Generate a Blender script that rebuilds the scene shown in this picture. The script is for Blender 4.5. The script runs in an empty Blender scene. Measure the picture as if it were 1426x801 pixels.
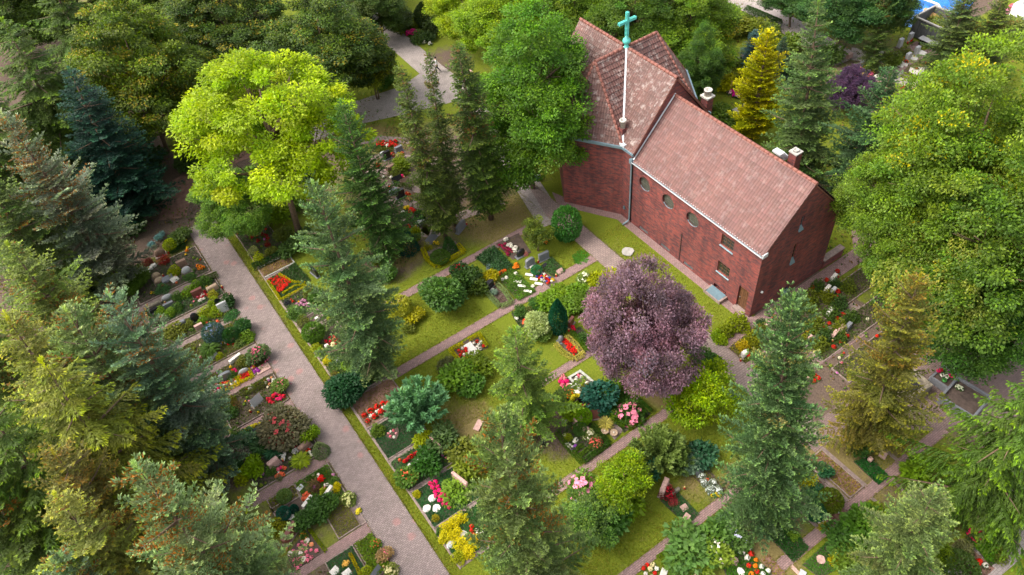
import bpy, bmesh, math, random
import numpy as np
from mathutils import Vector, Matrix
random.seed(11)
PI = math.pi
SC = bpy.context.scene
COL = SC.collection

# ---------------------------------------------------------------- camera (solved from the building's edges)
FOC, CX, CY, CH = 1084.3, 713.0, 400.5, 43.0
def _cam():
    p, r_, y = math.radians(47.76), math.radians(-6.79), math.radians(-29.9)
    d = np.array([0, math.cos(p), -math.sin(p)]); r0 = np.array([1., 0, 0]); u0 = np.cross(r0, d)
    r = math.cos(r_)*r0 + math.sin(r_)*u0; u = -math.sin(r_)*r0 + math.cos(r_)*u0
    M = np.array([[math.cos(y), -math.sin(y), 0], [math.sin(y), math.cos(y), 0], [0, 0, 1.]])
    return M@d, M@r, M@u
CD, CR, CU = _cam()
def G(px, py, z=0.0):
    """ground position (at height z) that was surveyed at this spot of the photograph"""
    v = CD + CR*(px-CX)/FOC - CU*(py-CY)/FOC
    t = (z-CH)/v[2]
    return Vector((v[0]*t, v[1]*t, z))
def PX(p):
    q = np.array([p[0], p[1], p[2]-CH]); k = q@CD
    return CX + FOC*(q@CR)/k, CY - FOC*(q@CU)/k

# ---------------------------------------------------------------- bookkeeping
def tag(o, label=None, cat=None, group=None, kind=None):
    if label: o['label'] = label
    if cat: o['category'] = cat
    if group: o['group'] = group
    if kind: o['kind'] = kind
    return o
def link(o, parent=None):
    COL.objects.link(o)
    if parent is not None: o.parent = parent
    return o
def thing(name, loc, rz=0.0, label=None, cat=None, group=None):
    o = bpy.data.objects.new(name, None); link(o)
    o.location = loc; o.rotation_euler = (0, 0, rz); o.empty_display_size = .2
    return tag(o, label, cat, group)
def mobj(name, me, parent=None, loc=None, rz=None, color=None):
    o = bpy.data.objects.new(name, me); link(o, parent)
    if loc is not None: o.location = loc
    if rz is not None: o.rotation_euler = (0, 0, rz)
    if color is not None: o.color = (*color[:3], 1)
    return o
def children(o): return [c for c in bpy.data.objects if c.parent == o]
KIDS = {}
def copy_thing(src, kids):
    """a copy of a thing and of each of its parts (and sub-parts)"""
    r = src.copy(); COL.objects.link(r)
    for c, sub in kids:
        n = c.copy(); COL.objects.link(n); n.parent = r
        for s in sub:
            m = s.copy(); COL.objects.link(m); m.parent = n
    return r

# ---------------------------------------------------------------- materials
def newmat(name):
    m = bpy.data.materials.new(name); m.use_nodes = True
    nt = m.node_tree; b = nt.nodes['Principled BSDF']
    return m, nt, b
def nd(nt, typ, **kw):
    n = nt.nodes.new(typ)
    for k, v in kw.items(): setattr(n, k, v)
    return n
def L(nt, a, b): nt.links.new(a, b)
def mixc(nt, fac, a, b, blend='MIX'):
    n = nd(nt, 'ShaderNodeMix', data_type='RGBA', blend_type=blend)
    for s, v in ((n.inputs[0], fac), (n.inputs[6], a), (n.inputs[7], b)):
        if isinstance(v, (int, float)): s.default_value = v
        elif isinstance(v, tuple): s.default_value = (*v[:3], 1)
        else: L(nt, v, s)
    return n.outputs[2]
def ramp(nt, fac, stops):
    n = nd(nt, 'ShaderNodeValToRGB'); e = n.color_ramp.elements
    while len(e) < len(stops): e.new(.5)
    for i, (p, c) in enumerate(stops):
        e[i].position = p; e[i].color = (*c, 1) if len(c) == 3 else c
    L(nt, fac, n.inputs[0]); return n.outputs[0]
def noise(nt, vec, scale, detail=4, rough=.6):
    n = nd(nt, 'ShaderNodeTexNoise'); n.inputs['Scale'].default_value = scale
    n.inputs['Detail'].default_value = detail; n.inputs['Roughness'].default_value = rough
    if vec is not None: L(nt, vec, n.inputs['Vector'])
    return n.outputs['Fac']
def bump(nt, b, h, strength=.5, dist=.05):
    n = nd(nt, 'ShaderNodeBump'); n.inputs['Strength'].default_value = strength; n.inputs['Distance'].default_value = dist
    L(nt, h, n.inputs['Height']); L(nt, n.outputs[0], b.inputs['Normal'])
def wpos(nt): return nd(nt, 'ShaderNodeNewGeometry').outputs['Position']
def opos(nt): return nd(nt, 'ShaderNodeTexCoord').outputs['Object']
def uvn(nt): return nd(nt, 'ShaderNodeTexCoord').outputs['UV']
MAT = {}
def plain(name, c, rough=.7, var=.25, scale=6., metal=0., bmp=.3, bscale=None):
    m, nt, b = newmat(name); b.inputs['Roughness'].default_value = rough; b.inputs['Metallic'].default_value = metal
    p = opos(nt); f = noise(nt, p, scale, 5)
    lo = tuple(x*(1-var) for x in c); hi = tuple(min(1, x*(1+var)) for x in c)
    L(nt, ramp(nt, f, [(.3, lo), (.7, hi)]), b.inputs['Base Color'])
    if bmp: bump(nt, b, noise(nt, p, bscale or scale*5, 3), bmp, .02)
    MAT[name] = m; return m

# foliage: object colour times the per-leaf tint; mask = fixed colours (cones, dead twigs, blossom leaves)
def foliage_mat(name, trans=.35, rough=.55, flower=False):
    m, nt, b = newmat(name)
    at = nd(nt, 'ShaderNodeAttribute', attribute_name='Col'); mk = nd(nt, 'ShaderNodeAttribute', attribute_name='mask')
    oi = nd(nt, 'ShaderNodeObjectInfo')
    tint = mixc(nt, 1.0, oi.outputs['Color'], at.outputs['Color'], 'MULTIPLY')
    col = mixc(nt, mk.outputs['Fac'], tint, at.outputs['Color'])
    # large soft variation through the crown: older and younger growth
    f = noise(nt, wpos(nt), .55, 2)
    v = ramp(nt, f, [(.3, (.8, .86, .8)), (.7, (1.2, 1.12, 1.1))])
    col = mixc(nt, 1.0, col, v, 'MULTIPLY')
    hs = nd(nt, 'ShaderNodeHueSaturation'); hs.inputs['Saturation'].default_value = 1.12; hs.inputs['Value'].default_value = 1.1; L(nt, col, hs.inputs['Color']); col = hs.outputs[0]
    L(nt, col, b.inputs['Base Color']); b.inputs['Roughness'].default_value = rough
    b.inputs['Specular IOR Level'].default_value = .35
    t = nd(nt, 'ShaderNodeBsdfTranslucent'); L(nt, mixc(nt, 1.0, col, (1.25, 1.3, .6), 'MULTIPLY') if not flower else col, t.inputs['Color'])
    ms = nd(nt, 'ShaderNodeMixShader'); ms.inputs[0].default_value = trans
    L(nt, b.outputs[0], ms.inputs[1]); L(nt, t.outputs[0], ms.inputs[2])
    L(nt, ms.outputs[0], nt.nodes['Material Output'].inputs['Surface'])
    MAT[name] = m; return m
foliage_mat('foliage', .42); foliage_mat('needles', .32, .6); foliage_mat('blossom', .25, .6, True)

plain('bark', (.13, .085, .055), .9, .4, 9); plain('pale_bark', (.36, .33, .29), .85, .45, 5)
plain('soil', (.085, .06, .048), .95, .4, 3, bmp=.8); plain('red_soil', (.19, .105, .08), .95, .35, 2.5, bmp=.8)
plain('grave_gravel', (.22, .165, .15), .95, .3, 5, bmp=.9, bscale=40)
plain('kerb_stone', (.25, .19, .17), .85, .3, 6)
plain('pale_kerb', (.40, .41, .36), .85, .25, 6)
plain('granite_black', (.022, .022, .026), .25, .4, 30, bmp=.05); plain('granite_grey', (.17, .18, .20), .4, .35, 30, bmp=.1)
plain('granite_light', (.46, .47, .48), .5, .2, 25, bmp=.1); plain('sandstone', (.40, .29, .20), .8, .3, 8)
plain('stone_pink', (.47, .30, .26), .7, .28, 8); plain('stone_red', (.17, .055, .042), .35, .35, 20, bmp=.1)
plain('stone_brown', (.24, .15, .11), .75, .35, 7); plain('stone_white', (.66, .63, .58), .7, .18, 10)
plain('zinc', (.20, .29, .34), .45, .2, 3, .35, bmp=0); plain('zinc_white', (.62, .65, .68), .4, .12, 3, .2, bmp=0)
plain('patina', (.10, .50, .44), .55, .3, 4); plain('wood_brown', (.13, .058, .026), .6, .35, 4)
plain('frame_wood', (.10, .05, .028), .55, .3, 5); plain('chimney_cap', (.50, .48, .43), .8, .3, 5)
plain('plaster', (.42, .35, .29), .9, .25, 2); plain('hip_tile', (.21, .08, .06), .7, .3, 6)
plain('concrete_dark', (.10, .105, .11), .85, .3, 2); plain('concrete', (.33, .32, .30), .9, .25, 3)
plain('lid_blue', (.10, .165, .20), .5, .2, 3, bmp=.1); plain('tarp_blue', (.02, .16, .50), .4, .3, 2); plain('log_wood', (.48, .30, .12), .8, .3, 5)
plain('moss_stone', (.19, .165, .125), .9, .45, 4); plain('white_plastic', (.75, .75, .75), .5, .06, 3, bmp=0)
plain('terracotta', (.45, .24, .14), .8, .2, 6); plain('tank_white', (.7, .72, .74), .5, .15, 2, bmp=0)
plain('skin', (.50, .30, .22), .6, .08, 4, bmp=0); plain('hair_dark', (.02, .016, .013), .6, .3, 20); plain('shirt_white', (.74, .74, .75), .85, .08, 4)
plain('trousers_dark', (.03, .035, .06), .85, .25, 5)

def glass_mat():
    m, nt, b = newmat('window_glass'); b.inputs['Base Color'].default_value = (.022, .028, .024, 1); b.inputs['Roughness'].default_value = .12
    bump(nt, b, noise(nt, opos(nt), 4, 2), .15, .02); MAT['window_glass'] = m
    m, nt, b = newmat('leaded_glass'); b.inputs['Roughness'].default_value = .35
    br = nd(nt, 'ShaderNodeTexBrick'); br.inputs['Scale'].default_value = 1; br.inputs['Brick Width'].default_value = .16; br.inputs['Row Height'].default_value = .2
    br.inputs['Mortar Size'].default_value = .012; br.offset = 0
    br.inputs['Color1'].default_value = (.07, .075, .055, 1); br.inputs['Color2'].default_value = (.12, .12, .10, 1); br.inputs['Mortar'].default_value = (.02, .02, .02, 1)
    L(nt, uvn(nt), br.inputs['Vector']); L(nt, br.outputs['Color'], b.inputs['Base Color']); MAT['leaded_glass'] = m
glass_mat()

def brick_mat():
    m, nt, b = newmat('brick'); b.inputs['Roughness'].default_value = .8
    uv = uvn(nt)
    br = nd(nt, 'ShaderNodeTexBrick'); br.inputs['Scale'].default_value = 1
    br.inputs['Brick Width'].default_value = .26; br.inputs['Row Height'].default_value = .085; br.inputs['Mortar Size'].default_value = .009
    br.inputs['Bias'].default_value = 0.05
    br.inputs['Color1'].default_value = (.34, .066, .05, 1); br.inputs['Color2'].default_value = (.14, .044, .042, 1); br.inputs['Mortar'].default_value = (.15, .085, .075, 1)
    L(nt, uv, br.inputs['Vector'])
    # every third course laid as dark headers, and irregular kiln-dark stretches
    mp = nd(nt, 'ShaderNodeMapping'); mp.inputs['Scale'].default_value = (1.1, 3.0, 1); L(nt, uv, mp.inputs[0])
    f = noise(nt, mp.outputs[0], 1.6, 4, .65)
    c = mixc(nt, ramp(nt, f, [(.44, (0, 0, 0)), (.62, (.74, .74, .74))]), br.outputs['Color'], (.062, .033, .043))
    f2 = noise(nt, uv, .35, 3)
    c = mixc(nt, 1.0, c, ramp(nt, f2, [(.3, (.78, .78, .82)), (.7, (1.25, 1.18, 1.12))]), 'MULTIPLY')
    m2 = nd(nt, 'ShaderNodeMapping'); m2.inputs['Scale'].default_value = (1.4, .16, 1); L(nt, uv, m2.inputs[0])
    c = mixc(nt, 1.0, c, ramp(nt, noise(nt, m2.outputs[0], 1.2, 5, .7), [(.32, (.66, .66, .7)), (.68, (1.22, 1.18, 1.14))]), 'MULTIPLY')
    c = mixc(nt, ramp(nt, noise(nt, uv, .9, 5, .7), [(.6, (0, 0, 0)), (.8, (.35, .35, .35))]), c, (.30, .19, .16))
    L(nt, c, b.inputs['Base Color']); bump(nt, b, br.outputs['Fac'], -.4, .01); MAT['brick'] = m
brick_mat()

def tile_mat(name, c, lichen):
    m, nt, b = newmat(name); b.inputs['Roughness'].default_value = .62
    at = nd(nt, 'ShaderNodeAttribute', attribute_name='Col')
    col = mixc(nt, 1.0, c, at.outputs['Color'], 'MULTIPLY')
    p = wpos(nt)
    f = noise(nt, p, 2.2, 6, .7)
    col = mixc(nt, ramp(nt, f, [(.52, (0, 0, 0)), (.75, (lichen,)*3)]), col, (.50, .46, .43))
    f2 = noise(nt, p, .5, 3)
    col = mixc(nt, 1.0, col, ramp(nt, f2, [(.3, (.82, .82, .84)), (.7, (1.15, 1.12, 1.1))]), 'MULTIPLY')
    L(nt, col, b.inputs['Base Color']); MAT[name] = m
tile_mat('tile_nave', (.150, .066, .057), .2); tile_mat('tile_crossing', (.128, .060, .05), .65)

def paver(name, c1, c2, mort, w, h, spots=False, rot=0.0, dirt=(.10, .09, .075)):
    m, nt, b = newmat(name); b.inputs['Roughness'].default_value = .85
    p = wpos(nt)
    mp = nd(nt, 'ShaderNodeMapping'); mp.inputs['Rotation'].default_value = (0, 0, rot); L(nt, p, mp.inputs[0])
    br = nd(nt, 'ShaderNodeTexBrick'); br.inputs['Scale'].default_value = 1
    br.inputs['Brick Width'].default_value = w; br.inputs['Row Height'].default_value = h; br.inputs['Mortar Size'].default_value = .014
    br.inputs['Color1'].default_value = (*c1, 1); br.inputs['Color2'].default_value = (*c2, 1); br.inputs['Mortar'].default_value = (*mort, 1)
    L(nt, mp.outputs[0], br.inputs['Vector'])
    col = br.outputs['Color']
    if spots:   # scattered rosettes of red setts
        vo = nd(nt, 'ShaderNodeTexVoronoi'); vo.inputs['Scale'].default_value = .95; vo.inputs['Randomness'].default_value = .75
        wn = nd(nt, 'ShaderNodeMapping'); wn.inputs['Rotation'].default_value = (0, 0, .5); L(nt, p, wn.inputs[0])
        L(nt, wn.outputs[0], vo.inputs['Vector'])
        add = nd(nt, 'ShaderNodeMath', operation='ADD'); L(nt, vo.outputs['Distance'], add.inputs[0])
        sc = nd(nt, 'ShaderNodeMath', operation='MULTIPLY'); L(nt, noise(nt, p, 5, 2), sc.inputs[0]); sc.inputs[1].default_value = .22
        L(nt, sc.outputs[0], add.inputs[1])
        col = mixc(nt, ramp(nt, add.outputs[0], [(.28, (.38, .38, .38)), (.40, (0, 0, 0))]), col, (.42, .17, .16))
    f = noise(nt, p, .8, 5, .65)
    col = mixc(nt, ramp(nt, f, [(.48, (0, 0, 0)), (.8, (.55, .55, .55))]), col, dirt)
    f3 = noise(nt, p, 7, 4, .7)
    col = mixc(nt, 1.0, col, ramp(nt, f3, [(.3, (.74, .74, .74)), (.7, (1.18, 1.18, 1.18))]), 'MULTIPLY')
    L(nt, col, b.inputs['Base Color']); bump(nt, b, br.outputs['Fac'], -.5, .012); MAT[name] = m
paver('paver_main', (.30, .238, .228), (.225, .175, .17), (.125, .098, .092), .22, .11, True)
paver('paver_chapel', (.30, .225, .205), (.245, .18, .165), (.12, .10, .085), .24, .16)
paver('paver_small', (.32, .20, .19), (.245, .15, .145), (.14, .10, .09), .22, .11)
paver('paver_grey', (.33, .29, .275), (.29, .25, .24), (.21, .18, .165), .3, .15)
paver('paver_dark', (.24, .165, .15), (.185, .125, .115), (.10, .075, .065), .22, .11)

def ground_mat():
    m, nt, b = newmat('ground_soil_grass'); b.inputs['Roughness'].default_value = .95; b.inputs['Specular IOR Level'].default_value = .1
    p = wpos(nt)
    at = nd(nt, 'ShaderNodeAttribute', attribute_name='Col')   # R grass, G dry, B litter
    sx = nd(nt, 'ShaderNodeSeparateColor'); L(nt, at.outputs['Color'], sx.inputs[0])
    n1 = noise(nt, p, 1.3, 6, .7); n2 = noise(nt, p, 9, 5, .75); n3 = noise(nt, p, .35, 3)
    grass = ramp(nt, n2, [(.25, (.06, .092, .010)), (.5, (.135, .17, .015)), (.78, (.235, .245, .03))])
    grass = mixc(nt, ramp(nt, n3, [(.35, (0, 0, 0)), (.65, (.5, .5, .5))]), grass, (.12, .16, .015))
    dry = ramp(nt, n2, [(.3, (.12, .095, .035)), (.7, (.245, .195, .08))])
    soil = ramp(nt, n2, [(.3, (.06, .043, .034)), (.55, (.13, .095, .075)), (.8, (.21, .16, .125))])
    def soft(ch, amt):
        a = nd(nt, 'ShaderNodeMath', operation='MULTIPLY_ADD'); L(nt, n1, a.inputs[0]); a.inputs[1].default_value = amt; a.inputs[2].default_value = -amt*.5
        s = nd(nt, 'ShaderNodeMath', operation='ADD'); L(nt, a.outputs[0], s.inputs[0]); L(nt, ch, s.inputs[1])
        r = nd(nt, 'ShaderNodeMapRange'); L(nt, s.outputs[0], r.inputs[0]); r.inputs[1].default_value = .3; r.inputs[2].default_value = .7
        return r.outputs[0]
    c = mixc(nt, soft(sx.outputs[0], 1.0), soil, grass)
    c = mixc(nt, soft(sx.outputs[1], 1.3), c, dry)
    L(nt, c, b.inputs['Base Color']); bump(nt, b, n2, .7, .05); MAT['ground'] = m
ground_mat()

# ---------------------------------------------------------------- mesh helpers
def auto_uv(me):
    """box-projected UVs in metres: along the face, up the face"""
    n = len(me.loops); lv = np.zeros(n, np.int32); me.loops.foreach_get('vertex_index', lv)
    co = np.zeros(len(me.vertices)*3); me.vertices.foreach_get('co', co); co = co.reshape(-1, 3)
    nf = len(me.polygons); nr = np.zeros(nf*3); me.polygons.foreach_get('normal', nr); nr = nr.reshape(-1, 3)
    tot = np.zeros(nf, np.int32); me.polygons.foreach_get('loop_total', tot)
    N = np.repeat(nr, tot, axis=0)
    T = np.stack([-N[:, 1], N[:, 0], np.zeros(n)], 1); ln = np.linalg.norm(T, axis=1)
    T[ln < .05] = (1, 0, 0); T /= np.linalg.norm(T, axis=1)[:, None]
    B = np.cross(N, T); P = co[lv]
    uv = np.stack([(P*T).sum(1), (P*B).sum(1)], 1).astype(np.float32)
    if not me.uv_layers: me.uv_layers.new(name='UVMap')
    me.uv_layers[0].data.foreach_set('uv', uv.ravel())
class MB:
    def __init__(s): s.bm = bmesh.new()
    def box(s, x0, y0, z0, x1, y1, z1, bev=0.0, mat=0):
        vs = [s.bm.verts.new((x, y, z)) for z in (z0, z1) for x, y in ((x0, y0), (x1, y0), (x1, y1), (x0, y1))]
        fs = [s.bm.faces.new([vs[i] for i in f]) for f in ((3, 2, 1, 0), (4, 5, 6, 7), (0, 1, 5, 4), (1, 2, 6, 5), (2, 3, 7, 6), (3, 0, 4, 7))]
        for f in fs: f.material_index = mat
        if bev:
            es = list({e for f in fs for e in f.edges})
            r = bmesh.ops.bevel(s.bm, geom=es, offset=bev, segments=2, affect='EDGES', profile=.6)
            for f in r['faces']: f.material_index = mat
        return s
    def prism(s, pts, z0, z1, mat=0, top=None):
        a = sum(pts[i][0]*pts[(i+1) % len(pts)][1] - pts[(i+1) % len(pts)][0]*pts[i][1] for i in range(len(pts)))
        if a < 0: pts = pts[::-1]
        lo = [s.bm.verts.new((p[0], p[1], z0)) for p in pts]; hi = [s.bm.verts.new((p[0], p[1], z1)) for p in pts]
        n = len(pts); fs = [s.bm.faces.new(lo[::-1]), s.bm.faces.new(hi)]
        for i in range(n): fs.append(s.bm.faces.new((lo[i], lo[(i+1) % n], hi[(i+1) % n], hi[i])))
        for f in fs: f.material_index = mat
        return s
    def face(s, pts, mat=0):
        f = s.bm.faces.new([s.bm.verts.new(p) for p in pts]); f.material_index = mat; return s
    def solid(s, verts, faces, mat=0):
        vs = [s.bm.verts.new(v) for v in verts]
        for f in faces: s.bm.faces.new([vs[i] for i in f]).material_index = mat
        return s
    def tube(s, path, rad, n=8, mat=0, cap=True):
        path = [Vector(p) for p in path]
        if not isinstance(rad, (list, tuple)): rad = [rad]*len(path)
        rings = []
        for i, p in enumerate(path):
            t = (path[min(i+1, len(path)-1)] - path[max(i-1, 0)]).normalized()
            a = t.orthogonal().normalized() if i == 0 else (pa - t*pa.dot(t)).normalized()
            pa = a; b = t.cross(a)
            rings.append([s.bm.verts.new(p + (a*math.cos(2*PI*k/n) + b*math.sin(2*PI*k/n))*rad[i]) for k in range(n)])
        for r0, r1 in zip(rings, rings[1:]):
            for k in range(n):
                f = s.bm.faces.new((r0[k], r0[(k+1) % n], r1[(k+1) % n], r1[k])); f.material_index = mat; f.smooth = True
        if cap:
            s.bm.faces.new(rings[0][::-1]).material_index = mat; s.bm.faces.new(rings[-1]).material_index = mat
        return s
    def lathe(s, prof, n=14, c=(0, 0, 0), mat=0):
        rings = [[s.bm.verts.new((c[0]+r*math.cos(2*PI*k/n), c[1]+r*math.sin(2*PI*k/n), c[2]+z)) for k in range(n)] for r, z in prof]
        for r0, r1 in zip(rings, rings[1:]):
            for k in range(n):
                f = s.bm.faces.new((r0[k], r0[(k+1) % n], r1[(k+1) % n], r1[k])); f.material_index = mat; f.smooth = True
        s.bm.faces.new(rings[0][::-1]).material_index = mat; s.bm.faces.new(rings[-1]).material_index = mat
        return s
    def rough(s, amt, seed=0):
        rr = random.Random(seed)
        for v in s.bm.verts: v.co += Vector((rr.uniform(-1, 1), rr.uniform(-1, 1), rr.uniform(-1, 1)))*amt
        return s
    def mesh(s, name, mats):
        me = bpy.data.meshes.new(name); bmesh.ops.recalc_face_normals(s.bm, faces=s.bm.faces[:]); s.bm.to_mesh(me); s.bm.free()
        for m in (mats if isinstance(mats, (list, tuple)) else [mats]): me.materials.append(MAT[m] if isinstance(m, str) else m)
        auto_uv(me); return me
    def build(s, name, mats, parent=None, loc=None, rz=None): return mobj(name, s.mesh(name, mats), parent, loc, rz)

def norm(a): return a/np.maximum(np.linalg.norm(a, axis=-1, keepdims=True), 1e-9)
def leaf_mesh(name, C, A, W, LN, col, mask, mat, up=None, rng=None):
    """N rhombic leaves / needle tufts as one mesh; C base, A axis, W width, LN length"""
    N = len(C); A = norm(A)
    if up is None: up = np.array([0, 0, 1.]) + rng.normal(0, .45, (N, 3))
    S = norm(np.cross(A, up)); U = np.cross(S, A)
    W = np.asarray(W).reshape(-1, 1); LN = np.asarray(LN).reshape(-1, 1)
    mid = C + A*LN*.5
    V = np.stack([C, mid + S*W*.5 + U*W*.12, C + A*LN - U*W*.1, mid - S*W*.5 + U*W*.12], 1).reshape(-1, 3).astype(np.float32)
    me = bpy.data.meshes.new(name)
    me.vertices.add(4*N); me.vertices.foreach_set('co', V.ravel())
    me.loops.add(4*N); me.loops.foreach_set('vertex_index', np.arange(4*N, dtype=np.int32))
    me.polygons.add(N); me.polygons.foreach_set('loop_start', np.arange(0, 4*N, 4, dtype=np.int32))
    me.update(calc_edges=True)
    ca = me.color_attributes.new('Col', 'FLOAT_COLOR', 'POINT')
    c4 = np.ones((N, 4), np.float32); c4[:, :3] = col; ca.data.foreach_set('color', np.repeat(c4, 4, axis=0).ravel())
    ma = me.attributes.new('mask', 'FLOAT', 'POINT'); ma.data.foreach_set('value', np.repeat(np.broadcast_to(np.asarray(mask, np.float32), (N,)), 4))
    me.materials.append(MAT[mat]); return me
# ================================================================ vegetation prototypes
def conifer(name, seed, H=14., R=2.8, z0=.05, whorls=34, per=8, shape=.85, a0=.7, a1=-.25, b=.12, twig=.5, ang=55,
            tw_sp=.24, tf_sp=.12, tl=.19, tw=.075, hang=.12, tip=(1.35, 1.3, 1.15), brown=0., brown_c=(.26, .12, .035),
            jit=.22, spread=.45, lift=.3, thin=1.0, dens=1.75, whorled=0, trunk_r=.2, bent=0.):
    r = np.random.default_rng(seed)
    tf_sp /= dens; Cs, As, Ls, Ws, Cl, Mk = [], [], [], [], [], []
    limb = MB(); k = 0
    for i in range(whorls):
        for j in range(per):
            s = min(.995, (i + (r.uniform(.4, .6) if whorled else r.uniform(0, 1)))/whorls); z = H*(z0 + (1-z0)*s)
            k += 1; az = k*2.39996 + r.normal(0, .25)
            Lb = R*(1-s)**shape*min(1, .55 + 2.6*s)*(1 + r.normal(0, jit)*.8) + .16
            if Lb < .1: Lb = .1
            if r.uniform() > thin: continue
            a = a1 + (a0-a1)*s**1.3 + r.normal(0, .10); bb = b*(1-.5*s) + r.normal(0, .05)
            dh = np.array([math.cos(az), math.sin(az), 0.]); ds = np.array([-math.sin(az), math.cos(az), 0.]); up = np.array([0, 0, 1.])
            t = np.arange(min(.25, .12/Lb+.05), 1.0, tw_sp/Lb); t = t + r.normal(0, .02, len(t))
            if len(t) == 0: t = np.array([.6])
            base = np.array([0, 0, z])
            Pn = base + dh*(Lb*t)[:, None] + up*(Lb*(a*t + bb*t*t))[:, None]
            F = norm(dh + up*(a + 2*bb*t)[:, None])
            bt = r.uniform(.78, 1.2)*np.array([1, 1, 1.]) + r.normal(0, .04, 3)
            br = r.uniform() < brown*.55 if s > .45 else False
            if Lb > .9 and i % 2 == 0 and j % 2 == 0:
                tt = [0, .4, .8]
                limb.tube([base + dh*Lb*q + up*Lb*(a*q + bb*q*q) for q in tt], [.03+.02*Lb, .02+.01*Lb, .01], 4)
            for sd in (-1, 1):
                l = np.clip(twig*Lb*(1-t) + .13, .12, 1.3)*r.uniform(.7, 1.25, len(t))
                an = math.radians(ang) + r.normal(0, .15, len(t))
                D = norm(F*np.cos(an)[:, None] + ds*sd*np.sin(an)[:, None] + up*(-hang + r.normal(0, .10, len(t)))[:, None])
                K = int(max(1, np.ceil(l.max()/tf_sp)))
                q = (np.arange(K) + .3)*tf_sp
                q2 = q[None, :] + r.uniform(-.3, .3, (len(t), K))*tf_sp
                ok = q2 < l[:, None]
                P = Pn[:, None, :] + D[:, None, :]*q2[..., None] + up*(-(hang*.5)*q2**2)[..., None]
                fr = q2/l[:, None]*.6 + t[:, None]*.4
                for ss in (-1, 1):
                    nrm = np.cross(D, up)
                    A = D[:, None, :] + ss*spread*nrm[:, None, :] + up*(lift + r.normal(0, .22, q2.shape))[..., None] + r.normal(0, .15, q2.shape + (3,))
                    m = ok
                    n = int(m.sum())
                    if not n: continue
                    Cs.append(P[m]); As.append(A[m]); Ls.append(tl*r.uniform(.7, 1.3, n)); Ws.append(tw*r.uniform(.7, 1.3, n))
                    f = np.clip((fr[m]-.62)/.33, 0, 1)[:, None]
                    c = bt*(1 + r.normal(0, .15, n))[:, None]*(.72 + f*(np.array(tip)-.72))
                    mk = np.zeros(n)
                    if br:
                        h = r.uniform(size=n) < .42; c[h] = np.array(brown_c)*r.uniform(.6, 1.3, (int(h.sum()), 1)); mk[h] = 1
                    Cl.append(c); Mk.append(mk)
    # leader
    n = 90; zz = H*(1 + .015) - r.uniform(0, 1, n)**1.5*.08*H; az = r.uniform(0, 2*PI, n)
    Cs.append(np.stack([0*zz, 0*zz, zz], 1)); As.append(np.stack([np.cos(az), np.sin(az), 1.1 + 0*az], 1)); Ls.append(np.full(n, tl*1.2)); Ws.append(np.full(n, tw)); Cl.append(np.tile(np.array(tip), (n, 1))); Mk.append(np.zeros(n))
    C = np.concatenate(Cs); A = np.concatenate(As)
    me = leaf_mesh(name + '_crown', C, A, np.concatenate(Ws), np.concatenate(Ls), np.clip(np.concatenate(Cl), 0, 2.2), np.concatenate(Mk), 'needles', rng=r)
    limb.tube([(0, 0, -.3), (0, 0, H*.3), (0, 0, H*.7), (0, 0, H*.985)], [trunk_r, trunk_r*.75, trunk_r*.4, .015], 8)
    tr = limb.mesh(name + '_trunk', 'bark')
    return dict(crown=me, trunk=tr, H=H, R=R, n=len(C))

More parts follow.
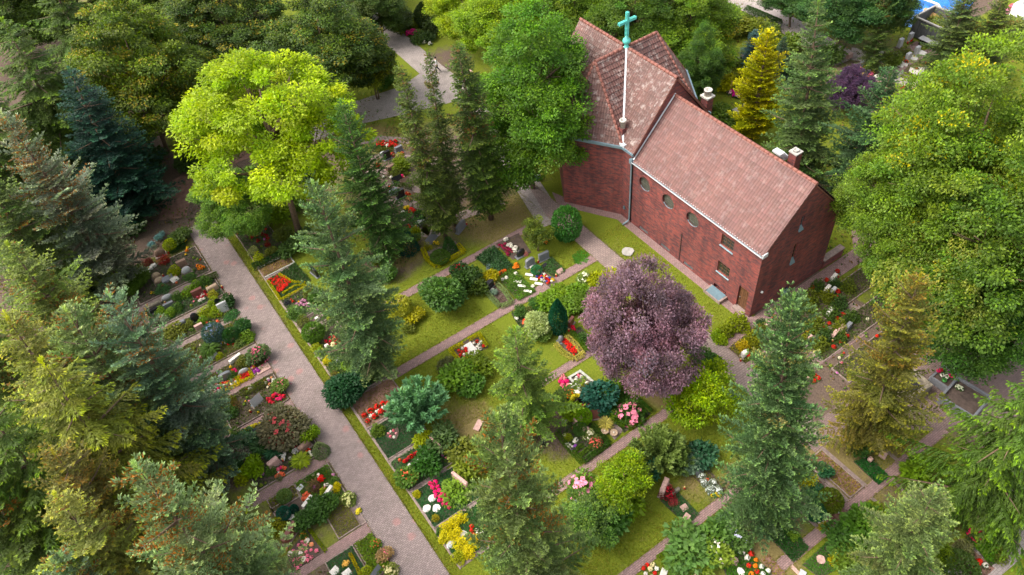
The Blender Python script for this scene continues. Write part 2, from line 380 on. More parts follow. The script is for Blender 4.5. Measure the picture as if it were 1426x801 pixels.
def broadleaf(name, seed, H=10., R=4., zb=.25, nl=9, clumps=260, leaves=110, ll=.22, lw=.13, clr=.8, flat=.55, droop=.35,
              tip=(1.7, 1.55, 1.1), lobe=.5, trunk_r=.22, inner=.25, tall=1.0, mat='foliage', yellow=0., yellow_c=(.45, .40, .05), bark='bark', strands=False, stems=1):
    r = np.random.default_rng(seed)
    zc = H*(zb + 1)/2; rz = H*(1-zb)/2
    lob = [np.array([0, 0, zc + rz*.35, R*.55, rz*.62])]
    for i in range(nl):
        az = i*2.39996 + r.uniform(-.4, .4); e = r.uniform(-.65, .75)
        ce = math.sqrt(1-e*e); rr = R*r.uniform(.30, .52); po = r.uniform(.58, .78)
        lob.append(np.array([math.cos(az)*ce*R*po, math.sin(az)*ce*R*po, zc + e*rz*.66, rr*lobe/.5*.85, rr*lobe/.5*.8*min(1.2, rz/R)]))
    lob = np.array(lob)
    P, O = [], []
    w = lob[:, 3]**2; w = w/w.sum()
    while len(P) < clumps:
        l = lob[r.choice(len(lob), p=w)]; d = norm(r.normal(0, 1, 3)); d[2] += .15
        rad = r.uniform(.86, 1.05) if r.uniform() > inner else r.uniform(.3, .85)
        p = l[:3] + d*np.array([l[3], l[3], l[4]])*rad
        q = (p - lob[:, :3])/lob[:, [3, 3, 4]]
        if ((q**2).sum(1) < .55).sum() > (1 if rad < .85 else 0): continue
        if p[2] < max(.5, H*zb*.55): continue
        P.append(p); O.append(d)
    P = np.array(P); O = np.array(O)
    n = leaves; N = len(P)*n
    d = norm(r.normal(0, 1, (N, 3))); rad = r.uniform(0, 1, N)**.45
    cs = np.repeat(r.uniform(.6, 1.25, len(P))*clr, n)
    out = np.repeat(O, n, axis=0)
    C = np.repeat(P, n, axis=0) + d*(rad*cs)[:, None]*np.array([1, 1, flat])
    if strands:
        C[:, 2] -= np.repeat(r.uniform(0, 1, len(P)), n)*0
        C = np.repeat(P, n, axis=0) + np.stack([d[:, 0]*cs*.42, d[:, 1]*cs*.42, -np.abs(r.uniform(0, 1, N))*1.9*cs + .25], 1)
    A = d*.6 + out*.45 + r.normal(0, .45, (N, 3)); A[:, 2] -= droop
    tint = np.repeat(r.uniform(.72, 1.22, len(P)), n)*(1 + r.normal(0, .14, N))
    hue = np.repeat(r.normal(0, .07, len(P)), n)
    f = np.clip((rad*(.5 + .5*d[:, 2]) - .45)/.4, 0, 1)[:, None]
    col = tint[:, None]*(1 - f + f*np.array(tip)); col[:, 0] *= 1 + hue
    mk = np.zeros(N)
    if yellow:
        h = (np.repeat(r.uniform(size=len(P)), n) < yellow*2.2) & (r.uniform(size=N) < .5) & (d[:, 2] > 0)
        col[h] = np.array(yellow_c)*r.uniform(.6, 1.2, (int(h.sum()), 1)); mk[h] = 1
    up = np.array([0, 0, 1.]) + out*.5 + r.normal(0, .5, (N, 3))
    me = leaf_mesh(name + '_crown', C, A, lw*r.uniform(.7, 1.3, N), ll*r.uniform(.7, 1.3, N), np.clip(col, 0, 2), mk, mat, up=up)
    t = MB(); zt = lob[0][2]
    for st in range(stems):
        ox, oy = (0, 0) if stems == 1 else (r.uniform(-.15, .15)*R*.4, r.uniform(-.15, .15)*R*.4)
        t.tube([(ox, oy, -.3), (ox*1.2, oy*1.2, max(.5, H*zb*.6)), (ox + r.uniform(-.1, .1)*R*.3, oy, zc), (0, 0, zt + rz*.3)], [trunk_r, trunk_r*.8, trunk_r*.5, .03], 8)
    for l in lob[1:]:
        z0 = max(.8, H*zb*.5, l[2] - R*.55)
        t.tube([(0, 0, z0), (l[0]*.45, l[1]*.45, z0*.5 + l[2]*.5), (l[0], l[1], l[2] + l[4]*.1)], [trunk_r*.5, trunk_r*.33, .03], 6)
        for q in range(4):
            e = norm(r.normal(0, 1, 3)); e[2] = abs(e[2])*.7
            t.tube([(l[0]*.6, l[1]*.6, z0*.4 + l[2]*.6), tuple(l[:3] + e*l[3]*.85)], [trunk_r*.2, .012], 4)
    return dict(crown=me, trunk=t.mesh(name + '_trunk', bark), H=H, R=R, n=N)

def bush_mesh(name, seed, n=900, ll=.11, lw=.06, prof='ball', tight=.25, tip=(1.25, 1.2, 1.05), rnd=.5, lumps=7, mat='foliage', blossom=0, bl=.12, tintv=.14):
    """unit bush: radius .5, height 1 (base at z=0); scaled when placed"""
    r = np.random.default_rng(seed)
    d = norm(r.normal(0, 1, (n, 3))); rad = 1 - tight*r.uniform(0, 1, n)**1.5
    lf = np.ones(n)
    if lumps:
        ld = norm(r.normal(0, 1, (lumps, 3))); ld[:, 2] = np.abs(ld[:, 2])
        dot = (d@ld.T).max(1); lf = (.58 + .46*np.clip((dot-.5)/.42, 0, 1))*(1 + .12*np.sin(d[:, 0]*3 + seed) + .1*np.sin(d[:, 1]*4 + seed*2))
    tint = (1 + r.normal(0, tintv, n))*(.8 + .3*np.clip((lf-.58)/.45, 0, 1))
    if prof == 'ball':
        C = np.stack([d[:, 0]*.5*rad*lf, d[:, 1]*.5*rad*lf, .5 + d[:, 2]*.5*rad*lf], 1)
    elif prof == 'dome':
        C = np.stack([d[:, 0]*.5*rad*lf, d[:, 1]*.5*rad*lf, np.abs(d[:, 2])*rad*lf + .02], 1)
    elif prof == 'cone':
        z = 1 - np.sqrt(r.uniform(0, 1, n)); az = r.uniform(0, 2*PI, n); rr = .5*(1-z)**.75*rad
        C = np.stack([np.cos(az)*rr, np.sin(az)*rr, z], 1); d = np.stack([np.cos(az), np.sin(az), .6 + 0*az], 1)
    elif prof == 'column':
        z = r.uniform(0, 1, n); az = r.uniform(0, 2*PI, n); rr = .5*np.minimum(1, (1-z)*2.2)**.8*(.75 + .25*np.minimum(1, z*5))*rad
        C = np.stack([np.cos(az)*rr, np.sin(az)*rr, z], 1); d = np.stack([np.cos(az), np.sin(az), 1.2 + 0*az], 1)
    elif prof == 'rosette':     # fern / hosta: long arching leaves from one point
        az = r.uniform(0, 2*PI, n); rr = r.uniform(.02, .34, n); C = np.stack([np.cos(az)*rr*.6, np.sin(az)*rr*.6, .35 + .5*r.uniform(0, 1, n)*(1-rr)], 1)
        d = np.stack([np.cos(az), np.sin(az), .45*(1 - 2.5*rr)], 1)
    elif prof == 'shoots':      # upright candle shoots
        ns = 46; sd = norm(r.normal(0, 1, (ns, 3))); sd[:, 2] = np.abs(sd[:, 2])*1.1 + .12; sd = norm(sd)
        si = r.integers(0, ns, n); q = r.uniform(.15, 1, n); az = r.uniform(0, 2*PI, n)
        C = sd[si]*q[:, None]*np.array([.46, .46, .9]); C[:, 2] += .05 + .08*q**2
        d = sd[si]*.9 + np.stack([np.cos(az), np.sin(az), 0*az + .3], 1)*.7; tint = tint*(.75 + .4*q)
    A = d + r.normal(0, rnd, (n, 3))
    if prof == 'rosette': A = d + r.normal(0, .12, (n, 3))
    up = d + np.array([0, 0, .6]) + r.normal(0, .5, (n, 3))
    if prof == 'rosette': up = np.array([0, 0, 1.]) + r.normal(0, .2, (n, 3))
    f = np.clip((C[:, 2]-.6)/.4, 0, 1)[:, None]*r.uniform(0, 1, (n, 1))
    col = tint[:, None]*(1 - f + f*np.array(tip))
    L_ = ll*r.uniform(.7, 1.3, n); W_ = lw*r.uniform(.7, 1.3, n)
    return leaf_mesh(name, C, A, W_, L_, np.clip(col, 0, 2), np.zeros(n), mat, up=up)

def blossom_mesh(name, seed, heads=14, petals=9, size=.12, prof='dome', lo=.1):
    """flower heads on a unit bush; object colour gives the petal colour"""
    r = np.random.default_rng(seed)
    d = norm(r.normal(0, 1, (heads, 3))); d[:, 2] = np.abs(d[:, 2]) + lo; d = norm(d)
    P = d*np.array([.47, .47, .98]) + np.array([0, 0, .03])
    if prof == 'ball': P = d*np.array([.5, .5, .5]) + np.array([0, 0, .52])
    C = np.repeat(P, petals, axis=0); N = len(C); az = r.uniform(0, 2*PI, N)
    o = np.repeat(d, petals, axis=0); e1 = norm(np.cross(o, r.normal(0, 1, (N, 3))))
    A = e1 + o*r.uniform(.1, .7, (N, 1))
    col = np.repeat(r.uniform(.82, 1.15, heads), petals)[:, None]*(1 + r.normal(0, .08, (N, 1)))*np.ones(3)
    return leaf_mesh(name, C, A, np.full(N, size*.75), size*r.uniform(.8, 1.2, N), np.clip(col, 0, 1.4), np.zeros(N), 'blossom', up=o)

def bedding_mesh(name, seed, leaves=60, heads=24, petals=6, leafc=(.06, .13, .035)):
    """one small bedding plant (unit size): leaves fixed green, petals in the object colour"""
    r = np.random.default_rng(seed)
    d = norm(r.normal(0, 1, (leaves, 3))); d[:, 2] = np.abs(d[:, 2])
    C1 = d*np.array([.3, .3, .55]); A1 = d + r.normal(0, .4, (leaves, 3))
    h = norm(r.normal(0, 1, (heads, 3))); h[:, 2] = np.abs(h[:, 2]) + .45; h = norm(h)
    C2 = np.repeat(h*np.array([.40, .40, .82]), petals, axis=0); o = np.repeat(h, petals, axis=0)
    A2 = norm(np.cross(o, r.normal(0, 1, C2.shape))) + o*r.uniform(0, .5, (len(C2), 1))
    C = np.concatenate([C1, C2]); A = np.concatenate([A1, A2])
    n2 = len(C2)
    col = np.concatenate([np.array(leafc)*r.uniform(.6, 1.4, (leaves, 1)), np.repeat(r.uniform(.8, 1.15, heads), petals)[:, None]*np.ones((n2, 3))])
    mk = np.concatenate([np.ones(leaves), np.zeros(n2)])
    W = np.concatenate([np.full(leaves, .17), np.full(n2, .15)]); LL = np.concatenate([np.full(leaves, .26), np.full(n2, .18)])
    return leaf_mesh(name, C, A, W, LL, col, mk, 'blossom', up=np.concatenate([d + (0, 0, 1.), o]))

TREE = {}
def proto_trees():
    T = TREE
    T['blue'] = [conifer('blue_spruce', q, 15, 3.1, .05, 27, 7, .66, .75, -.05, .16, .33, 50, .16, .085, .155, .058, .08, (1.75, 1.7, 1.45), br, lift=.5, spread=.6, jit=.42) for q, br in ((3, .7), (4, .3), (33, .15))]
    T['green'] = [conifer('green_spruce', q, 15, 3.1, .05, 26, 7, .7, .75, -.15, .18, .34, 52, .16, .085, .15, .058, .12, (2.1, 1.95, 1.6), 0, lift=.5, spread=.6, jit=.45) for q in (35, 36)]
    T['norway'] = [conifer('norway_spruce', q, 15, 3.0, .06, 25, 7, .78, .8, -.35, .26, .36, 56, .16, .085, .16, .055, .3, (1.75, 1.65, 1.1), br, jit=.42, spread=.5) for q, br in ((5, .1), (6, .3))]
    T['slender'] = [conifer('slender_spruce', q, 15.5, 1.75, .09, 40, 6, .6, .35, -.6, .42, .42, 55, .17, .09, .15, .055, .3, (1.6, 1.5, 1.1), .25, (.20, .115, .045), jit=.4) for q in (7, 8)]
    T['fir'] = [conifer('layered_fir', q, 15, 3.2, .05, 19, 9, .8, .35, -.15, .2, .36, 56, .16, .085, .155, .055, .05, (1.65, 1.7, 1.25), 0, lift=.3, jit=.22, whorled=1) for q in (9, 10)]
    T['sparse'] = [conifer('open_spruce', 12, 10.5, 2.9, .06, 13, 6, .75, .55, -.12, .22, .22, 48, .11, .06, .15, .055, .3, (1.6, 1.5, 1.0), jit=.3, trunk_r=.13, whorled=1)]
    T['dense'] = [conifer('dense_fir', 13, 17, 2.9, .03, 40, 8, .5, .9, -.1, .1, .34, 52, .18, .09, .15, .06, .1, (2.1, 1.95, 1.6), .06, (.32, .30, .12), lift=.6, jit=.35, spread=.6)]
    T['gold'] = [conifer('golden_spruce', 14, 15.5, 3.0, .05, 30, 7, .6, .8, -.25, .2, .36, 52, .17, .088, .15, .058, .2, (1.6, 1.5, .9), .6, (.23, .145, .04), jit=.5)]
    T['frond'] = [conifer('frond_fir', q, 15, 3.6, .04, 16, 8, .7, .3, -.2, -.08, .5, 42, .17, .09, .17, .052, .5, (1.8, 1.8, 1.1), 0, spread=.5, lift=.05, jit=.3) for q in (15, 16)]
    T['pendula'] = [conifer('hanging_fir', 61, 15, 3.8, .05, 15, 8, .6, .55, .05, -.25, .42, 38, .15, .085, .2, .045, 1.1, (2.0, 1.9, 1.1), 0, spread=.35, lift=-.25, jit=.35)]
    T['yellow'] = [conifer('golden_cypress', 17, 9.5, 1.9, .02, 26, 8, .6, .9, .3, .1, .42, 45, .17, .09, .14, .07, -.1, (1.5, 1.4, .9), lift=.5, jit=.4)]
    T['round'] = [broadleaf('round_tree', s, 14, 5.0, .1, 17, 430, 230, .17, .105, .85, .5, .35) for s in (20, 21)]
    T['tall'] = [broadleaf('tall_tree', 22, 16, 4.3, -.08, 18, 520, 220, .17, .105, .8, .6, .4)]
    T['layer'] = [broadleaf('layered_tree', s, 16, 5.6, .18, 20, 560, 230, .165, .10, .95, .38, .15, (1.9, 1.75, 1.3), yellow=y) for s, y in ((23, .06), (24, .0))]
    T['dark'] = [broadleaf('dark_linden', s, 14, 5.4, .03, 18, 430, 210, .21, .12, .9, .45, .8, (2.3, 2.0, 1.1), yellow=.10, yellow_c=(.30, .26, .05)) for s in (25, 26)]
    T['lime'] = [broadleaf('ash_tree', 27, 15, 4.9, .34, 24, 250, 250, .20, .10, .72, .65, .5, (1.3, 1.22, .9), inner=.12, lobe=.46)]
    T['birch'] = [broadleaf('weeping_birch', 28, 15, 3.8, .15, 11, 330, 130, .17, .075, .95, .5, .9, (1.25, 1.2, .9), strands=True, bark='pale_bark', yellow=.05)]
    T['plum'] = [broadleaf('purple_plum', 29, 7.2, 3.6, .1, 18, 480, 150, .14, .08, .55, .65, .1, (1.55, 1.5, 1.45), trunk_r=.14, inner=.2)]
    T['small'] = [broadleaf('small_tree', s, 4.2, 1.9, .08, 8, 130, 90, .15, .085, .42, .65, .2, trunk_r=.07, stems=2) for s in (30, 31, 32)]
BUSH = {}; BLOS = {}; BED = []
def proto_bushes():
    B = BUSH
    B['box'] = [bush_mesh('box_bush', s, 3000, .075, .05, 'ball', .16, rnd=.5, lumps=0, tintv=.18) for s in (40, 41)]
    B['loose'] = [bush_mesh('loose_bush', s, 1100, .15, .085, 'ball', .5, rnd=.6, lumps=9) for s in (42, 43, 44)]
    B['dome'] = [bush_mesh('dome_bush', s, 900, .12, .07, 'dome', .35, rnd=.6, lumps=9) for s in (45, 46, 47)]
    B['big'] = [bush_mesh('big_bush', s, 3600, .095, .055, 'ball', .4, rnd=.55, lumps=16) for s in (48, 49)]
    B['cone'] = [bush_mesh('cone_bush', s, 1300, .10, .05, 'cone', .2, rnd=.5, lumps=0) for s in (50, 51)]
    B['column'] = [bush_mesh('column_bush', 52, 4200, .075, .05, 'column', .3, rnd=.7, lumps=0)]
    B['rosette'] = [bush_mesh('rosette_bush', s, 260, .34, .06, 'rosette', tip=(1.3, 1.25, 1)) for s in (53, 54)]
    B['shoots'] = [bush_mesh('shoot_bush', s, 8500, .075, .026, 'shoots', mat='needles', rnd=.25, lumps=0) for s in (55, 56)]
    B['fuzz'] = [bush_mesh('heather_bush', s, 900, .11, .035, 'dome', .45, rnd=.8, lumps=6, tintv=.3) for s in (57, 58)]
    BLOS['many'] = [blossom_mesh('blossoms', s, 60, 7, .065) for s in (60, 61)]
    BLOS['few'] = [blossom_mesh('blossoms', s, 24, 7, .07) for s in (62, 63)]
    BLOS['heads'] = [blossom_mesh('blossoms', s, 34, 16, .095) for s in (64, 65)]
    for s in (70, 71, 72): BED.append(bedding_mesh('bedding_plant', s))

_ti = {}
def tree(kind, top, base, R, color, label, name='tree', cat='tree', group=None, h=None):
    """top/base: photo spots of the tip and of the trunk foot; R crown radius in metres"""
    pr = TREE[kind]; i = _ti.get(kind, 0); _ti[kind] = i + 1; p = pr[i % len(pr)]
    if h is None:
        b = G(*base); best = None
        for k in range(10, 240):
            q = PX((b.x, b.y, k*.1)); e = (q[0]-top[0])**2 + (q[1]-top[1])**2
            if best is None or e < best[0]: best = (e, k*.1)
        h = best[1]
        t = G(top[0], top[1], h)
        dv = t - b; dh = Vector((dv.x, dv.y, 0))
        if dh.length > .10*h: dh = dh.normalized()*.10*h
        b = Vector((t.x-dh.x, t.y-dh.y, 0)); dv = t - b
    else:
        t = G(top[0], top[1], h); b = Vector((t.x, t.y, 0)); dv = t - b
    o = thing(name, b, label=label, cat=cat, group=group)
    o.rotation_mode = 'QUATERNION'
    o.rotation_quaternion = Vector((0, 0, 1)).rotation_difference(dv.normalized()) @ Matrix.Rotation(i*1.9 + .4, 3, 'Z').to_quaternion()
    sc = Vector((R/p['R'], R/p['R'], dv.length/p['H']))
    tr = mobj('trunk', p['trunk'], o); tr.scale = sc
    cr = mobj('crown', p['crown'], o, color=color); cr.scale = sc
    return o

_bi = {}
def shrub(px, py, w, h, color, kind, label, name='shrub', cat='shrub', group=None, blossom=None, bcol=None, wy=None, rz=None, z0=0.0, bl=None):
    i = _bi.get(kind, 0); _bi[kind] = i + 1
    if kind == 'dome': w *= .9
    p = G(px, py, h*.5 + z0); loc = Vector((p.x, p.y, z0))
    rot = i*2.1 if rz is None else rz
    me = BUSH[kind][i % len(BUSH[kind])]; sc = (w, wy or w, h)
    if blossom is None:
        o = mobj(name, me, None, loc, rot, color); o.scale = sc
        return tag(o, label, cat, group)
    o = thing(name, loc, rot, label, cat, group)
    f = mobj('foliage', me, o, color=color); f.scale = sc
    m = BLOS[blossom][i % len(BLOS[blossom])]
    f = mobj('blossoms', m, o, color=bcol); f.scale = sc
    return o

def inpoly(x, y, poly):
    c = False; n = len(poly)
    for i in range(n):
        x1, y1 = poly[i][:2]; x2, y2 = poly[(i+1) % n][:2]
        if (y1 > y) != (y2 > y) and x < (x2-x1)*(y-y1)/(y2-y1) + x1: c = not c
    return c
_fr = random.Random(5)
def flowers(spots, color, size, label, group=None, name='bedding_flower', cat='flower', hs=.8, poly=None, n=0, gap=.8):
    """individual bedding plants, one object each"""
    P = [G(x, y, size*.3) for x, y in spots]
    if poly:
        pg = [G(*q) for q in poly]; xs = [q.x for q in pg]; ys = [q.y for q in pg]; tries = 0
        while len(P) < n and tries < 4000:
            tries += 1
            x = _fr.uniform(min(xs), max(xs)); y = _fr.uniform(min(ys), max(ys))
            if not inpoly(x, y, pg): continue
            if any((q.x-x)**2 + (q.y-y)**2 < (size*gap)**2 for q in P): continue
            P.append(Vector((x, y, 0)))
    cols = color if isinstance(color, list) else [color]
    for k, q in enumerate(P):
        c = cols[k % len(cols)]; v = _fr.uniform(.85, 1.1)
        o = mobj(name, BED[_fr.randrange(3)], None, (q.x, q.y, .015), _fr.uniform(0, 6), tuple(min(1, a*v) for a in c))
        s = size*_fr.uniform(.85, 1.15); o.scale = (s, s, s*hs)
        tag(o, label, cat, group if len(P) > 1 else None)

STONE = {}
STONES = []
def stone(px, py, w, d, h, mat, label, shape='slab', rz=0.0, tilt=0.0, name='headstone', cat='headstone', base=True, group=None, seed=1):
    """upright headstone: w along x before turning, d thickness"""
    p = G(px, py, h*.5); o = thing(name, (p.x, p.y, 0), rz, label, cat, group); STONES.append((p.x, p.y, w, rz))
    b = MB(); z0 = .08 if base else 0.0
    if shape == 'slab': b.box(-w/2, -d/2, z0, w/2, d/2, h, .012)
    elif shape == 'arch':
        n = 12; pts = [(-w/2, z0), (w/2, z0)] + [(w/2*math.cos(PI*k/n), h - .22*h + .22*h*math.sin(PI*k/n)) for k in range(n+1)]
        lo = [b.bm.verts.new((x, -d/2, z)) for x, z in pts]; hi = [b.bm.verts.new((x, d/2, z)) for x, z in pts]
        b.bm.faces.new(lo); b.bm.faces.new(hi[::-1])
        for k in range(len(pts)): b.bm.faces.new((lo[k], hi[k], hi[(k+1) % len(pts)], lo[(k+1) % len(pts)]))
    elif shape == 'round':
        b.lathe([(.32*w, z0), (.5*w, .25*h), (.5*w, .6*h), (.36*w, .88*h), (.1*w, h)], 12)
        for v in b.bm.verts: v.co.y *= d/w
        b.rough(.012, seed)
    elif shape == 'boulder':
        b.box(-w/2, -d/2, z0*.5, w/2, d/2, h, min(w, d, h)*.22)
        bmesh.ops.subdivide_edges(b.bm, edges=list(b.bm.edges), cuts=1, use_grid_fill=True); b.rough(min(w, d, h)*.07, seed)
    elif shape == 'desk':      # pillow stone, sloped face
        b.solid([(-w/2, -d/2, z0), (w/2, -d/2, z0), (w/2, d/2, z0), (-w/2, d/2, z0), (-w/2, -d/2, z0+.08), (w/2, -d/2, z0+.08), (w/2, d/2, h), (-w/2, d/2, h)],
                [(3, 2, 1, 0), (4, 5, 6, 7), (0, 1, 5, 4), (1, 2, 6, 5), (2, 3, 7, 6), (3, 0, 4, 7)])
    s = b.build('stone', mat, o); s.rotation_euler = (tilt, 0, 0)
    if base: MB().box(-w/2-.07, -d/2-.07, -.03, w/2+.07, d/2+.07, .079, .01).build('plinth', 'kerb_stone' if mat not in ('granite_black', 'granite_grey') else 'granite_grey', o)
    return o
def plate(px, py, w, d, mat, label, rz=0.0, tilt=.22, name='grave_plaque', cat='plaque', round_=False, group=None, seed=0):
    p = G(px, py, .1); b = MB()
    if round_:
        rr = random.Random(seed + int(px)); n = 10
        b.prism([(w/2*math.cos(2*PI*k/n)*rr.uniform(.82, 1.1), d/2*math.sin(2*PI*k/n)*rr.uniform(.82, 1.1)) for k in range(n)], 0, .07)
    else: b.box(-w/2, -d/2, 0, w/2, d/2, .07, .01)
    o = b.build(name, mat, None, (p.x, p.y, .05), rz); o.rotation_euler = (tilt, 0, rz)
    return tag(o, label, cat, group)
# ================================================================ ground, paths
def struct(o): o['kind'] = 'structure'; return o
def area_xy(poly_or_rect):
    return poly_or_rect
def build_ground(grass, dry, bare):
    xs = np.concatenate([[-700, -300, -120, -60, -40], np.arange(-26, 80.1, .5), [95, 130, 200, 400, 800]])
    ys = np.concatenate([[-700, -300, -100, -40, -20], np.arange(-8, 100.1, .5), [115, 150, 250, 450, 900]])
    X, Y = np.meshgrid(xs, ys); nx, ny = len(xs), len(ys)
    r = np.random.default_rng(3)
    Z = r.normal(0, .006, X.shape)
    V = np.stack([X, Y, Z], -1).reshape(-1, 3).astype(np.float32)
    me = bpy.data.meshes.new('ground'); me.vertices.add(len(V)); me.vertices.foreach_set('co', V.ravel())
    i, j = np.meshgrid(np.arange(nx-1), np.arange(ny-1)); q = (j*nx + i).ravel()
    F = np.stack([q, q+1, q+1+nx, q+nx], 1).astype(np.int32); n = len(F)
    me.loops.add(4*n); me.loops.foreach_set('vertex_index', F.ravel()); me.polygons.add(n)
    me.polygons.foreach_set('loop_start', np.arange(0, 4*n, 4, dtype=np.int32)); me.update(calc_edges=True)
    C = np.zeros((len(V), 4), np.float32); C[:, 3] = 1; C[:, 1] = .2
    for (x0, y0, x1, y1, g) in grass:
        m = (V[:, 0] >= x0) & (V[:, 0] <= x1) & (V[:, 1] >= y0) & (V[:, 1] <= y1); C[m, 0] = g
    for (px, py, rad, a) in dry:
        p = G(px, py); dd = np.hypot(V[:, 0]-p.x, V[:, 1]-p.y); C[:, 1] = np.maximum(C[:, 1], a*np.clip(1.4 - dd/rad, 0, 1))
    for (px, py, rad, a) in bare:
        p = G(px, py); dd = np.hypot(V[:, 0]-p.x, V[:, 1]-p.y); C[:, 0] = np.minimum(C[:, 0], 1 - a*np.clip(1.5 - dd/rad, 0, 1))
    me.color_attributes.new('Col', 'FLOAT_COLOR', 'POINT').data.foreach_set('color', C.ravel())
    me.materials.append(MAT['ground'])
    return struct(mobj('ground', me))
def sheet(name, poly, mat, z=.02, kerb=None, edge_noise=0.0, thick=.05):
    b = MB(); b.prism([(p[0], p[1]) for p in poly], z-thick, z)
    return struct(b.build(name, mat))
def strip_x(x0, x1, y0, y1, mat='paver_small', z=.022, name='path'): return sheet(name, [(x0, y0), (x1, y0), (x1, y1), (x0, y1)], mat, z)
def strip_px(pts, w, mat, z=.024, name='path'):
    """a path of width w along surveyed spots"""
    P = [G(*p) for p in pts]; Lf, Rt = [], []
    for i, p in enumerate(P):
        t = (P[min(i+1, len(P)-1)] - P[max(i-1, 0)]).normalized(); n = Vector((-t.y, t.x, 0))
        Lf.append(p + n*w/2); Rt.append(p - n*w/2)
    b = MB(); b.prism([(q.x, q.y) for q in Lf + Rt[::-1]], z-.05, z)
    return struct(b.build(name, mat))

# ---------------------------------------------------------------- graves
def cover_mesh(poly, dens, color_unused, h=.1, ll=.1, lw=.06, seed=0, c=None):
    r = np.random.default_rng(seed); xs = [p[0] for p in poly]; ys = [p[1] for p in poly]
    x0, x1, y0, y1 = min(xs), max(xs), min(ys), max(ys); N = int((x1-x0)*(y1-y0)*dens)
    x = r.uniform(x0, x1, N); y = r.uniform(y0, y1, N)
    ins = np.zeros(N, bool); n = len(poly)
    for i in range(n):
        a, b = poly[i], poly[(i+1) % n]
        if a[1] == b[1]: continue
        m = ((a[1] > y) != (b[1] > y)) & (x < (b[0]-a[0])*(y-a[1])/(b[1]-a[1]) + a[0]); ins ^= m
    x = x[ins]; y = y[ins]; N = len(x)
    wob = .5 + .25*np.sin(x*3.1 + y*1.7 + seed) + .25*np.sin(y*4.3 - x*2.2 + seed*2)
    z = h*wob*r.uniform(.25, 1, N) + .02
    A = r.normal(0, 1, (N, 3)); A[:, 2] = np.abs(A[:, 2])*.5 + .15
    col = (.72 + .45*wob*r.uniform(.5, 1.2, N))[:, None]*(1 + r.normal(0, .08, (N, 3)))
    return leaf_mesh('ground_cover', np.stack([x, y, z], 1), A, lw*r.uniform(.7, 1.3, N), ll*r.uniform(.7, 1.3, N), np.clip(col, 0, 2), np.zeros(N), 'foliage', rng=r)
_gi = [0]
def grave(poly, label, soil='soil', cover=None, dens=420, h=.09, edging=None, ew=.09, eh=.10, rect=None, group=None, ll=.10, lw=.06, z=.035, open_side=None):
    """a grave plot; poly = four surveyed spots, or rect = (x0,y0,x1,y1) on the ground"""
    _gi[0] += 1
    if rect: P = [Vector((rect[0], rect[1], 0)), Vector((rect[2], rect[1], 0)), Vector((rect[2], rect[3], 0)), Vector((rect[0], rect[3], 0))]
    else: P = [G(*p) for p in poly]
    if rect and not edging and P[2].y - P[0].y > .6: edging, ew, eh = 'kerb_stone', .07, .085
    c = sum(P, Vector())/len(P); q = [(p.x-c.x, p.y-c.y) for p in P]
    o = thing('grave', (c.x, c.y, 0), 0, label, 'grave', group)
    b = MB(); b.prism(q, -.05, z + .0007*(_gi[0] % 9)); b.build('soil', soil, o)
    if cover: mobj('ground_cover', cover_mesh(q, dens, None, h, ll, lw, _gi[0]), o, (0, 0, z), color=cover)['kind'] = 'stuff'
    if edging:
        e = MB(); n = len(q); cx = sum(a for a, _ in q)/n; cy = sum(a for _, a in q)/n
        for i in range(n):
            if open_side is not None and i == open_side: continue
            a = Vector((*q[i], 0)); d = Vector((*q[(i+1) % n], 0)); t = (d-a).normalized(); nn = Vector((-t.y, t.x, 0))
            zt = eh + .003*(i % 2)
            e.prism([tuple(a - t*ew*.5*(i % 2) + nn*ew/2)[:2], tuple(a - t*ew*.5*(i % 2) - nn*ew/2)[:2], tuple(d + t*ew*.5*(i % 2) - nn*ew/2)[:2], tuple(d + t*ew*.5*(i % 2) + nn*ew/2)[:2]], -.04, zt)
        e.build('kerb', edging, o)
    return o
_hi = [0]
def hedge(pts, w, h, color, label, dens=1500, ll=.075, lw=.045, name='low_hedge', cat='hedge', group=None, xy=False):
    """clipped edging plants along surveyed spots"""
    _hi[0] += 1; r = np.random.default_rng(100 + _hi[0])
    P = [np.array(p if xy else G(p[0], p[1], h*.5)[:2]) for p in pts]
    c = sum(P)/len(P); C, A, Un = [], [], []
    core = MB()
    for a, b in zip(P, P[1:]):
        l = np.linalg.norm(b-a); t = (b-a)/max(l, 1e-6); nn = np.array([-t[1], t[0]])
        N = int(l*dens*(w + 2*h)*.55) + 8
        s = r.uniform(-.02, l + .02, N); ang = r.uniform(0, PI, N)
        sq = np.cos(ang); sq = np.sign(sq)*np.abs(sq)**.6; zz = np.sin(ang)**.6
        rad = 1 - .2*r.uniform(0, 1, N)**2
        pos = a - c + s[:, None]*t + (sq*w/2*rad)[:, None]*nn
        C.append(np.stack([pos[:, 0], pos[:, 1], zz*h*rad], 1))
        A.append(np.stack([sq*nn[0], sq*nn[1], zz], 1) + r.normal(0, .6, (N, 3))); Un.append(np.stack([sq*nn[0], sq*nn[1], zz], 1) + r.normal(0, .4, (N, 3)))
    C = np.concatenate(C); A = np.concatenate(A); N = len(C)
    col = (1 + r.normal(0, .17, (N, 1)))*np.array([1, 1, 1.])
    me = leaf_mesh(name, C, A, lw*r.uniform(.7, 1.3, N), ll*r.uniform(.7, 1.3, N), np.clip(col, 0, 2), np.zeros(N), 'foliage', up=np.concatenate(Un))
    o = mobj(name, me, None, (c[0], c[1], 0), color=color)
    return tag(o, label, cat, group)
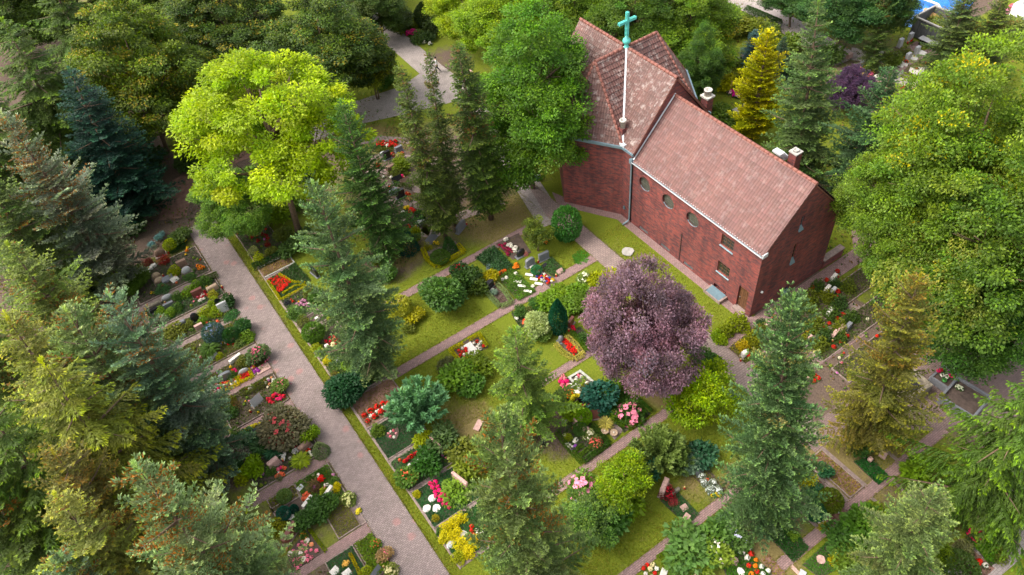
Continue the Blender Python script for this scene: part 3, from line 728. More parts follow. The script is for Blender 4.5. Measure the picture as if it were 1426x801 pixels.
# ================================================================ the chapel
def cut(o_me, cutters, name):
    """recess openings into a solid wall"""
    tmp = bpy.data.objects.new('tmp_wall', o_me); COL.objects.link(tmp); cs = []
    for c in cutters:
        co = bpy.data.objects.new('tmp_cut', c); COL.objects.link(co); cs.append(co)
        md = tmp.modifiers.new('b', 'BOOLEAN'); md.operation = 'DIFFERENCE'; md.object = co; md.solver = 'EXACT'
    bpy.context.view_layer.update()
    dg = bpy.context.evaluated_depsgraph_get(); me = bpy.data.meshes.new_from_object(tmp.evaluated_get(dg)); me.name = name
    for c in cs: bpy.data.objects.remove(c)
    bpy.data.objects.remove(tmp)
    auto_uv(me); return me
def boxme(x0, y0, z0, x1, y1, z1): return MB().box(x0, y0, z0, x1, y1, z1).mesh('c', 'brick')
def tiles(name, poly, mat, parent, tw=.215, th=.385, lift=.05, seed=0):
    """a roof slope laid with single tiles, clipped to the 3-D polygon"""
    P = [Vector(p) for p in poly]; n = (P[1]-P[0]).cross(P[2]-P[0]).normalized()
    if n.z < 0: n = -n
    t = Vector((-n.y, n.x, 0)).normalized(); b = n.cross(t)      # t along eave, b up the slope
    if b.z < 0: b = -b
    o = P[0]; U = [(p-o).dot(t) for p in P]; Vv = [(p-o).dot(b) for p in P]
    u0, u1, v0, v1 = min(U), max(U), min(Vv), max(Vv)
    rr = random.Random(seed); bm = bmesh.new(); cl = bm.verts.layers.float_color.new('Col')
    nu = int((u1-u0)/tw) + 2; nv = int((v1-v0)/th) + 2
    prof = [(0, .0), (.18, .018), (.5, .026), (.8, .018), (1.0, -.004)]
    for j in range(nv):
        rowv = rr.uniform(.93, 1.06)
        for i in range(nu):
            a = u0 + (i-.5)*tw; v = v0 + j*th - .02; jit = rr.uniform(-.006, .006); sh = rr.uniform(.88, 1.09)*rowv
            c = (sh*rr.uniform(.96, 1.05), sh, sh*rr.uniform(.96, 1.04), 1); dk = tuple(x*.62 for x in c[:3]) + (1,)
            lo, hi, ft = [], [], []
            for k, (x, hh) in enumerate(prof):
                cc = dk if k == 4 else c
                q = o + t*(a + x*tw); 
                v1_ = bm.verts.new(q + b*(v + jit) + n*(lift + hh + .062)); v2_ = bm.verts.new(q + b*(v + th + .03) + n*(lift + hh)); v3_ = bm.verts.new(q + b*(v + jit) + n*(lift + hh - .004))
                v4_ = bm.verts.new(v1_.co); v1_[cl] = cc; v2_[cl] = tuple(x*.8 for x in cc[:3]) + (1,); v3_[cl] = (.05, .045, .045, 1); v4_[cl] = (.16, .14, .14, 1)  # tile fronts near black: shade of the course gaps put into the colour
                lo.append(v1_); hi.append(v2_); ft.append((v3_, v4_))
            for k in range(4):
                f = bm.faces.new((lo[k], lo[k+1], hi[k+1], hi[k])); f.smooth = True
                bm.faces.new((ft[k][0], ft[k+1][0], ft[k+1][1], ft[k][1]))
    # underlay so that nothing shows through
    uv = [bm.verts.new(o + t*u + b*v + n*(lift-.03)) for u, v in ((u0, v0), (u1, v0), (u1, v1), (u0, v1))]
    for q in uv: q[cl] = (.35, .35, .35, 1)
    bm.faces.new(uv)
    cen = sum(P, Vector())/len(P)
    for i in range(len(P)):
        a, d = P[i], P[(i+1) % len(P)]; pn = (d-a).cross(n).normalized()
        if (cen-a).dot(pn) > 0: pn = -pn
        bmesh.ops.bisect_plane(bm, geom=bm.verts[:] + bm.edges[:] + bm.faces[:], plane_co=a, plane_no=pn, clear_outer=True)
    me = bpy.data.meshes.new(name); bm.normal_update(); bm.to_mesh(me); bm.free(); me.materials.append(MAT[mat]); auto_uv(me)
    return mobj(name, me, parent)
def ridge(name, a, b, parent, r=.13, mat='hip_tile'):
    """half-round ridge tiles, one after another"""
    a, b = Vector(a), Vector(b); l = (b-a).length; n = max(2, int(l/.38)); m = MB(); d = (b-a)/n
    for i in range(n): m.tube([a + d*i, a + d*(i+1.08)], [r*1.06, r*.92], 8)
    return m.build(name, mat, parent)
def plane_hit(px, py, f):
    """first point on the sight line of this spot that satisfies f(p)=0 (bisection over height)"""
    lo, hi = 3.0, 14.0; s = f(G(px, py, hi)) > 0
    for _ in range(50):
        mid = (lo+hi)/2
        if (f(G(px, py, mid)) > 0) == s: hi = mid
        else: lo = mid
    return G(px, py, (lo+hi)/2)

def build_chapel():
    X0, X1, Y0, Y1, ZE, XR, ZR = 30.8, 38.1, 21.05, 33.6, 6.2, 34.45, 10.15
    ch = thing('chapel', (0, 0, 0), 0, 'dark red brick chapel with tiled gable roofs and a green copper cross', 'chapel')
    # ---- nave walls, one solid with recessed openings
    m = MB()
    v = [(X0, Y0, -.3), (X1, Y0, -.3), (X1, Y0, ZE), (XR, Y0, ZR), (X0, Y0, ZE), (X0, Y1+.1, -.3), (X1, Y1+.1, -.3), (X1, Y1+.1, ZE), (XR, Y1+.1, ZR), (X0, Y1+.1, ZE)]
    m.solid(v, [(0, 1, 2, 3, 4), (9, 8, 7, 6, 5), (0, 4, 9, 5), (1, 6, 7, 2), (2, 7, 8, 3), (4, 3, 8, 9), (0, 5, 6, 1)])
    cuts = []
    ROUND = [(32.25, 4.8), (29.75, 4.82), (27.27, 4.83)]
    for y, z in ROUND:
        c = MB(); n = 28; ring = [[c.bm.verts.new((x, y + .60*math.cos(2*PI*k/n), z + .60*math.sin(2*PI*k/n))) for k in range(n)] for x in (X0-.3, X0+.22)]
        c.bm.faces.new(ring[0]); c.bm.faces.new(ring[1][::-1])
        for k in range(n): c.bm.faces.new((ring[0][k], ring[1][k], ring[1][(k+1) % n], ring[0][(k+1) % n]))
        bmesh.ops.recalc_face_normals(c.bm, faces=c.bm.faces[:]); cuts.append(c.mesh('c', 'brick'))
    SQ = [(23.98, 5.05), (23.93, 2.5)]
    for y, z in SQ: cuts.append(boxme(X0-.3, y-.55, z-.5, X0+.2, y+.55, z+.5))
    cuts.append(boxme(X0-.3, 21.5, -.1, X0+.32, 22.36, 2.25))                      # door
    VENT = (32.1, 29.65, 27.15)
    for y in VENT: cuts.append(boxme(X0-.3, y-.5, .12, X0+.18, y+.5, .42))
    cuts.append(boxme(X0-.3, 23.35, .15, X0+.35, 24.55, .62))                      # cellar opening
    cuts.append(boxme(34.0, Y0-.3, 3.3, 34.42, Y0+.25, 5.15)); cuts.append(boxme(34.0, Y0-.3, 6.45, 34.38, Y0+.25, 7.6)); cuts.append(boxme(34.0, Y0-.3, .1, 34.75, Y0+.25, .75))
    w = mobj('wall', cut(m.mesh('nave_wall', 'brick'), cuts, 'wall'), ch)
    # ---- windows
    for y, z in ROUND:
        f = MB(); n = 28; rings = []
        for x, r in ((X0-.025, .60), (X0-.025, .74), (X0+.01, .76), (X0+.1, .585), (X0+.1, .60)): rings.append([f.bm.verts.new((x, y + r*math.cos(2*PI*k/n), z + r*math.sin(2*PI*k/n))) for k in range(n)])
        for a, b in zip(rings, rings[1:] + rings[:1]):
            for k in range(n): f.bm.faces.new((a[k], b[k], b[(k+1) % n], a[(k+1) % n]))
        bmesh.ops.recalc_face_normals(f.bm, faces=f.bm.faces[:])
        wn = f.build('round_window', 'brick', ch)
        g = MB(); g.face([(X0+.14, y + .598*math.cos(2*PI*k/n), z + .598*math.sin(2*PI*k/n)) for k in range(n)][::-1]); g.build('pane', 'leaded_glass', wn)
        s = MB(); s.tube([(X0+.02, y + .55*math.cos(a), z + .55*math.sin(a)) for a in [PI*1.2 + PI*.6*q/10 for q in range(11)]], .028, 5); s.build('sill', 'zinc', wn)
    for y, z in SQ:
        f = MB(); x = X0+.09; hw, hh, t = .548, .498, .075
        f.box(x, y-hw, z-hh, x+.07, y-hw+t, z+hh); f.box(x, y+hw-t, z-hh, x+.07, y+hw, z+hh)
        f.box(x, y-hw+t, z-hh, x+.07, y+hw-t, z-hh+t); f.box(x, y-hw+t, z+hh-t, x+.07, y+hw-t, z+hh)
        for q in (-.18, .18): f.box(x+.01, y+q-.022, z-hh+t, x+.055, y+q+.022, z+hh-t)
        for q in (-.14, .16): f.box(x+.014, y-hw+t, z+q-.02, x+.05, y+hw-t, z+q+.02)
        wn = f.build('window', 'frame_wood', ch)
        MB().face([(x+.03, y-hw, z-hh), (x+.03, y-hw, z+hh), (x+.03, y+hw, z+hh), (x+.03, y+hw, z-hh)]).build('pane', 'window_glass', wn)
        s = MB(); s.solid([(X0-.07, y-.6, z-.56), (X0+.09, y-.6, z-.5), (X0+.09, y+.6, z-.5), (X0-.07, y+.6, z-.56), (X0-.07, y-.6, z-.61), (X0+.09, y-.6, z-.61), (X0+.09, y+.6, z-.61), (X0-.07, y+.6, z-.61)],
                       [(0, 3, 2, 1), (4, 5, 6, 7), (0, 4, 7, 3), (0, 1, 5, 4), (2, 3, 7, 6)]); s.build('sill', 'zinc', wn)
    for z0, z1, x0, x1, sl in ((3.3, 5.15, 34.0, 34.42, .75), (6.45, 7.6, 34.0, 34.38, .5), (.1, .75, 34.0, 34.75, .3)):
        f = MB(); f.box(x0, Y0+.14, z0, x0+.05, Y0+.2, z1); f.box(x1-.05, Y0+.14, z0, x1, Y0+.2, z1); f.box(x0+.05, Y0+.14, z1-.05, x1-.05, Y0+.2, z1)
        nq = max(1, int((z1-z0)/.32))
        for q in range(1, nq): f.box(x0+.05, Y0+.15, z0 + q*(z1-z0)/nq - .015, x1-.05, Y0+.19, z0 + q*(z1-z0)/nq + .015)
        wn = f.build('slit_window', 'frame_wood' if z0 == 3.3 else 'concrete_dark', ch)
        MB().face([(x0, Y0+.17, z0), (x1, Y0+.17, z0), (x1, Y0+.17, z1), (x0, Y0+.17, z1)]).build('pane', 'window_glass', wn)
        s = MB(); s.solid([(x0-.02, Y0+.15, z0+sl*.45), (x1+.02, Y0+.15, z0+sl*.45), (x1+.02, Y0-.08, z0-.05), (x0-.02, Y0-.08, z0-.05), (x0-.02, Y0+.15, z0-.12), (x1+.02, Y0+.15, z0-.12), (x1+.02, Y0-.08, z0-.12), (x0-.02, Y0-.08, z0-.12)],
                       [(0, 3, 2, 1), (4, 5, 6, 7), (2, 3, 7, 6), (0, 4, 7, 3), (1, 2, 6, 5)]); s.build('sill', 'zinc', wn)
    for y in VENT:
        f = MB(); f.box(X0+.06, y-.48, .13, X0+.09, y+.48, .41)
        for q in range(5): f.box(X0+.03, y-.47, .15+q*.055, X0+.06, y+.47, .165+q*.055)
        f.build('cellar_vent', 'concrete_dark', ch)
    # ---- door
    d = MB(); d.box(X0+.16, 21.5, .16, X0+.24, 22.36, 2.24)
    for q in range(5): d.box(X0+.148, 21.53+q*.165, .2, X0+.16, 21.53+q*.165+.15, 2.2)
    door = d.build('door', 'wood_brown', ch)
    h = MB(); h.tube([(X0+.15, 22.26, 1.1), (X0+.09, 22.26, 1.1), (X0+.09, 22.15, 1.1)], .014, 6); h.build('handle', 'granite_grey', door)
    MB().box(X0-.28, 21.42, -.05, X0+.15, 22.44, .16, .01).build('door_step', 'kerb_stone', ch)
    # ---- cellar hatch
    k = MB(); k.box(X0-.78, 23.15, -.05, X0-.002, 23.3, .3, .01); k.box(X0-.78, 24.6, -.05, X0-.002, 24.75, .3, .01); k.box(X0-.78, 23.3, -.05, X0-.63, 24.6, .22, .01)
    k.box(X0-.63, 23.3, -.05, X0-.002, 24.6, .05)
    hk = k.build('cellar_hatch', 'kerb_stone', ch)
    l = MB(); l.solid([(X0-.7, 23.3, .24), (X0-.03, 23.3, .36), (X0-.03, 24.6, .36), (X0-.7, 24.6, .24), (X0-.7, 23.3, .20), (X0-.03, 23.3, .32), (X0-.03, 24.6, .32), (X0-.7, 24.6, .20)],
                    [(0, 1, 2, 3), (7, 6, 5, 4), (0, 4, 5, 1), (1, 5, 6, 2), (2, 6, 7, 3), (3, 7, 4, 0)]); l.build('hatch_lid', 'lid_blue', hk)
    # ---- small fittings
    c = MB(); c.box(X0-.03, 28.06, .2, X0-.002, 28.12, 2.9); c.build('conductor', 'granite_black', ch)
    c = MB(); c.lathe([(.02, 0), (.09, .03), (.09, .12), (.03, .17)], 10, (31.46, Y0-.1, 2.2)); c.build('wall_lamp', 'white_plastic', ch)
    c = MB(); c.box(X0-.09, 34.3, .9, X0-.002, 34.46, 1.2, .01); c.build('meter_box', 'lid_blue', ch)
    # plinth strip of paving along the foot of the wall is ground, built with the paths
    # ---- nave roof
    ov, gx = .07, .05
    s = (ZR-ZE)/(XR-X0); r = None
    for sg, xa in ((-1, X0-ov), (1, X1+ov)):
        ze = ZE - ov*s + .02; zr = ZR + .02
        pts = [(xa, Y0-.12, ze), (XR, Y0-.12, zr), (XR, Y1, zr), (xa, Y1, ze)]
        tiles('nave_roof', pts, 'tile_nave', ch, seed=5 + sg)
        # verge board under the gable edge
        vb = MB(); ya, yb = Y0-.11, Y0-.004
        vb.solid([(xa, ya, ze-.02), (XR, ya, zr-.02), (XR, yb, zr-.02), (xa, yb, ze-.02), (xa, ya, ze-.13), (XR, ya, zr-.13), (XR, yb, zr-.13), (xa, yb, ze-.13)],
                 [(0, 1, 2, 3), (7, 6, 5, 4), (0, 4, 5, 1), (2, 6, 7, 3), (3, 7, 4, 0)] if sg < 0 else [(3, 2, 1, 0), (4, 5, 6, 7), (1, 5, 4, 0), (3, 7, 6, 2), (0, 4, 7, 3)]); vb.build('verge_board', 'hip_tile', ch)
        g = MB(); xg = xa - .07*(-sg)*-1 if False else xa + sg*.085
        n = 7; ring = []
        for yy in (Y0-.15, Y1+.05):
            ring.append([(xg + .085*math.cos(a), yy, ze + .03 + .085*math.sin(a)) for a in [PI + PI*q/n for q in range(n+1)]])
        for q in range(n): g.face([ring[0][q], ring[0][q+1], ring[1][q+1], ring[1][q]])
        for rg in ring: g.face(rg)
        g.box(xa - .05 if sg < 0 else xa - .01, Y0-.15, ze-.14, xa + .01 if sg < 0 else xa + .05, Y1, ze - .015)
        gt = g.build('gutter', 'zinc', ch)
        e = MB(); e.box(min(xa + sg*.01, xa + sg*.05), Y0-.1, ze+.02, max(xa + sg*.01, xa + sg*.05), Y1-.05, ze+.125); e.box(min(xa + sg*.155, xa + sg*.19), Y0-.1, ze-.01, max(xa + sg*.155, xa + sg*.19), Y1-.05, ze+.06); e.build('eaves_flashing', 'zinc_white', gt)
        if sg < 0:
            c = MB(); c.box(xa-.16, Y0-.2, ze-.03, xa+.3, Y0-.125, ze+.30, .01); c.build('gutter_end', 'zinc_white', gt)
    ridge('ridge_tiles', (XR, Y0-.15, ZR+.1), (XR, Y1, ZR+.1), ch, .12)
    # flashing where nave roof meets the crossing gable
    for sg, xa in ((-1, X0-ov), (1, X1+ov)):
        ze = ZE - ov*s + .24; zr = ZR + .24
        f = MB(); f.solid([(xa, Y1-.12, ze), (XR, Y1-.12, zr), (XR, Y1-.03, zr+.03), (xa, Y1-.03, ze+.03), (xa, Y1-.12, ze-.03), (XR, Y1-.12, zr-.03), (XR, Y1-.03, zr-.03), (xa, Y1-.03, ze-.03)],
                         [(0, 1, 2, 3), (7, 6, 5, 4), (0, 4, 5, 1), (2, 6, 7, 3)] if sg < 0 else [(3, 2, 1, 0), (4, 5, 6, 7), (1, 5, 4, 0), (3, 7, 6, 2)]); f.build('roof_flashing', 'zinc_white', ch)
    # ---- crossing
    YC, ZT, ZW, ZEc = 38.9, 11.6, 6.72, 6.86
    Yg0, Yg1 = 33.6, 44.2; XL, XRr = 30.8, 38.1
    plan = [(XL, Yg0), (XL, 34.8), (28.25, YC), (XL, 43.0), (XL, Yg1), (XRr, Yg1), (XRr, 43.0), (40.65, YC), (XRr, 34.8), (XRr, Yg0)]
    m = MB(); m.prism(plan, -.3, ZW)
    m.build('crossing_wall', 'brick', ch)
    for ya, yb in ((Yg0, Yg0+.35), (Yg1-.35, Yg1)):
        g = MB(); tri = [(XL, ZW+.001), (XRr, ZW+.001), (XR, ZT-.12)]
        lo = [g.bm.verts.new((x, ya, z)) for x, z in tri]; hi = [g.bm.verts.new((x, yb, z)) for x, z in tri]
        g.bm.faces.new(lo); g.bm.faces.new(hi[::-1])
        for q in range(3): g.bm.faces.new((lo[q], hi[q], hi[(q+1) % 3], lo[(q+1) % 3]))
        g.build('gable_wall', 'brick', ch)
    xe0, xe1 = XL-.1, XRr+.1; sl = (ZT-ZEc)/(XR-xe0)
    apex = (XR, YC, ZT); rl, rr_ = (31.5, YC, ZT), (37.4, YC, ZT)
    for sx, xe, re, tip in ((-1, xe0, rl, (28.05, YC, ZEc-.1)), (1, xe1, rr_, (40.85, YC, ZEc-.1))):
        for sy, yg, yc in ((-1, Yg0-.12, 34.72), (1, Yg1+.12, 43.08)):
            cor = (xe, yc, ZEc)
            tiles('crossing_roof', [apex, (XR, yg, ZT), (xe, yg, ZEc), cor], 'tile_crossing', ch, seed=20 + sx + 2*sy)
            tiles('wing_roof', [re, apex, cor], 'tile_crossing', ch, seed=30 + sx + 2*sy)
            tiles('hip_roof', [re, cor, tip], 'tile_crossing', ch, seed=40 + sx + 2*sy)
            ridge('hip_tiles', (re[0], re[1], re[2]+.07), (cor[0], cor[1], cor[2]+.1), ch, .11)
            # valley in white metal
            a = Vector(apex) + Vector((0, 0, .22)); b = Vector(cor) + Vector((0, 0, .22)); sd = Vector((.10*sy, .10*-sx*-1, 0))
            t = (b-a).normalized(); n = t.cross(Vector((0, 0, 1))).normalized()*.06
            f = MB(); u = Vector((0, 0, .03)); f.solid([a-n+u, a+n+u, b+n*1.2+u, b-n*1.2+u, a-n-u, a+n-u, b+n*1.2-u, b-n*1.2-u], [(0, 1, 2, 3), (7, 6, 5, 4), (0, 4, 5, 1), (1, 5, 6, 2), (2, 6, 7, 3), (3, 7, 4, 0)])
            f.build('valley_gutter', 'zinc_white', ch)
            # verge of the crossing gable
            vy0, vy1 = (yg-.02, yg+.16) if sy < 0 else (yg-.16, yg+.02)
            v = MB(); q0 = (xe, ZEc+.04); q1 = (XR, ZT+.04)
            v.solid([(q0[0], vy0, q0[1]+.09), (q1[0], vy0, q1[1]+.09), (q1[0], vy1, q1[1]+.09), (q0[0], vy1, q0[1]+.09), (q0[0], vy0, q0[1]-.16), (q1[0], vy0, q1[1]-.16), (q1[0], vy1, q1[1]-.16), (q0[0], vy1, q0[1]-.16)],
                    [(0, 1, 2, 3), (7, 6, 5, 4), (0, 4, 5, 1), (1, 5, 6, 2), (2, 6, 7, 3), (3, 7, 4, 0)])
            bmesh.ops.recalc_face_normals(v.bm, faces=v.bm.faces[:]); v.build('verge_tiles', 'hip_tile', ch)
            # eaves gutter of wing and straight bit
            g = MB(); off = .07
            def gut(p, q):
                p, q = Vector(p), Vector(q); t = (q-p).normalized(); nn = Vector((t.y, -t.x, 0))
                if nn.x*sx < 0: nn = -nn
                for dz, w0, w1 in ((-.13, .0, .05), (.0, .05, .17)):
                    g.prism([tuple(p + nn*w0 - t*.02)[:2], tuple(q + nn*w0 + t*.02)[:2], tuple(q + nn*w1 + t*.02)[:2], tuple(p + nn*w1 - t*.02)[:2]], p.z + dz - .09, p.z + dz + .10)
            gut((xe, yg, ZEc), cor); gut(cor, (tip[0], tip[1], ZEc))
            g.build('eaves_gutter', 'zinc', ch)
        ridge('hip_tiles', (re[0], re[1], re[2]+.07), (tip[0], tip[1], tip[2]+.1), ch, .11)
    ridge('ridge_tiles', (XR, Yg0-.14, ZT+.08), (XR, YC-.35, ZT+.08), ch); ridge('ridge_tiles', (XR, YC+.35, ZT+.08), (XR, Yg1+.14, ZT+.08), ch)
    ridge('ridge_tiles', (rl[0], YC, ZT+.08), (XR-.35, YC, ZT+.08), ch); ridge('ridge_tiles', (XR+.35, YC, ZT+.08), (rr_[0], YC, ZT+.08), ch)
    f = MB(); f.box(30.55, 34.45, ZEc-.05, 30.95, 34.95, ZEc+.30, .02); f.build('valley_outlet', 'zinc_white', ch)
    # downpipe
    p = MB(); p.tube([(X0-.15, 33.66, 6.1), (X0-.12, 33.66, 5.7), (X0-.12, 33.66, .45), (X0-.25, 33.66, .25), (X0-.75, 33.72, .10)], .065, 8); p.box(X0-.28, 33.53, 6.0, X0-.02, 33.79, 6.4, .02)
    p.build('downpipe', 'zinc', ch)
    # ---- cross on the crossing
    cx, cy = XR, YC
    b = MB(); b.lathe([(.24, -.1), (.18, .12), (.12, .25), (.15, .32), (.28, .46), (.31, .58), (.26, .72), (.13, .84), (.11, 1.0)], 14, (cx, cy, ZT)); ball = b.build('cross_base', 'patina', ch)
    c = MB(); z0 = ZT + .98; zt = 14.45; za = 13.75
    c.box(cx-.11, cy-.11, z0, cx+.11, cy-.03, zt, .02); c.box(cx-.11, cy+.03, z0, cx+.11, cy+.11, zt, .02); c.box(cx-.05, cy-.03, z0, cx+.05, cy+.03, zt-.03)
    c.box(cx-.80, cy-.111, za-.11, cx-.111, cy-.031, za+.11, .02); c.box(cx+.111, cy-.111, za-.11, cx+.80, cy-.031, za+.11, .02)
    c.box(cx-.80, cy+.031, za-.11, cx-.111, cy+.111, za+.11, .02); c.box(cx+.111, cy+.031, za-.11, cx+.80, cy+.111, za+.11, .02)
    c.box(cx-.74, cy-.031, za-.05, cx+.74, cy+.031, za+.05)
    c.build('cross', 'patina', ch)
    # ---- chimneys
    q = plane_hit(867, 186, lambda p: p.z - (ZEc + (p.x-xe0)*sl))
    c = MB(); c.box(q.x-.22, q.y-.22, q.z-.5, q.x+.22, q.y+.22, q.z+.55); cm = c.build('chimney', 'brick', ch)
    k = MB(); zb = q.z+.55; k.lathe([(.20, 0), (.20, .55), (.27, .56), (.27, .68), (.17, .68), (.15, .5)], 12, (q.x, q.y, zb)); k.build('chimney_pot', 'chimney_cap', cm)
    c = MB(); c.box(36.4, 24.1, 7.0, 37.0, 24.7, 9.45); cm = c.build('chimney', 'brick', ch)
    k = MB(); k.box(36.36, 24.06, 9.451, 37.04, 24.74, 9.55, .02); k.lathe([(.2, 0), (.2, .13), (.14, .14), (.14, .05)], 8, (36.7, 24.4, 9.55)); k.build('chimney_cap', 'concrete', cm)
    k = MB()
    for i in range(5): k.box(35.75+.18*i, 24.86+.02*i, 9.3-.19*i, 36.2+.18*i, 25.55, 9.42-.19*i)
    k.build('lead_flashing', 'zinc_white', cm)
    c = MB(); c.box(38.6, 34.2, 4.0, 39.25, 34.85, 7.55); cm = c.build('chimney', 'brick', ch)
    k = MB(); k.box(38.52, 34.12, 7.551, 39.33, 34.93, 7.7, .02); k.lathe([(.28, 0), (.28, .42), (.33, .43), (.33, .5), (.2, .5), (.2, .3)], 10, (38.925, 34.525, 7.7)); k.build('chimney_pot', 'chimney_cap', cm)
    return ch

def build_low_wall():
    o = thing('low_wall', (39.2, 21.15, 0), 0, 'low red brick wall running out from the foot of the chapel gable', 'wall')
    MB().box(-1.05, -.18, -.2, 1.05, .18, .85).build('wall', 'brick', o)
    MB().box(-1.09, -.24, .851, 1.09, .24, .95, .015).build('coping', 'kerb_stone', o)
# ================================================================ colours
LG=(.085,.16,.035); BR=(.15,.25,.04); YG=(.25,.30,.03); DK=(.03,.075,.022); OL=(.12,.145,.03); BG=(.06,.13,.10); TE=(.025,.09,.085)
GY=(.42,.40,.03); SIL=(.24,.30,.22); MD=(.06,.125,.03)
RED=(.62,.02,.012); CRIM=(.48,.015,.035); PINK=(.72,.20,.28); HOT=(.75,.06,.20); CORAL=(.75,.20,.13); WHT=(.78,.76,.70); CREAM=(.75,.68,.42); YEL=(.75,.55,.02); ORG=(.78,.22,.015); PUR=(.36,.06,.36); MAUVE=(.55,.28,.42); DRED=(.24,.03,.03); PEACH=(.75,.38,.22)

# ================================================================ ground and paths
def setting():
    grass = [(4.2,-8,26.2,60,1),(27.6,17,31,46,1),(26.2,-8,45,12,.9),(4.2,40,40,100,.75),(38,30,75,100,.85),(-4.5,20,1.9,55,.55),(-26,-8,1.9,23,.3),(38,12,80,34,.75)]
    dry = [(690,305,3.2,1.0),(560,350,2.0,1.0),(380,375,1.6,.9),(650,590,2.4,.75),(700,600,1.5,.8),(930,540,2.0,.9),(1160,650,2.4,.9),(1250,625,2.4,.65),(1080,770,2.0,.85),(960,680,1.5,.6),(1190,640,2,.7),(870,350,1.6,.35),(525,185,2,.7),(720,470,1.2,.5),(1230,690,2,.5),(900,640,1,.5),(470,720,1.2,.5),(1010,790,1.5,.4),(620,400,1,.4),(840,720,1.5,.4)]
    bare = [(545,360,2.4,1.0),(620,85,3,.7),(660,290,2.0,.9),(320,655,1.6,1),(230,290,5,1),(390,240,6,1),(610,250,8,.9),(700,600,1.0,.6),(930,545,1.5,.7),(780,600,2,.9),(1160,660,3,.8),(1060,700,3,.8),(480,540,1.5,.5),(1150,420,6,.35),(1270,700,3,.6),(880,60,8,.7),(1200,100,8,.6),(100,200,9,1),(60,480,10,1),(1380,600,3,.8)]
    build_ground(grass, dry, bare)
    sheet('main_path', [(1.9,-8),(4.25,-8),(4.25,56.5),(1.9,56.5)], 'paver_main', .03)
    sheet('chapel_path', [(26.1,11.9),(27.68,11.9),(27.68,44.5),(26.1,38.4)], 'paver_chapel', .03)
    sheet('plaza_arm', [(26.1,11.2),(34,11.2),(34,12.6),(27.68,12.6),(26.1,12.6)], 'paver_dark', .018)
    # paved upper end of the chapel path and the forecourt beyond
    strip_px([(770,312),(735,258),(700,215),(672,165),(640,125),(600,95)], 2.2, 'paver_grey', .026)
    strip_px([(600,97),(545,50),(490,5),(440,-40)], 2.5, 'paver_grey', .034, 'upper_path')
    sheet('forecourt', [tuple(G(*p)[:2]) for p in ((400,190),(440,196),(505,172),(560,160),(640,140),(650,110),(600,92),(560,120),(500,140),(420,150))], 'paver_grey', .018)
    strip_px([(455,175),(330,215),(255,255),(240,305)], 2.4, 'red_soil', .016, 'side_path')
    strip_px([(1000,-15),(1062,15),(1120,48),(1180,85)], 3.0, 'paver_grey', .03, 'far_path')
    sheet('plaza', [tuple(G(*p)[:2]) for p in ((1195,596),(1228,588),(1262,598),(1308,601),(1345,588),(1426,600),(1426,470),(1330,430),(1265,470),(1215,540))], 'paver_dark', .026)
    for y0, y1, x0, x1 in ((37.95,38.68,9.5,26.1),(31.98,32.75,8.0,26.1),(25.22,25.84,14.8,26.1),(18.42,19.08,10.6,26.1),(12.0,12.58,11.2,26.1)): strip_x(x0, x1, y0, y1, 'paver_small', .022, 'cross_path')
    strip_x(17.2, 33.4, 7.32, 8.0, 'paver_small', .022, 'cross_path')
    for y0, y1, x0 in ((49.75,50.35,-4.2),(46.75,47.2,-4.2),(44.3,44.75,-4),(40.55,41.15,-3.2),(37.95,38.4,-2.4),(34.45,34.98,-4.2),(29.0,29.75,-4),(23.15,23.85,-3.6)): strip_x(x0, 1.9, y0, y1, 'grave_gravel' if y1 > 41 else 'paver_small', .02, 'cross_path')
    strip_px([(-20,318),(30,310),(60,330)], 1.2, 'paver_grey', .02, 'side_path'); strip_px([(55,405),(95,430),(128,470)], 1.3, 'paver_grey', .022, 'side_path')
    # paving strip round the chapel foot
    sheet('chapel_kerb_path', [(30.2,17.9),(30.2,18.7),(30.15,33.9),(30.2,34.5),(27.6,38.9),(28.2,40.5),(28.7,39),(31.2,35),(31.0,20.9),(41.5,20.9),(43.2,22.5),(44,20.2),(41.5,19.7),(31.5,19.7),(31.2,17.9)], 'paver_small', .024)
    sheet('door_path', [(27.68,19.0),(30.2,19.0),(30.2,21.5),(27.68,20.6)], 'paver_small', .021)
    sheet('gable_path', [(27.68,17.9),(31.2,17.9),(31.2,18.4),(27.68,18.4)], 'paver_small', .027)
    strip_px([(1110,455),(1150,432),(1200,385)], .9, 'grave_gravel', .02, 'grave_path'); strip_px([(1120,485),(1165,448),(1195,425)], .8, 'grave_gravel', .02, 'grave_path'); strip_px([(1120,512),(1150,494),(1200,460)], .8, 'paver_small', .02, 'grave_path')
    # narrow gravel strips between the plots along the main path
    for y, x1 in ((46.72,7.5),(43.85,7.3),(41.22,7.2),(39.75,6.6),(36.88,7.5),(32.4,8.3),(29.55,6.6),(26.65,7.2),(23.95,7.6),(21.0,7.9),(18.28,7.0)): sheet('plot_path', [(4.95,y-.14),(x1,y-.14),(x1,y+.14),(4.95,y+.14)], 'grave_gravel', .028)
    sheet('plot_edge', [(4.86,18.1),(4.95,18.1),(4.95,48.3),(4.86,48.3)], 'kerb_stone', .05)
    # strips between plots beside the lower right path (upper and lower side)
    for x in (20.2,22.4,25.0,26.55,28.05,29.35): sheet('plot_path', [(x,8.0),(x+.22,8.0),(x+.22,11.2),(x,11.2)], 'grave_gravel', .028)
    for x in (19.55,22.6,26.2,28.0,29.75): sheet('plot_path', [(x,5.2),(x+.2,5.2),(x+.2,7.32),(x,7.32)], 'grave_gravel' if x > 25 else 'stone_pink', .028)
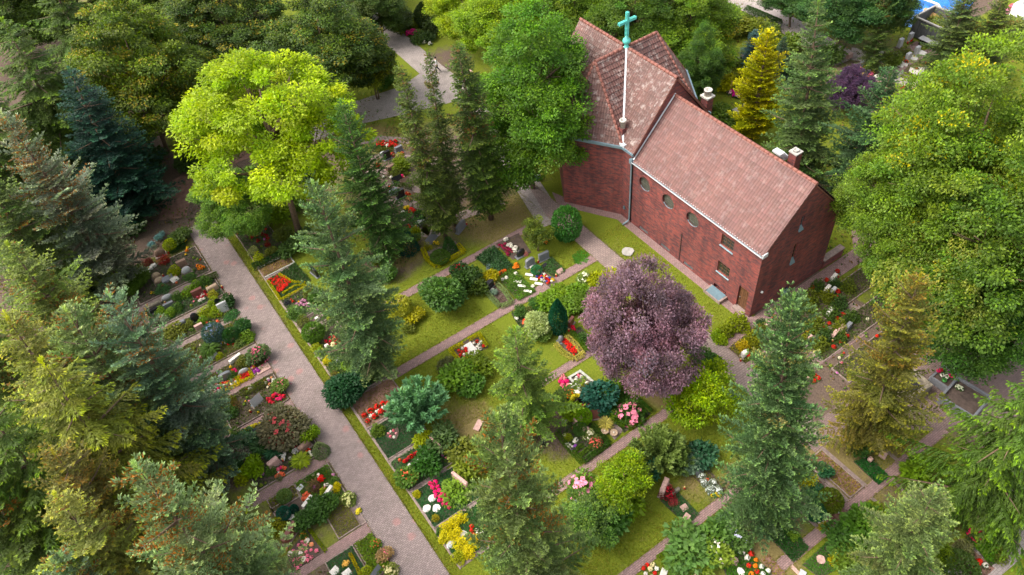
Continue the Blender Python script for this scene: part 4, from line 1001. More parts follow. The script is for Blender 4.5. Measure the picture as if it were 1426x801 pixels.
    # far graves on curving gravel rows
    for pts in ([(470,204),(530,193),(610,200)],[(480,226),(540,216),(610,226)],[(490,246),(540,238),(610,252)],[(500,262),(560,258),(620,275)],[(520,282),(570,282),(630,305)],[(540,300),(580,312),(610,330)],[(590,255),(600,300),(590,330)]): strip_px(pts, .8, 'grave_gravel', .02, 'grave_path')
    strip_px([(590,328),(612,312),(650,298),(700,280)], 1.0, 'grave_gravel', .018, 'grave_path')
    strip_px([(900,108),(945,78),(985,60)], .8, 'paver_small', .02, 'grave_path'); strip_px([(1000,98),(1040,76)], .7, 'grave_gravel', .02, 'grave_path'); strip_px([(1000,168),(1025,155),(1045,145)], .8, 'concrete', .02, 'grave_path')
    strip_px([(1225,115),(1262,88),(1300,70)], .9, 'paver_small', .024, 'grave_path'); strip_px([(1240,85),(1282,60)], .9, 'paver_small', .022, 'grave_path'); sheet('grave_square', [tuple(G(*p)[:2]) for p in ((1235,105),(1252,98),(1290,112),(1265,128))], 'paver_grey', .021)
    strip_px([(1426,690),(1400,655),(1370,640)], 2.2, 'paver_grey', .024, 'side_path'); strip_px([(1310,830),(1426,735)], 2.0, 'paver_grey', .022, 'side_path')
    strip_px([(1185,75),(1230,80)], 2.2, 'paver_grey', .02, 'far_path')

# ================================================================ trees
def trees():
    t = tree; C1 = 'conifers of the dense group at the left edge'
    # left group, from the back to the front
    t('frond',(5,30),(130,260),5.6,(.09,.15,.035),'broad soft green conifer filling the upper left corner','fir_tree')
    t('fir',(97,98),(190,302),4.6,(.022,.065,.05),'dark blue green fir with a thin pointed tip in front of the broad soft conifer','fir_tree')
    t('blue',(4,160),(172,400),3.4,(.215,.265,.20),'grey blue spruce hung with orange brown cones at the left edge','spruce_tree')
    t('norway',(-40,225),(105,430),3.6,(.12,.18,.06),'dark green spruce under the cone laden grey blue spruce','spruce_tree')
    t('norway',(12,342),(160,540),3.3,(.165,.225,.06),'pale olive spruce with drooping limbs beside the small side path','spruce_tree')
    t('blue',(152,410),(305,652),2.8,(.165,.255,.18),'blue spruce with a bare trunk foot standing next to the left graves','spruce_tree')
    t('blue',(92,432),(245,665),3.2,(.185,.255,.115),'silver tipped spruce with ochre cones left of the blue spruce','spruce_tree')
    t('norway',(8,440),(165,690),3.6,(.235,.265,.07),'golden green spruce crown above the left bottom corner','spruce_tree')
    t('frond',(60,505),(225,760),4.4,(.195,.225,.045),'yellow green fir with flat layered fronds in the left group','fir_tree')
    t('frond',(-30,560),(120,860),4.2,(.10,.17,.035),'mid green fir with broad hanging fronds at the lower left edge','fir_tree')
    t('gold',(75,630),(215,830),2.7,(.19,.185,.06),'brown tinged spruce half hidden between its green neighbours','spruce_tree')
    t('blue',(190,650),(380,900),3.3,(.20,.28,.14),'silvery blue spruce leaning over the pink begonia grave','spruce_tree')
    t('norway',(78,690),(210,900),2.9,(.235,.27,.08),'olive gold spruce in the bottom left corner with a feathery top','spruce_tree')
    t('blue',(85,772),(180,960),2.6,(.17,.25,.14),'small silver spruce tip just above the bottom edge at the left','spruce_tree')
    t('norway',(-60,640),(60,930),4.0,(.09,.14,.035),'deep green spruce cut off by the left edge near the bottom','spruce_tree')
    t('norway',(-70,420),(70,640),3.6,(.15,.215,.06),'olive spruce cut off by the left edge halfway down','spruce_tree')
    # top left broadleaves
    t('dark',(155,5),(225,215),6.0,(.08,.125,.025),'dark linden with yellowing leaf tips behind the blue green fir','linden_tree')
    t('dark',(300,-30),(325,110),5.4,(.045,.08,.02),'deep shaded linden at the top edge left of the hanging linden','linden_tree')
    t('dark',(436,-5),(465,160),5.6,(.055,.095,.025),'great dark linden with hanging outer branches above the forecourt','linden_tree')
    t('dark',(60,-70),(110,60),5.2,(.06,.10,.022),'leafy dark tree at the very top left edge','tree')
    t('norway',(264,22),(300,110),2.2,(.17,.21,.11),'small pale spruce poking out between the dark lindens','spruce_tree')
    t('small',(505,55),(520,110),2.4,(.16,.20,.03),'yellow green small tree at the edge of the great dark linden','small_tree', h=6.5)
    t('lime',(352,92),(418,330),6.4,(.25,.355,.022),'bright lime yellow ash tree over the top of the main path','ash_tree')
    t('round',(303,240),(325,360),3.0,(.12,.22,.05),'soft green tree low under the lime yellow ash','small_tree', h=7.0)
    t('dark',(225,-60),(255,70),5.6,(.06,.095,.022),'dark linden at the top edge between the two other lindens','linden_tree')
    t('frond',(-70,90),(75,330),5.2,(.07,.12,.03),'shaded green conifer at the left edge behind the cone laden spruce','fir_tree')
    t('round',(-20,-40),(40,90),5.5,(.07,.12,.03),'green tree in the outermost upper left corner','tree')
    t('round',(70,120),(110,220),4.5,(.06,.10,.025),'low dark green tree between the soft conifer and the blue green fir','tree',h=7)
    t('frond',(65,-40),(125,150),4.8,(.085,.14,.035),'second soft green conifer behind the one in the upper left corner','fir_tree')
    t('tall',(520,-60),(515,60),3.2,(.06,.10,.03),'dark tree at the top edge left of the upper path','tree')
    t('round',(470,-95),(460,20),5.5,(.08,.12,.03),'dark crown at the top edge behind the great linden','tree')
    # middle conifers
    t('green',(475,143),(545,365),2.4,(.08,.16,.05),'dense dark green spruce between the lime ash and the twin slender spruces','spruce_tree')
    t('slender',(555,92),(622,335),1.5,(.115,.165,.045),'leftmost of the three slender spruces by the far graves','spruce_tree')
    t('slender',(595,74),(634,315),1.15,(.10,.15,.045),'middle one of the three slender spruces by the far graves','spruce_tree')
    t('slender',(637,64),(684,305),2.0,(.085,.14,.035),'widest of the three slender spruces, beside the chapel path','spruce_tree')
    t('green',(437,258),(530,520),2.9,(.125,.205,.095),'tall blue green spruce standing alone beside the main path','spruce_tree')
    t('sparse',(716,458),(737,600),2.75,(.17,.265,.07),'young open spruce with long thin limbs on the central lawn','spruce_tree')
    t('blue',(693,583),(750,840),2.7,(.15,.215,.085),'tall pale green spruce at the bottom centre, right of the yellow cushions','spruce_tree')
    t('dense',(1105,416),(1060,735),2.25,(.11,.19,.085),'tall dense fir standing before the chapel door corner','fir_tree')
    t('gold',(1281,386),(1203,622),2.2,(.185,.19,.05),'golden brown spruce left of the stone basin','spruce_tree')
    t('green',(1302,683),(1238,820),2.3,(.155,.215,.085),'bushy silver topped spruce at the lower right by the narrow path','spruce_tree')
    t('pendula',(1450,535),(1362,725),4.0,(.095,.17,.03),'fresh green fir with long hanging fronds at the right edge','fir_tree')
    t('fir',(1141,-2),(1108,262),3.3,(.115,.185,.07),'large layered fir behind the chapel roof ridge','fir_tree')
    t('yellow',(1070,46),(1047,192),2.1,(.40,.40,.02),'golden yellow cypress behind the chapel','cypress_tree')
    t('green',(1242,98),(1180,288),2.9,(.065,.13,.06),'dark green spruce right of the large layered fir','spruce_tree')
    t('norway',(1236,-25),(1222,105),1.4,(.10,.15,.05),'thin ragged spruce beside the dark container','spruce_tree')
    t('norway',(1352,-30),(1318,115),2.7,(.11,.16,.06),'dark spruce right of the blue tarpaulin','spruce_tree')
    t('norway',(1398,-5),(1352,120),2.6,(.12,.165,.05),'olive spruce beside the far green lawn at top right','spruce_tree')
    t('norway',(1092,52),(1085,120),1.3,(.05,.09,.06),'little dark spruce between the yellow cypress and the layered fir','spruce_tree')
    t('norway',(1052,42),(1047,98),1.5,(.11,.22,.25),'pale blue little spruce behind the yellow cypress','spruce_tree')
    t('tall',(985,40),(955,160),1.9,(.06,.12,.03),'slender green tree close behind the right hip of the chapel roof','tree')
    # broadleaves
    t('plum',(893,382),(903,548),3.4,(.195,.128,.178),'purple leaved plum tree beside the chapel path','plum_tree')
    t('plum',(1192,95),(1188,160),2.0,(.07,.04,.09),'small dark purple tree behind the layered fir','plum_tree')
    t('tall',(738,12),(742,262),4.8,(.085,.175,.03),'tall rich green tree hiding the left end of the chapel','tree')
    t('round',(700,-45),(712,110),4.8,(.16,.25,.035),'light green tree at the top centre above the slender spruces','tree')
    t('round',(640,-60),(650,70),3.6,(.20,.28,.035),'bright yellow green tree at the top edge by the upper path','tree')
    t('round',(800,-60),(800,90),4.6,(.10,.17,.03),'mid green tree behind the copper cross','tree')
    t('round',(885,-40),(885,115),4.6,(.075,.14,.03),'dark green tree directly behind the chapel crossing','tree')
    t('tall',(965,-30),(955,110),4.3,(.12,.20,.035),'leafy green tree right of the copper cross','tree')
    t('round',(1205,-60),(1165,65),5.0,(.045,.10,.035),'dark broad tree by the far path at the top right','tree')
    t('tall',(1110,-75),(1108,40),3.0,(.04,.09,.03),'tree with a thick bare trunk standing beside the far path','tree')
    t('layer',(1405,70),(1310,420),5.8,(.12,.19,.035),'huge pale green hornbeam on the right side, top lit','hornbeam_tree')
    t('layer',(1290,195),(1250,420),4.1,(.115,.185,.035),'layered green hornbeam right beside the chapel gable','hornbeam_tree')
    t('round',(1440,215),(1340,480),5.6,(.085,.15,.03),'deep green tree behind the weeping birch at the right edge','tree')
    t('birch',(1392,262),(1342,500),4.4,(.19,.24,.055),'weeping birch with hanging strands at the right edge','birch_tree')
    t('round',(1395,360),(1340,510),4.2,(.05,.115,.025),'dark low tree over the grey grave planters','tree')
    t('small',(987,524),(985,612),2.1,(.20,.30,.03),'lime green small tree below the purple plum','small_tree', h=5.0)
    t('small',(869,652),(866,735),1.65,(.155,.24,.03),'yellow green bushy tree beside the red rhododendron grave','small_tree', h=4.0)
    t('small',(745,305),(748,352),1.2,(.12,.165,.04),'small round headed tree beside the tall clipped bush','small_tree', h=3.4)
    t('small',(820,712),(815,760),1.7,(.10,.18,.05),'glossy green bush touching the pale green bottom spruce','small_tree', h=2.8)
    t('round',(1260,-60),(1250,30),2.6,(.06,.10,.03),'dark tree at the top edge left of the blue tarpaulin','tree', h=9)

# ================================================================ the plots beside the main path (right side)
def plots_right():
    g, sh, fl, st, pl, hd = grave, shrub, flowers, stone, plate, hedge
    D = 'beside the main path'
    # 1 heather plot under the ash
    g(None,'grave with reddish heather and a yellow green shrub at the top of the main path','soil',rect=(4.97,48.3,7.6,54.2),cover=MD,h=.08,dens=220)
    sh(360,360,1.15,.9,YG,'dome','yellow green shrub at the corner of the heather grave')
    hd([(352,372),(376,362),(398,350)],.6,.45,DK,'dark green hedge on the heather grave below the ash')
    sh(351,349,.9,.5,(.30,.34,.16),'dome','cream and green leaved shrub left of the reddish heather')
    fl([],DRED,.45,'dark red heather cushion on the grave at the top of the main path','heather cushions at the top of the main path','heather','heather',.7,[(338,328),(358,318),(378,335),(356,342)],9)
    st(339,318,.6,.25,.45,'stone_pink','small pale pink stone under the lime ash beside the main path','boulder')
    sh(378,350,.9,.6,OL,'loose','olive shrub behind the dark hedge of the heather grave'); sh(372,340,.6,.5,DRED,'fuzz','rust red heather beside the olive shrub')
    # dry strip, red carpet grave
    g(None,'bare dry strip of turf grave between the dark hedge and the red carpet',rect=(4.97,46.9,7.5,48.15),cover=(.26,.21,.08),h=.02,dens=300,soil='red_soil',edging='pale_kerb',open_side=3)
    g([(374,390),(411,367),(433,391),(392,418)],'grave with a red begonia carpet and dark green cover in yellow edging',cover=(.045,.10,.025),h=.10,dens=650)
    fl([],RED,.27,'red begonia in the dense carpet beside the main path','red begonia carpet','begonia','begonia',.8,[(375,391),(391,383),(407,393),(390,409)],46,.62)
    hd([(373,391),(391,418),(432,396)],.16,.2,GY,'yellow green edging round the red begonia carpet'); hd([(389,382),(408,393),(425,394)],.14,.18,GY,'yellow green band dividing the red carpet from the dark green cover'); hd([(394,409),(410,399),(424,397)],.13,.18,GY,'curved yellow green band inside the red carpet grave')
    st(437,378,.9,.2,.8,'granite_black','dark headstone shaded by the tall blue green spruce',rz=-1.4)
    # pink flower plot
    g(None,'grave with pink phlox and mixed shrubs between the red carpet and the box ball',rect=(4.97,41.3,7.3,43.75),cover=MD,h=.07,dens=250)
    fl([],MAUVE,.32,'pink phlox on the grave below the red carpet','pink phlox','phlox','flower',.9,[(411,423),(426,418),(431,428),(416,429)],9,.6)
    sh(410,435,1.35,.9,LG,'dome','fresh green rounded shrub beside the pink phlox'); sh(399,421,.6,.35,(.03,.035,.05),'dome','blackish low plant at the corner by the main path'); sh(443,413,1.2,1.0,MD,'loose','green bush under the tall blue green spruce'); sh(430,407,1.1,.7,OL,'dome','olive mound behind the pink phlox')
    st(431,424,.22,.15,.3,'stone_white','small white stone among the pink phlox','boulder',base=False)
    g(None,'dark soil grave with a small white stone below the pink phlox',rect=(4.97,39.85,6.9,41.1),soil='soil')
    sh(422,447,1.1,.7,OL,'fuzz','olive conifer mound on the dark soil grave'); st(442,444,.35,.25,.3,'stone_white','small white stone on dark soil beside the olive mound','boulder',base=False)
    g(None,'grave with a clipped ball and red and cream dahlias beside the main path',rect=(4.97,37.0,7.5,39.65),cover=MD,h=.06,dens=200)
    sh(436,463,1.55,1.35,(.075,.15,.025),'box','large clipped green ball on the dahlia grave')
    fl([],CRIM,.34,'crimson dahlia beside the clipped ball','crimson dahlias beside the ball','dahlia','dahlia',.8,[(452,478),(464,469),(478,478),(461,487)],10,.7); fl([(464,480)],CREAM,.5,'cream dahlia amid the crimson dahlias',name='dahlia',cat='dahlia'); fl([(466,472),(470,476)],PEACH,.3,'pale peach dahlia at the edge of the crimson dahlias','peach dahlias',name='dahlia',cat='dahlia')
    sh(440,484,.9,.5,YG,'dome','yellow green cushion next to the crimson dahlias'); sh(446,490,.9,.45,BR,'dome','light green cushion below the yellow green one'); st(455,482,.3,.25,.25,'stone_white','white pebble between the cushions and the crimson dahlias','boulder',base=False)
    g(None,'wide grave with creeping juniper and a dark yew bush beside the main path',rect=(4.97,32.55,8.2,36.75),cover=LG,h=.16,dens=360,ll=.14,lw=.07)
    sh(456,501,.85,.45,GY,'dome','bright yellow cushion on the juniper grave'); st(470,502,.3,.25,.3,'granite_light','light grey stone right of the yellow cushion','boulder',base=False)
    sh(483,541,2.7,1.5,(.02,.07,.03),'big','dark green yew bush at the end of the juniper grave'); sh(465,522,.9,.4,(.14,.13,.03),'fuzz','bronze cushion in front of the yew bush'); sh(486,508,1.2,.5,BR,'dome','soft green mound left of the tall spruce trunk'); sh(498,520,1.5,.7,LG,'loose','spreading juniper behind the dark yew')
    sh(508,500,1.3,.7,MD,'loose','creeping juniper at the foot of the tall spruce')
    # begonia row
    g(None,'earth grave with a row of red and white begonias in front of the young pine',rect=(4.97,29.65,8.2,32.3),soil='red_soil',cover=(.12,.105,.03),dens=110,h=.05)
    fl([(507,578),(512,586),(516.4,572.7),(522,580),(525,567),(530.5,573.6),(533,562),(540,562.7)],RED,.47,'large red begonia in the row before the young pine','red begonias before the young pine','begonia','begonia',.8)
    fl([(516.4,579),(520,577),(524,573.6),(528,571),(533,568),(537,566)],WHT,.28,'white begonia between the large red ones','white begonias before the young pine','begonia','begonia',.7)
    # heart bed
    g(None,'grave of dark green turf with a heart shaped flower bed beside the main path',rect=(4.97,26.8,8.0,29.45),cover=(.035,.115,.04),h=.05,dens=1100,ll=.07,lw=.035)
    sh(525,599,1.15,.6,(.10,.16,.025),'dome','yellow green cushion at the corner of the dark turf grave')
    p = G(548,606); b = MB(); b.prism([(p.x + .46*math.sin(a)**3, p.y + .03*(13*math.cos(a)-5*math.cos(2*a)-2*math.cos(3*a))) for a in [2*PI*k/24 for k in range(24)]], .03, .11); o = b.build('heart_bed','soil'); tag(o,'heart shaped bed of dark earth with pink and white flowers on green turf','flower bed')
    fl([(544,601),(548,600),(552,604),(549,609),(544,608),(541,604)],[WHT,PINK,(.75,.35,.4)],.26,'pale flower in the heart shaped bed','flowers in the heart bed')
    sh(581,563,4.5,3.7,(.115,.235,.125),'shoots','young blue green pine with upright shoots beside the main path','young_pine','pine')
    # astilbe
    g(None,'grave with a red astilbe row and a rose bush beside the main path',rect=(4.97,24.1,8.3,26.5),cover=(.065,.14,.05),h=.10,dens=420)
    fl([(563.7,643),(567,641),(570,638.5),(573.5,636),(577,633.5),(581,631),(585,629)],[RED,CRIM,(.6,.08,.08)],.36,'red astilbe plume in the diagonal row','red astilbe row','astilbe','astilbe',1.1); fl([(557,641),(597,626),(593,629)],[CORAL,PINK],.3,'pink astilbe at the end of the red row','pink astilbes','astilbe','astilbe',1.1)
    for i,(x,y) in enumerate(((588,633),(580.5,640),(570,649))): pl(x,y,.5,.3,'stone_white','white flat stone, %s of the three beside the red astilbe' % ('topmost','middle','lowest')[i],round_=True,rz=.5,name='flat_stone',cat='stone')
    sh(598,643,1.8,1.2,(.035,.10,.02),'loose','dense dark green bush beside the red astilbe'); sh(568,662,1.5,.9,LG,'loose','rose bush with coral blooms on the astilbe grave','rose_bush','rose',blossom='few',bcol=CORAL)
    st(608,620,.16,1.15,.85,'stone_pink','narrow pink headstone seen edge on behind the dark green bush',rz=.12); plate(568,673,.4,.4,'sandstone','little tan lantern stand on the edge of the astilbe grave',name='grave_lantern',cat='lantern',tilt=0)
    sh(590,612,1.2,.7,YG,'loose','yellow green bush at the foot of the young pine'); sh(622,610,2.0,1.3,(.07,.12,.045),'loose','dark green bush behind the narrow pink headstone'); sh(645,625,2.0,1.1,OL,'loose','olive bush at the edge of the central lawn'); sh(655,650,1.8,1.0,(.15,.19,.03),'loose','sprawling yellow green bush left of the pale bottom spruce')
    # hot pink grave
    g(None,'green grave with a diagonal band of hot pink begonias and white stones',rect=(4.97,21.1,8.3,23.85),cover=(.035,.12,.04),h=.05,dens=1000,ll=.075,lw=.04)
    fl([],HOT,.36,'hot pink begonia in the diagonal band','hot pink begonia band','begonia','begonia',.8,[(599,674),(608,671),(629,702),(626,708),(614,704)],26,.62)
    for i,(x,y) in enumerate(((602,694),(594,708),(608,708))): pl(x,y,.52,.5,'stone_white','rough white slab, %s of the three beside the hot pink band' % ('topmost','left','right')[i],round_=True,name='flat_stone',cat='stone',seed=i)
    sh(635,683,2.4,.65,BR,'dome','fresh green leafy mound above the hot pink band',wy=1.9); sh(580,688,.55,.45,GY,'dome','golden cushion at the corner of the hot pink grave'); sh(606,721,.55,.45,(.30,.26,.03),'fuzz','bronze yellow grass tuft below the hot pink band')
    st(641,670,.2,1.25,.9,'stone_pink','pale arched headstone behind the fresh green mound','boulder',rz=.25)
    # yellow cushions
    g(None,'grave with bright yellow cushion plants and red and white begonias',rect=(4.97,18.4,8.6,20.85),cover=(.05,.14,.04),h=.05,dens=700)
    for i,(x,y,w,l) in enumerate(((643,720,.85,'topmost bright yellow cushion, nearest the white slab'),(632,727,.9,'bright yellow cushion just below the topmost one'),(621,734,.8,'bright yellow cushion at the upper left of the yellow group'),(619,747,.95,'bright yellow cushion at the left edge of the group'),(634,744,.85,'bright yellow cushion in the middle of the group'),(643,758,1.1,'largest bright yellow cushion, left of the pale plate'),(651,769,.9,'lowest bright yellow cushion of the group'),(661,755,.9,'bright yellow cushion beneath the spruce limb'))):
        sh(x,y,w,.55,(.52,.47,.01),'dome',l,'cushion_plant','cushion plant')
    sh(638,776,.9,.5,(.27,.30,.03),'dome','yellow green cushion below the bright yellow ones','cushion_plant','cushion plant'); sh(612,740,.6,.4,MD,'dome','small green cushion at the corner of the yellow cushion grave')
    pl(645,745,.5,.35,'stone_white','white plaque among the bright yellow cushions',rz=.5); pl(628,759,.6,.5,'granite_light','grey flat stone at the edge of the yellow cushion grave',round_=True,name='flat_stone',cat='stone'); pl(645,716,.35,.45,'stone_white','white slab at the upper end of the yellow cushions',rz=.4,round_=True,name='flat_stone',cat='stone')
    fl([(657,733),(657,739),(659,745),(655,747),(668,752),(664,750),(676,734),(679,737)],RED,.3,'red begonia beside the yellow cushions','red begonias beside the yellow cushions','begonia','begonia'); fl([(664,738),(665,743),(668,748),(671,742)],WHT,.26,'white begonia beside the yellow cushions','white begonias beside the yellow cushions','begonia','begonia')

# ================================================================ the rows left of the main path
def rows_left():
    g, sh, fl, st, pl, hd = grave, shrub, flowers, stone, plate, hedge
    g(None,'dark grave row with hostas and a yellow ball under the lime ash',rect=(-3.9,50.45,1.75,54.0),cover=(.05,.09,.03),h=.07,dens=160)
    sh(221,331,.8,.55,(.16,.30,.33),'rosette','pale blue hosta beside the yellow ball'); sh(211,341,.7,.5,(.13,.26,.30),'rosette','blue green hosta lowest on the dark row'); sh(226,326,.6,.5,(.15,.27,.30),'rosette','small blue hosta behind the pale blue one')
    sh(237,341,1.1,.95,(.24,.30,.02),'box','round yellow green ball in the dark upper row'); fl([(248,334),(253,331)],RED,.4,'red flower right of the yellow green ball','red flowers right of the ball'); fl([(250,338),(254,340),(258,335),(261,345)],YEL,.36,'yellow flower right of the yellow green ball','yellow flowers right of the ball'); fl([(260,349)],ORG,.4,'orange flower at the end of the yellow flowers')
    hd([(238,352),(258,341)],.3,.35,DK,'low dark hedge below the yellow flowers')
    st(222,352,.8,.35,.75,'stone_brown','brown rounded headstone behind the red heather','round')
    sh(229,361,1.2,.55,(.26,.04,.035),'fuzz','spreading dark red plant before the brown headstone'); sh(205,364,1.0,.5,(.15,.03,.03),'fuzz','dark red plant at the left end of the upper row')
    for i,(x,y) in enumerate(((209,374),(214,370),(205,378))): st(x,y,.4,.3,.25,'stone_white','pale pebble stone, %s of three on the left end of the second row' % ('middle','upper','lower')[i],'boulder',base=False,seed=i)
    g(None,'grave row with tan stones and a white plaque under the lime ash',rect=(-3.9,47.3,1.75,49.65),cover=(.055,.12,.045),h=.09,dens=330)
    st(217,384,.7,.35,.65,'sandstone','tan rounded headstone, upper of the pair in the second row','round'); st(221,390,.75,.35,.55,'sandstone','tan rounded headstone, lower of the pair in the second row','round',seed=4)
    st(253,367,.75,.28,.65,'stone_brown','reddish headstone behind the yellow green shrub'); st(259,376,.75,.3,.65,'granite_light','grey pink headstone right of the yellow green shrub','round'); sh(241,378,1.1,.75,YG,'dome','yellow green shrub between the tan and the reddish headstones')
    pl(243.5,389.5,.6,.55,'stone_white','square white plaque leaning on the second grave row',tilt=.5,rz=.25); fl([(280,372),(278,374),(283,373),(276,371)],ORG,.4,'orange marigold at the edge of the main path','orange marigolds','marigold','marigold'); fl([(246,394),(225,402),(227,398)],CORAL,.25,'pale red flower beside the white plaque','pale red flowers')
    sh(264,386,1.1,.3,MD,'dome','flat green cover before the grey pink headstone'); sh(225,402,1.3,.45,(.07,.15,.06),'dome','green cover below the tan headstones'); st(233,388,.9,.3,.4,'granite_grey','dark flat stone between the tan headstones and the plaque','desk')
    g(None,'grave row with green shrubs and a red flowered grave at the main path',rect=(-3.9,44.85,1.7,46.7),cover=(.08,.13,.03),h=.08,dens=330)
    st(232,414,.85,.25,.55,'granite_light','pale grey rounded headstone in the third row','round'); st(216,425,1.0,.3,.5,'moss_stone','mottled rough headstone at the left end of the third row','boulder'); st(235,425,.75,.22,.5,'granite_grey','dark grey headstone below the pale grey one'); st(215,432,.7,.22,.4,'granite_black','near black headstone at the left end of the third row')
    for x,y,w,c,l in ((260,407,1.1,BR,'fresh green bush in the middle of the third row'),(246,412,.9,LG,'green bush left of the fresh green bush'),(224,433,.8,BR,'light green bush between the two dark headstones'),(236,436,.9,BR,'light green bush below the dark grey headstone'),(246,428,.9,LG,'rounded green bush at the middle of the third row'),(285,391,1.1,LG,'green bush beside the main path edge in the third row'),(271,398,1.0,BR,'light green bush above the red brown headstone'),(296,410,.8,(.30,.30,.05),'yellowish bush beside the beige stone')): sh(x,y,w,.65,c,'dome',l)
    sh(229,443,.8,.5,SIL,'dome','whitish green shrub at the end of the third row')
    st(275,408,.85,.22,.75,'stone_red','polished red brown headstone behind red and white flowers'); fl([],CRIM,.3,'crimson begonia before the red brown headstone','crimson begonias in the third row','begonia','begonia',.8,[(273,415),(286,406),(292,412),(278,420)],9,.6); fl([(281,413),(283,410),(280,418),(284,416),(278,419)],WHT,.33,'white begonia before the red brown headstone','white begonias in the third row','begonia','begonia'); st(296,402,.85,.3,.6,'sandstone','beige rough headstone right of the red flowers','boulder')
    hd([(268,392),(285,389),(303,382)],.5,.35,(.07,.11,.03),'low green hedge at the top of the third row'); 
    g(None,'grave row with a black headstone and a blue flowering bush left of the main path',rect=(-3.4,41.25,1.75,44.2),cover=(.14,.165,.03),h=.08,dens=330)
    st(270.5,442,.6,.22,.95,'granite_black','tall black rounded headstone in the fourth row','round'); st(311,429,.75,.2,.85,'granite_light','large light grey headstone at the main path in the fourth row',tilt=-.25); sh(319,419,1.1,.9,DK,'loose','dark conifer behind the light grey headstone'); sh(303,420,.5,.6,(.02,.03,.04),'column','small blackish conifer left of the light grey headstone'); sh(321,440,1.3,.25,(.04,.12,.035),'dome','dark green cover before the light grey headstone')
    for x,y,w,c,l in ((285,434,1.1,YG,'yellow green bush right of the black headstone'),(300,434,1.1,(.20,.27,.03),'yellow green bush left of the light grey headstone'),(296,421,1.0,(.18,.25,.03),'yellow green bush at the upper edge of the fourth row'),(243,460,1.9,(.13,.15,.025),'broad olive bush at the left end of the fourth row'),(264,452,.8,OL,'olive bush beneath the black headstone'),(281,447,.8,BR,'light green bush between the black headstone and the blue bush')): sh(x,y,w,.65,c,'dome',l)
    st(277,455,.6,.22,.5,'stone_pink','pinkish headstone left of the blue flowering bush'); st(252.5,451,.7,.25,.5,'granite_grey','dark weathered headstone above the broad olive bush','boulder'); fl([(303,448),(301,451),(305,451),(288,450)],[CORAL,WHT,RED,CORAL],.28,'mixed red and white flower above the blue bush','mixed flowers above the blue bush'); 
    g(None,'grave row with a blue flowering bush and dark green balls left of the main path',rect=(-2.5,38.5,1.75,40.5),cover=(.12,.15,.03),h=.08,dens=300); pl(330,474,.9,.7,'stone_red','red brown slab between the blue bush and the dark green ball',tilt=.05,name='grave_slab',cat='slab')
    sh(297,464,1.55,1.5,(.055,.11,.10),'box','large blue flowering round bush in the left rows','hydrangea','hydrangea',blossom='many',bcol=(.28,.36,.60)); sh(292,486,1.6,.8,LG,'rosette','fern like green plant below the blue flowering bush'); sh(321,467,1.15,1.1,(.03,.09,.025),'box','dark green ball left of the light green shrub'); sh(340,453,1.3,1.0,(.035,.095,.03),'loose','dark green bush at the main path in the fifth row'); sh(343,468,1.2,.7,BR,'dome','light green shrub at the corner of the fifth row'); sh(332,478,.9,.4,(.15,.22,.07),'dome','pale green cushion below the dark green ball')
    fl([(331,474),(334,467)],HOT,.25,'pink flower beside the light green shrub','pink flowers beside the light green shrub'); pl(297,496,.7,.3,'granite_light','grey flat plaque beneath the fern like plant',rz=.3); sh(305,496,.6,.4,YG,'dome','small yellow green plant beside the grey flat plaque'); hd([(334,483),(351,473)],.12,.16,DK,'thin dark edging at the corner of the fifth row')
    # sixth row: yellow framed graves
    g(None,'grave row with two yellow edged flower beds left of the main path',rect=(-2.3,35.05,1.75,37.85),cover=(.10,.115,.03),h=.07,dens=200)
    sh(360,494,1.5,1.15,(.09,.14,.06),'loose','pink flowering hydrangea beside the main path','hydrangea','hydrangea',blossom='many',bcol=(.80,.22,.36)); st(327.5,500,.95,.22,.4,'stone_white','long white low stone left of the pink hydrangea','slab',rz=.25); sh(333,507,.9,.5,(.17,.12,.05),'fuzz','dry brown grass tuft behind the yellow edged bed'); sh(340,503,.9,.6,OL,'loose','olive shrub left of the pink hydrangea'); sh(337,507,.4,.4,CREAM,'fuzz','cream grass tuft right of the dry brown one')
    pl(366,513,1.0,.6,'stone_pink','rosy grey slab at the main path below the pink hydrangea',tilt=.1,name='grave_slab',cat='slab'); fl([(353,515),(355,518),(358,514),(360,517),(351,512)],PUR,.32,'purple flower left of the rosy grey slab','purple flowers below the hydrangea'); fl([(354,512),(352,510)],ORG,.3,'orange flower above the purple ones','orange flowers above the purple ones'); pl(350,503,.3,.3,'granite_light','small grey stone under the pink hydrangea',round_=True,name='flat_stone',cat='stone')
    hd([(333,522),(335.5,532),(352,525),(346,514)],.16,.17,(.55,.50,.01),'yellow edging of the bed nearer the main path'); fl([],RED,.27,'red begonia inside the yellow edged bed nearer the main path','red begonias in the yellow edging','begonia','begonia',.8,[(335,524),(345,518),(350,523),(337,530)],12,.6); st(339,517,.75,.22,.5,'granite_light','light grey rounded headstone of the nearer yellow edged bed','round')
    hd([(307,535),(312.5,544.5),(334,534),(329,526)],.18,.18,(.55,.50,.01),'yellow edging of the bed farther from the main path'); fl([],[RED,CORAL,YEL,WHT],.26,'mixed begonia inside the farther yellow edged bed','mixed begonias in the yellow edging','begonia','begonia',.8,[(310,535),(326,529),(331,533),(314,541)],16,.6); st(313.5,524,.85,.22,.7,'granite_grey','dark grey headstone of the farther yellow edged bed','arch'); sh(321,523,.8,.5,LG,'dome','green plant right of the dark grey headstone'); fl([(327,515),(329,517)],HOT,.28,'pink rose above the farther yellow edged bed','pink roses above the yellow bed')
    fl([],[PINK,WHT,HOT,(.45,.42,.45)],.36,'pink or white heather left of the yellow edged beds','heather left of the yellow beds','heather','heather',.7,[(291,543),(304,536),(309,546),(297,553)],12,.6)
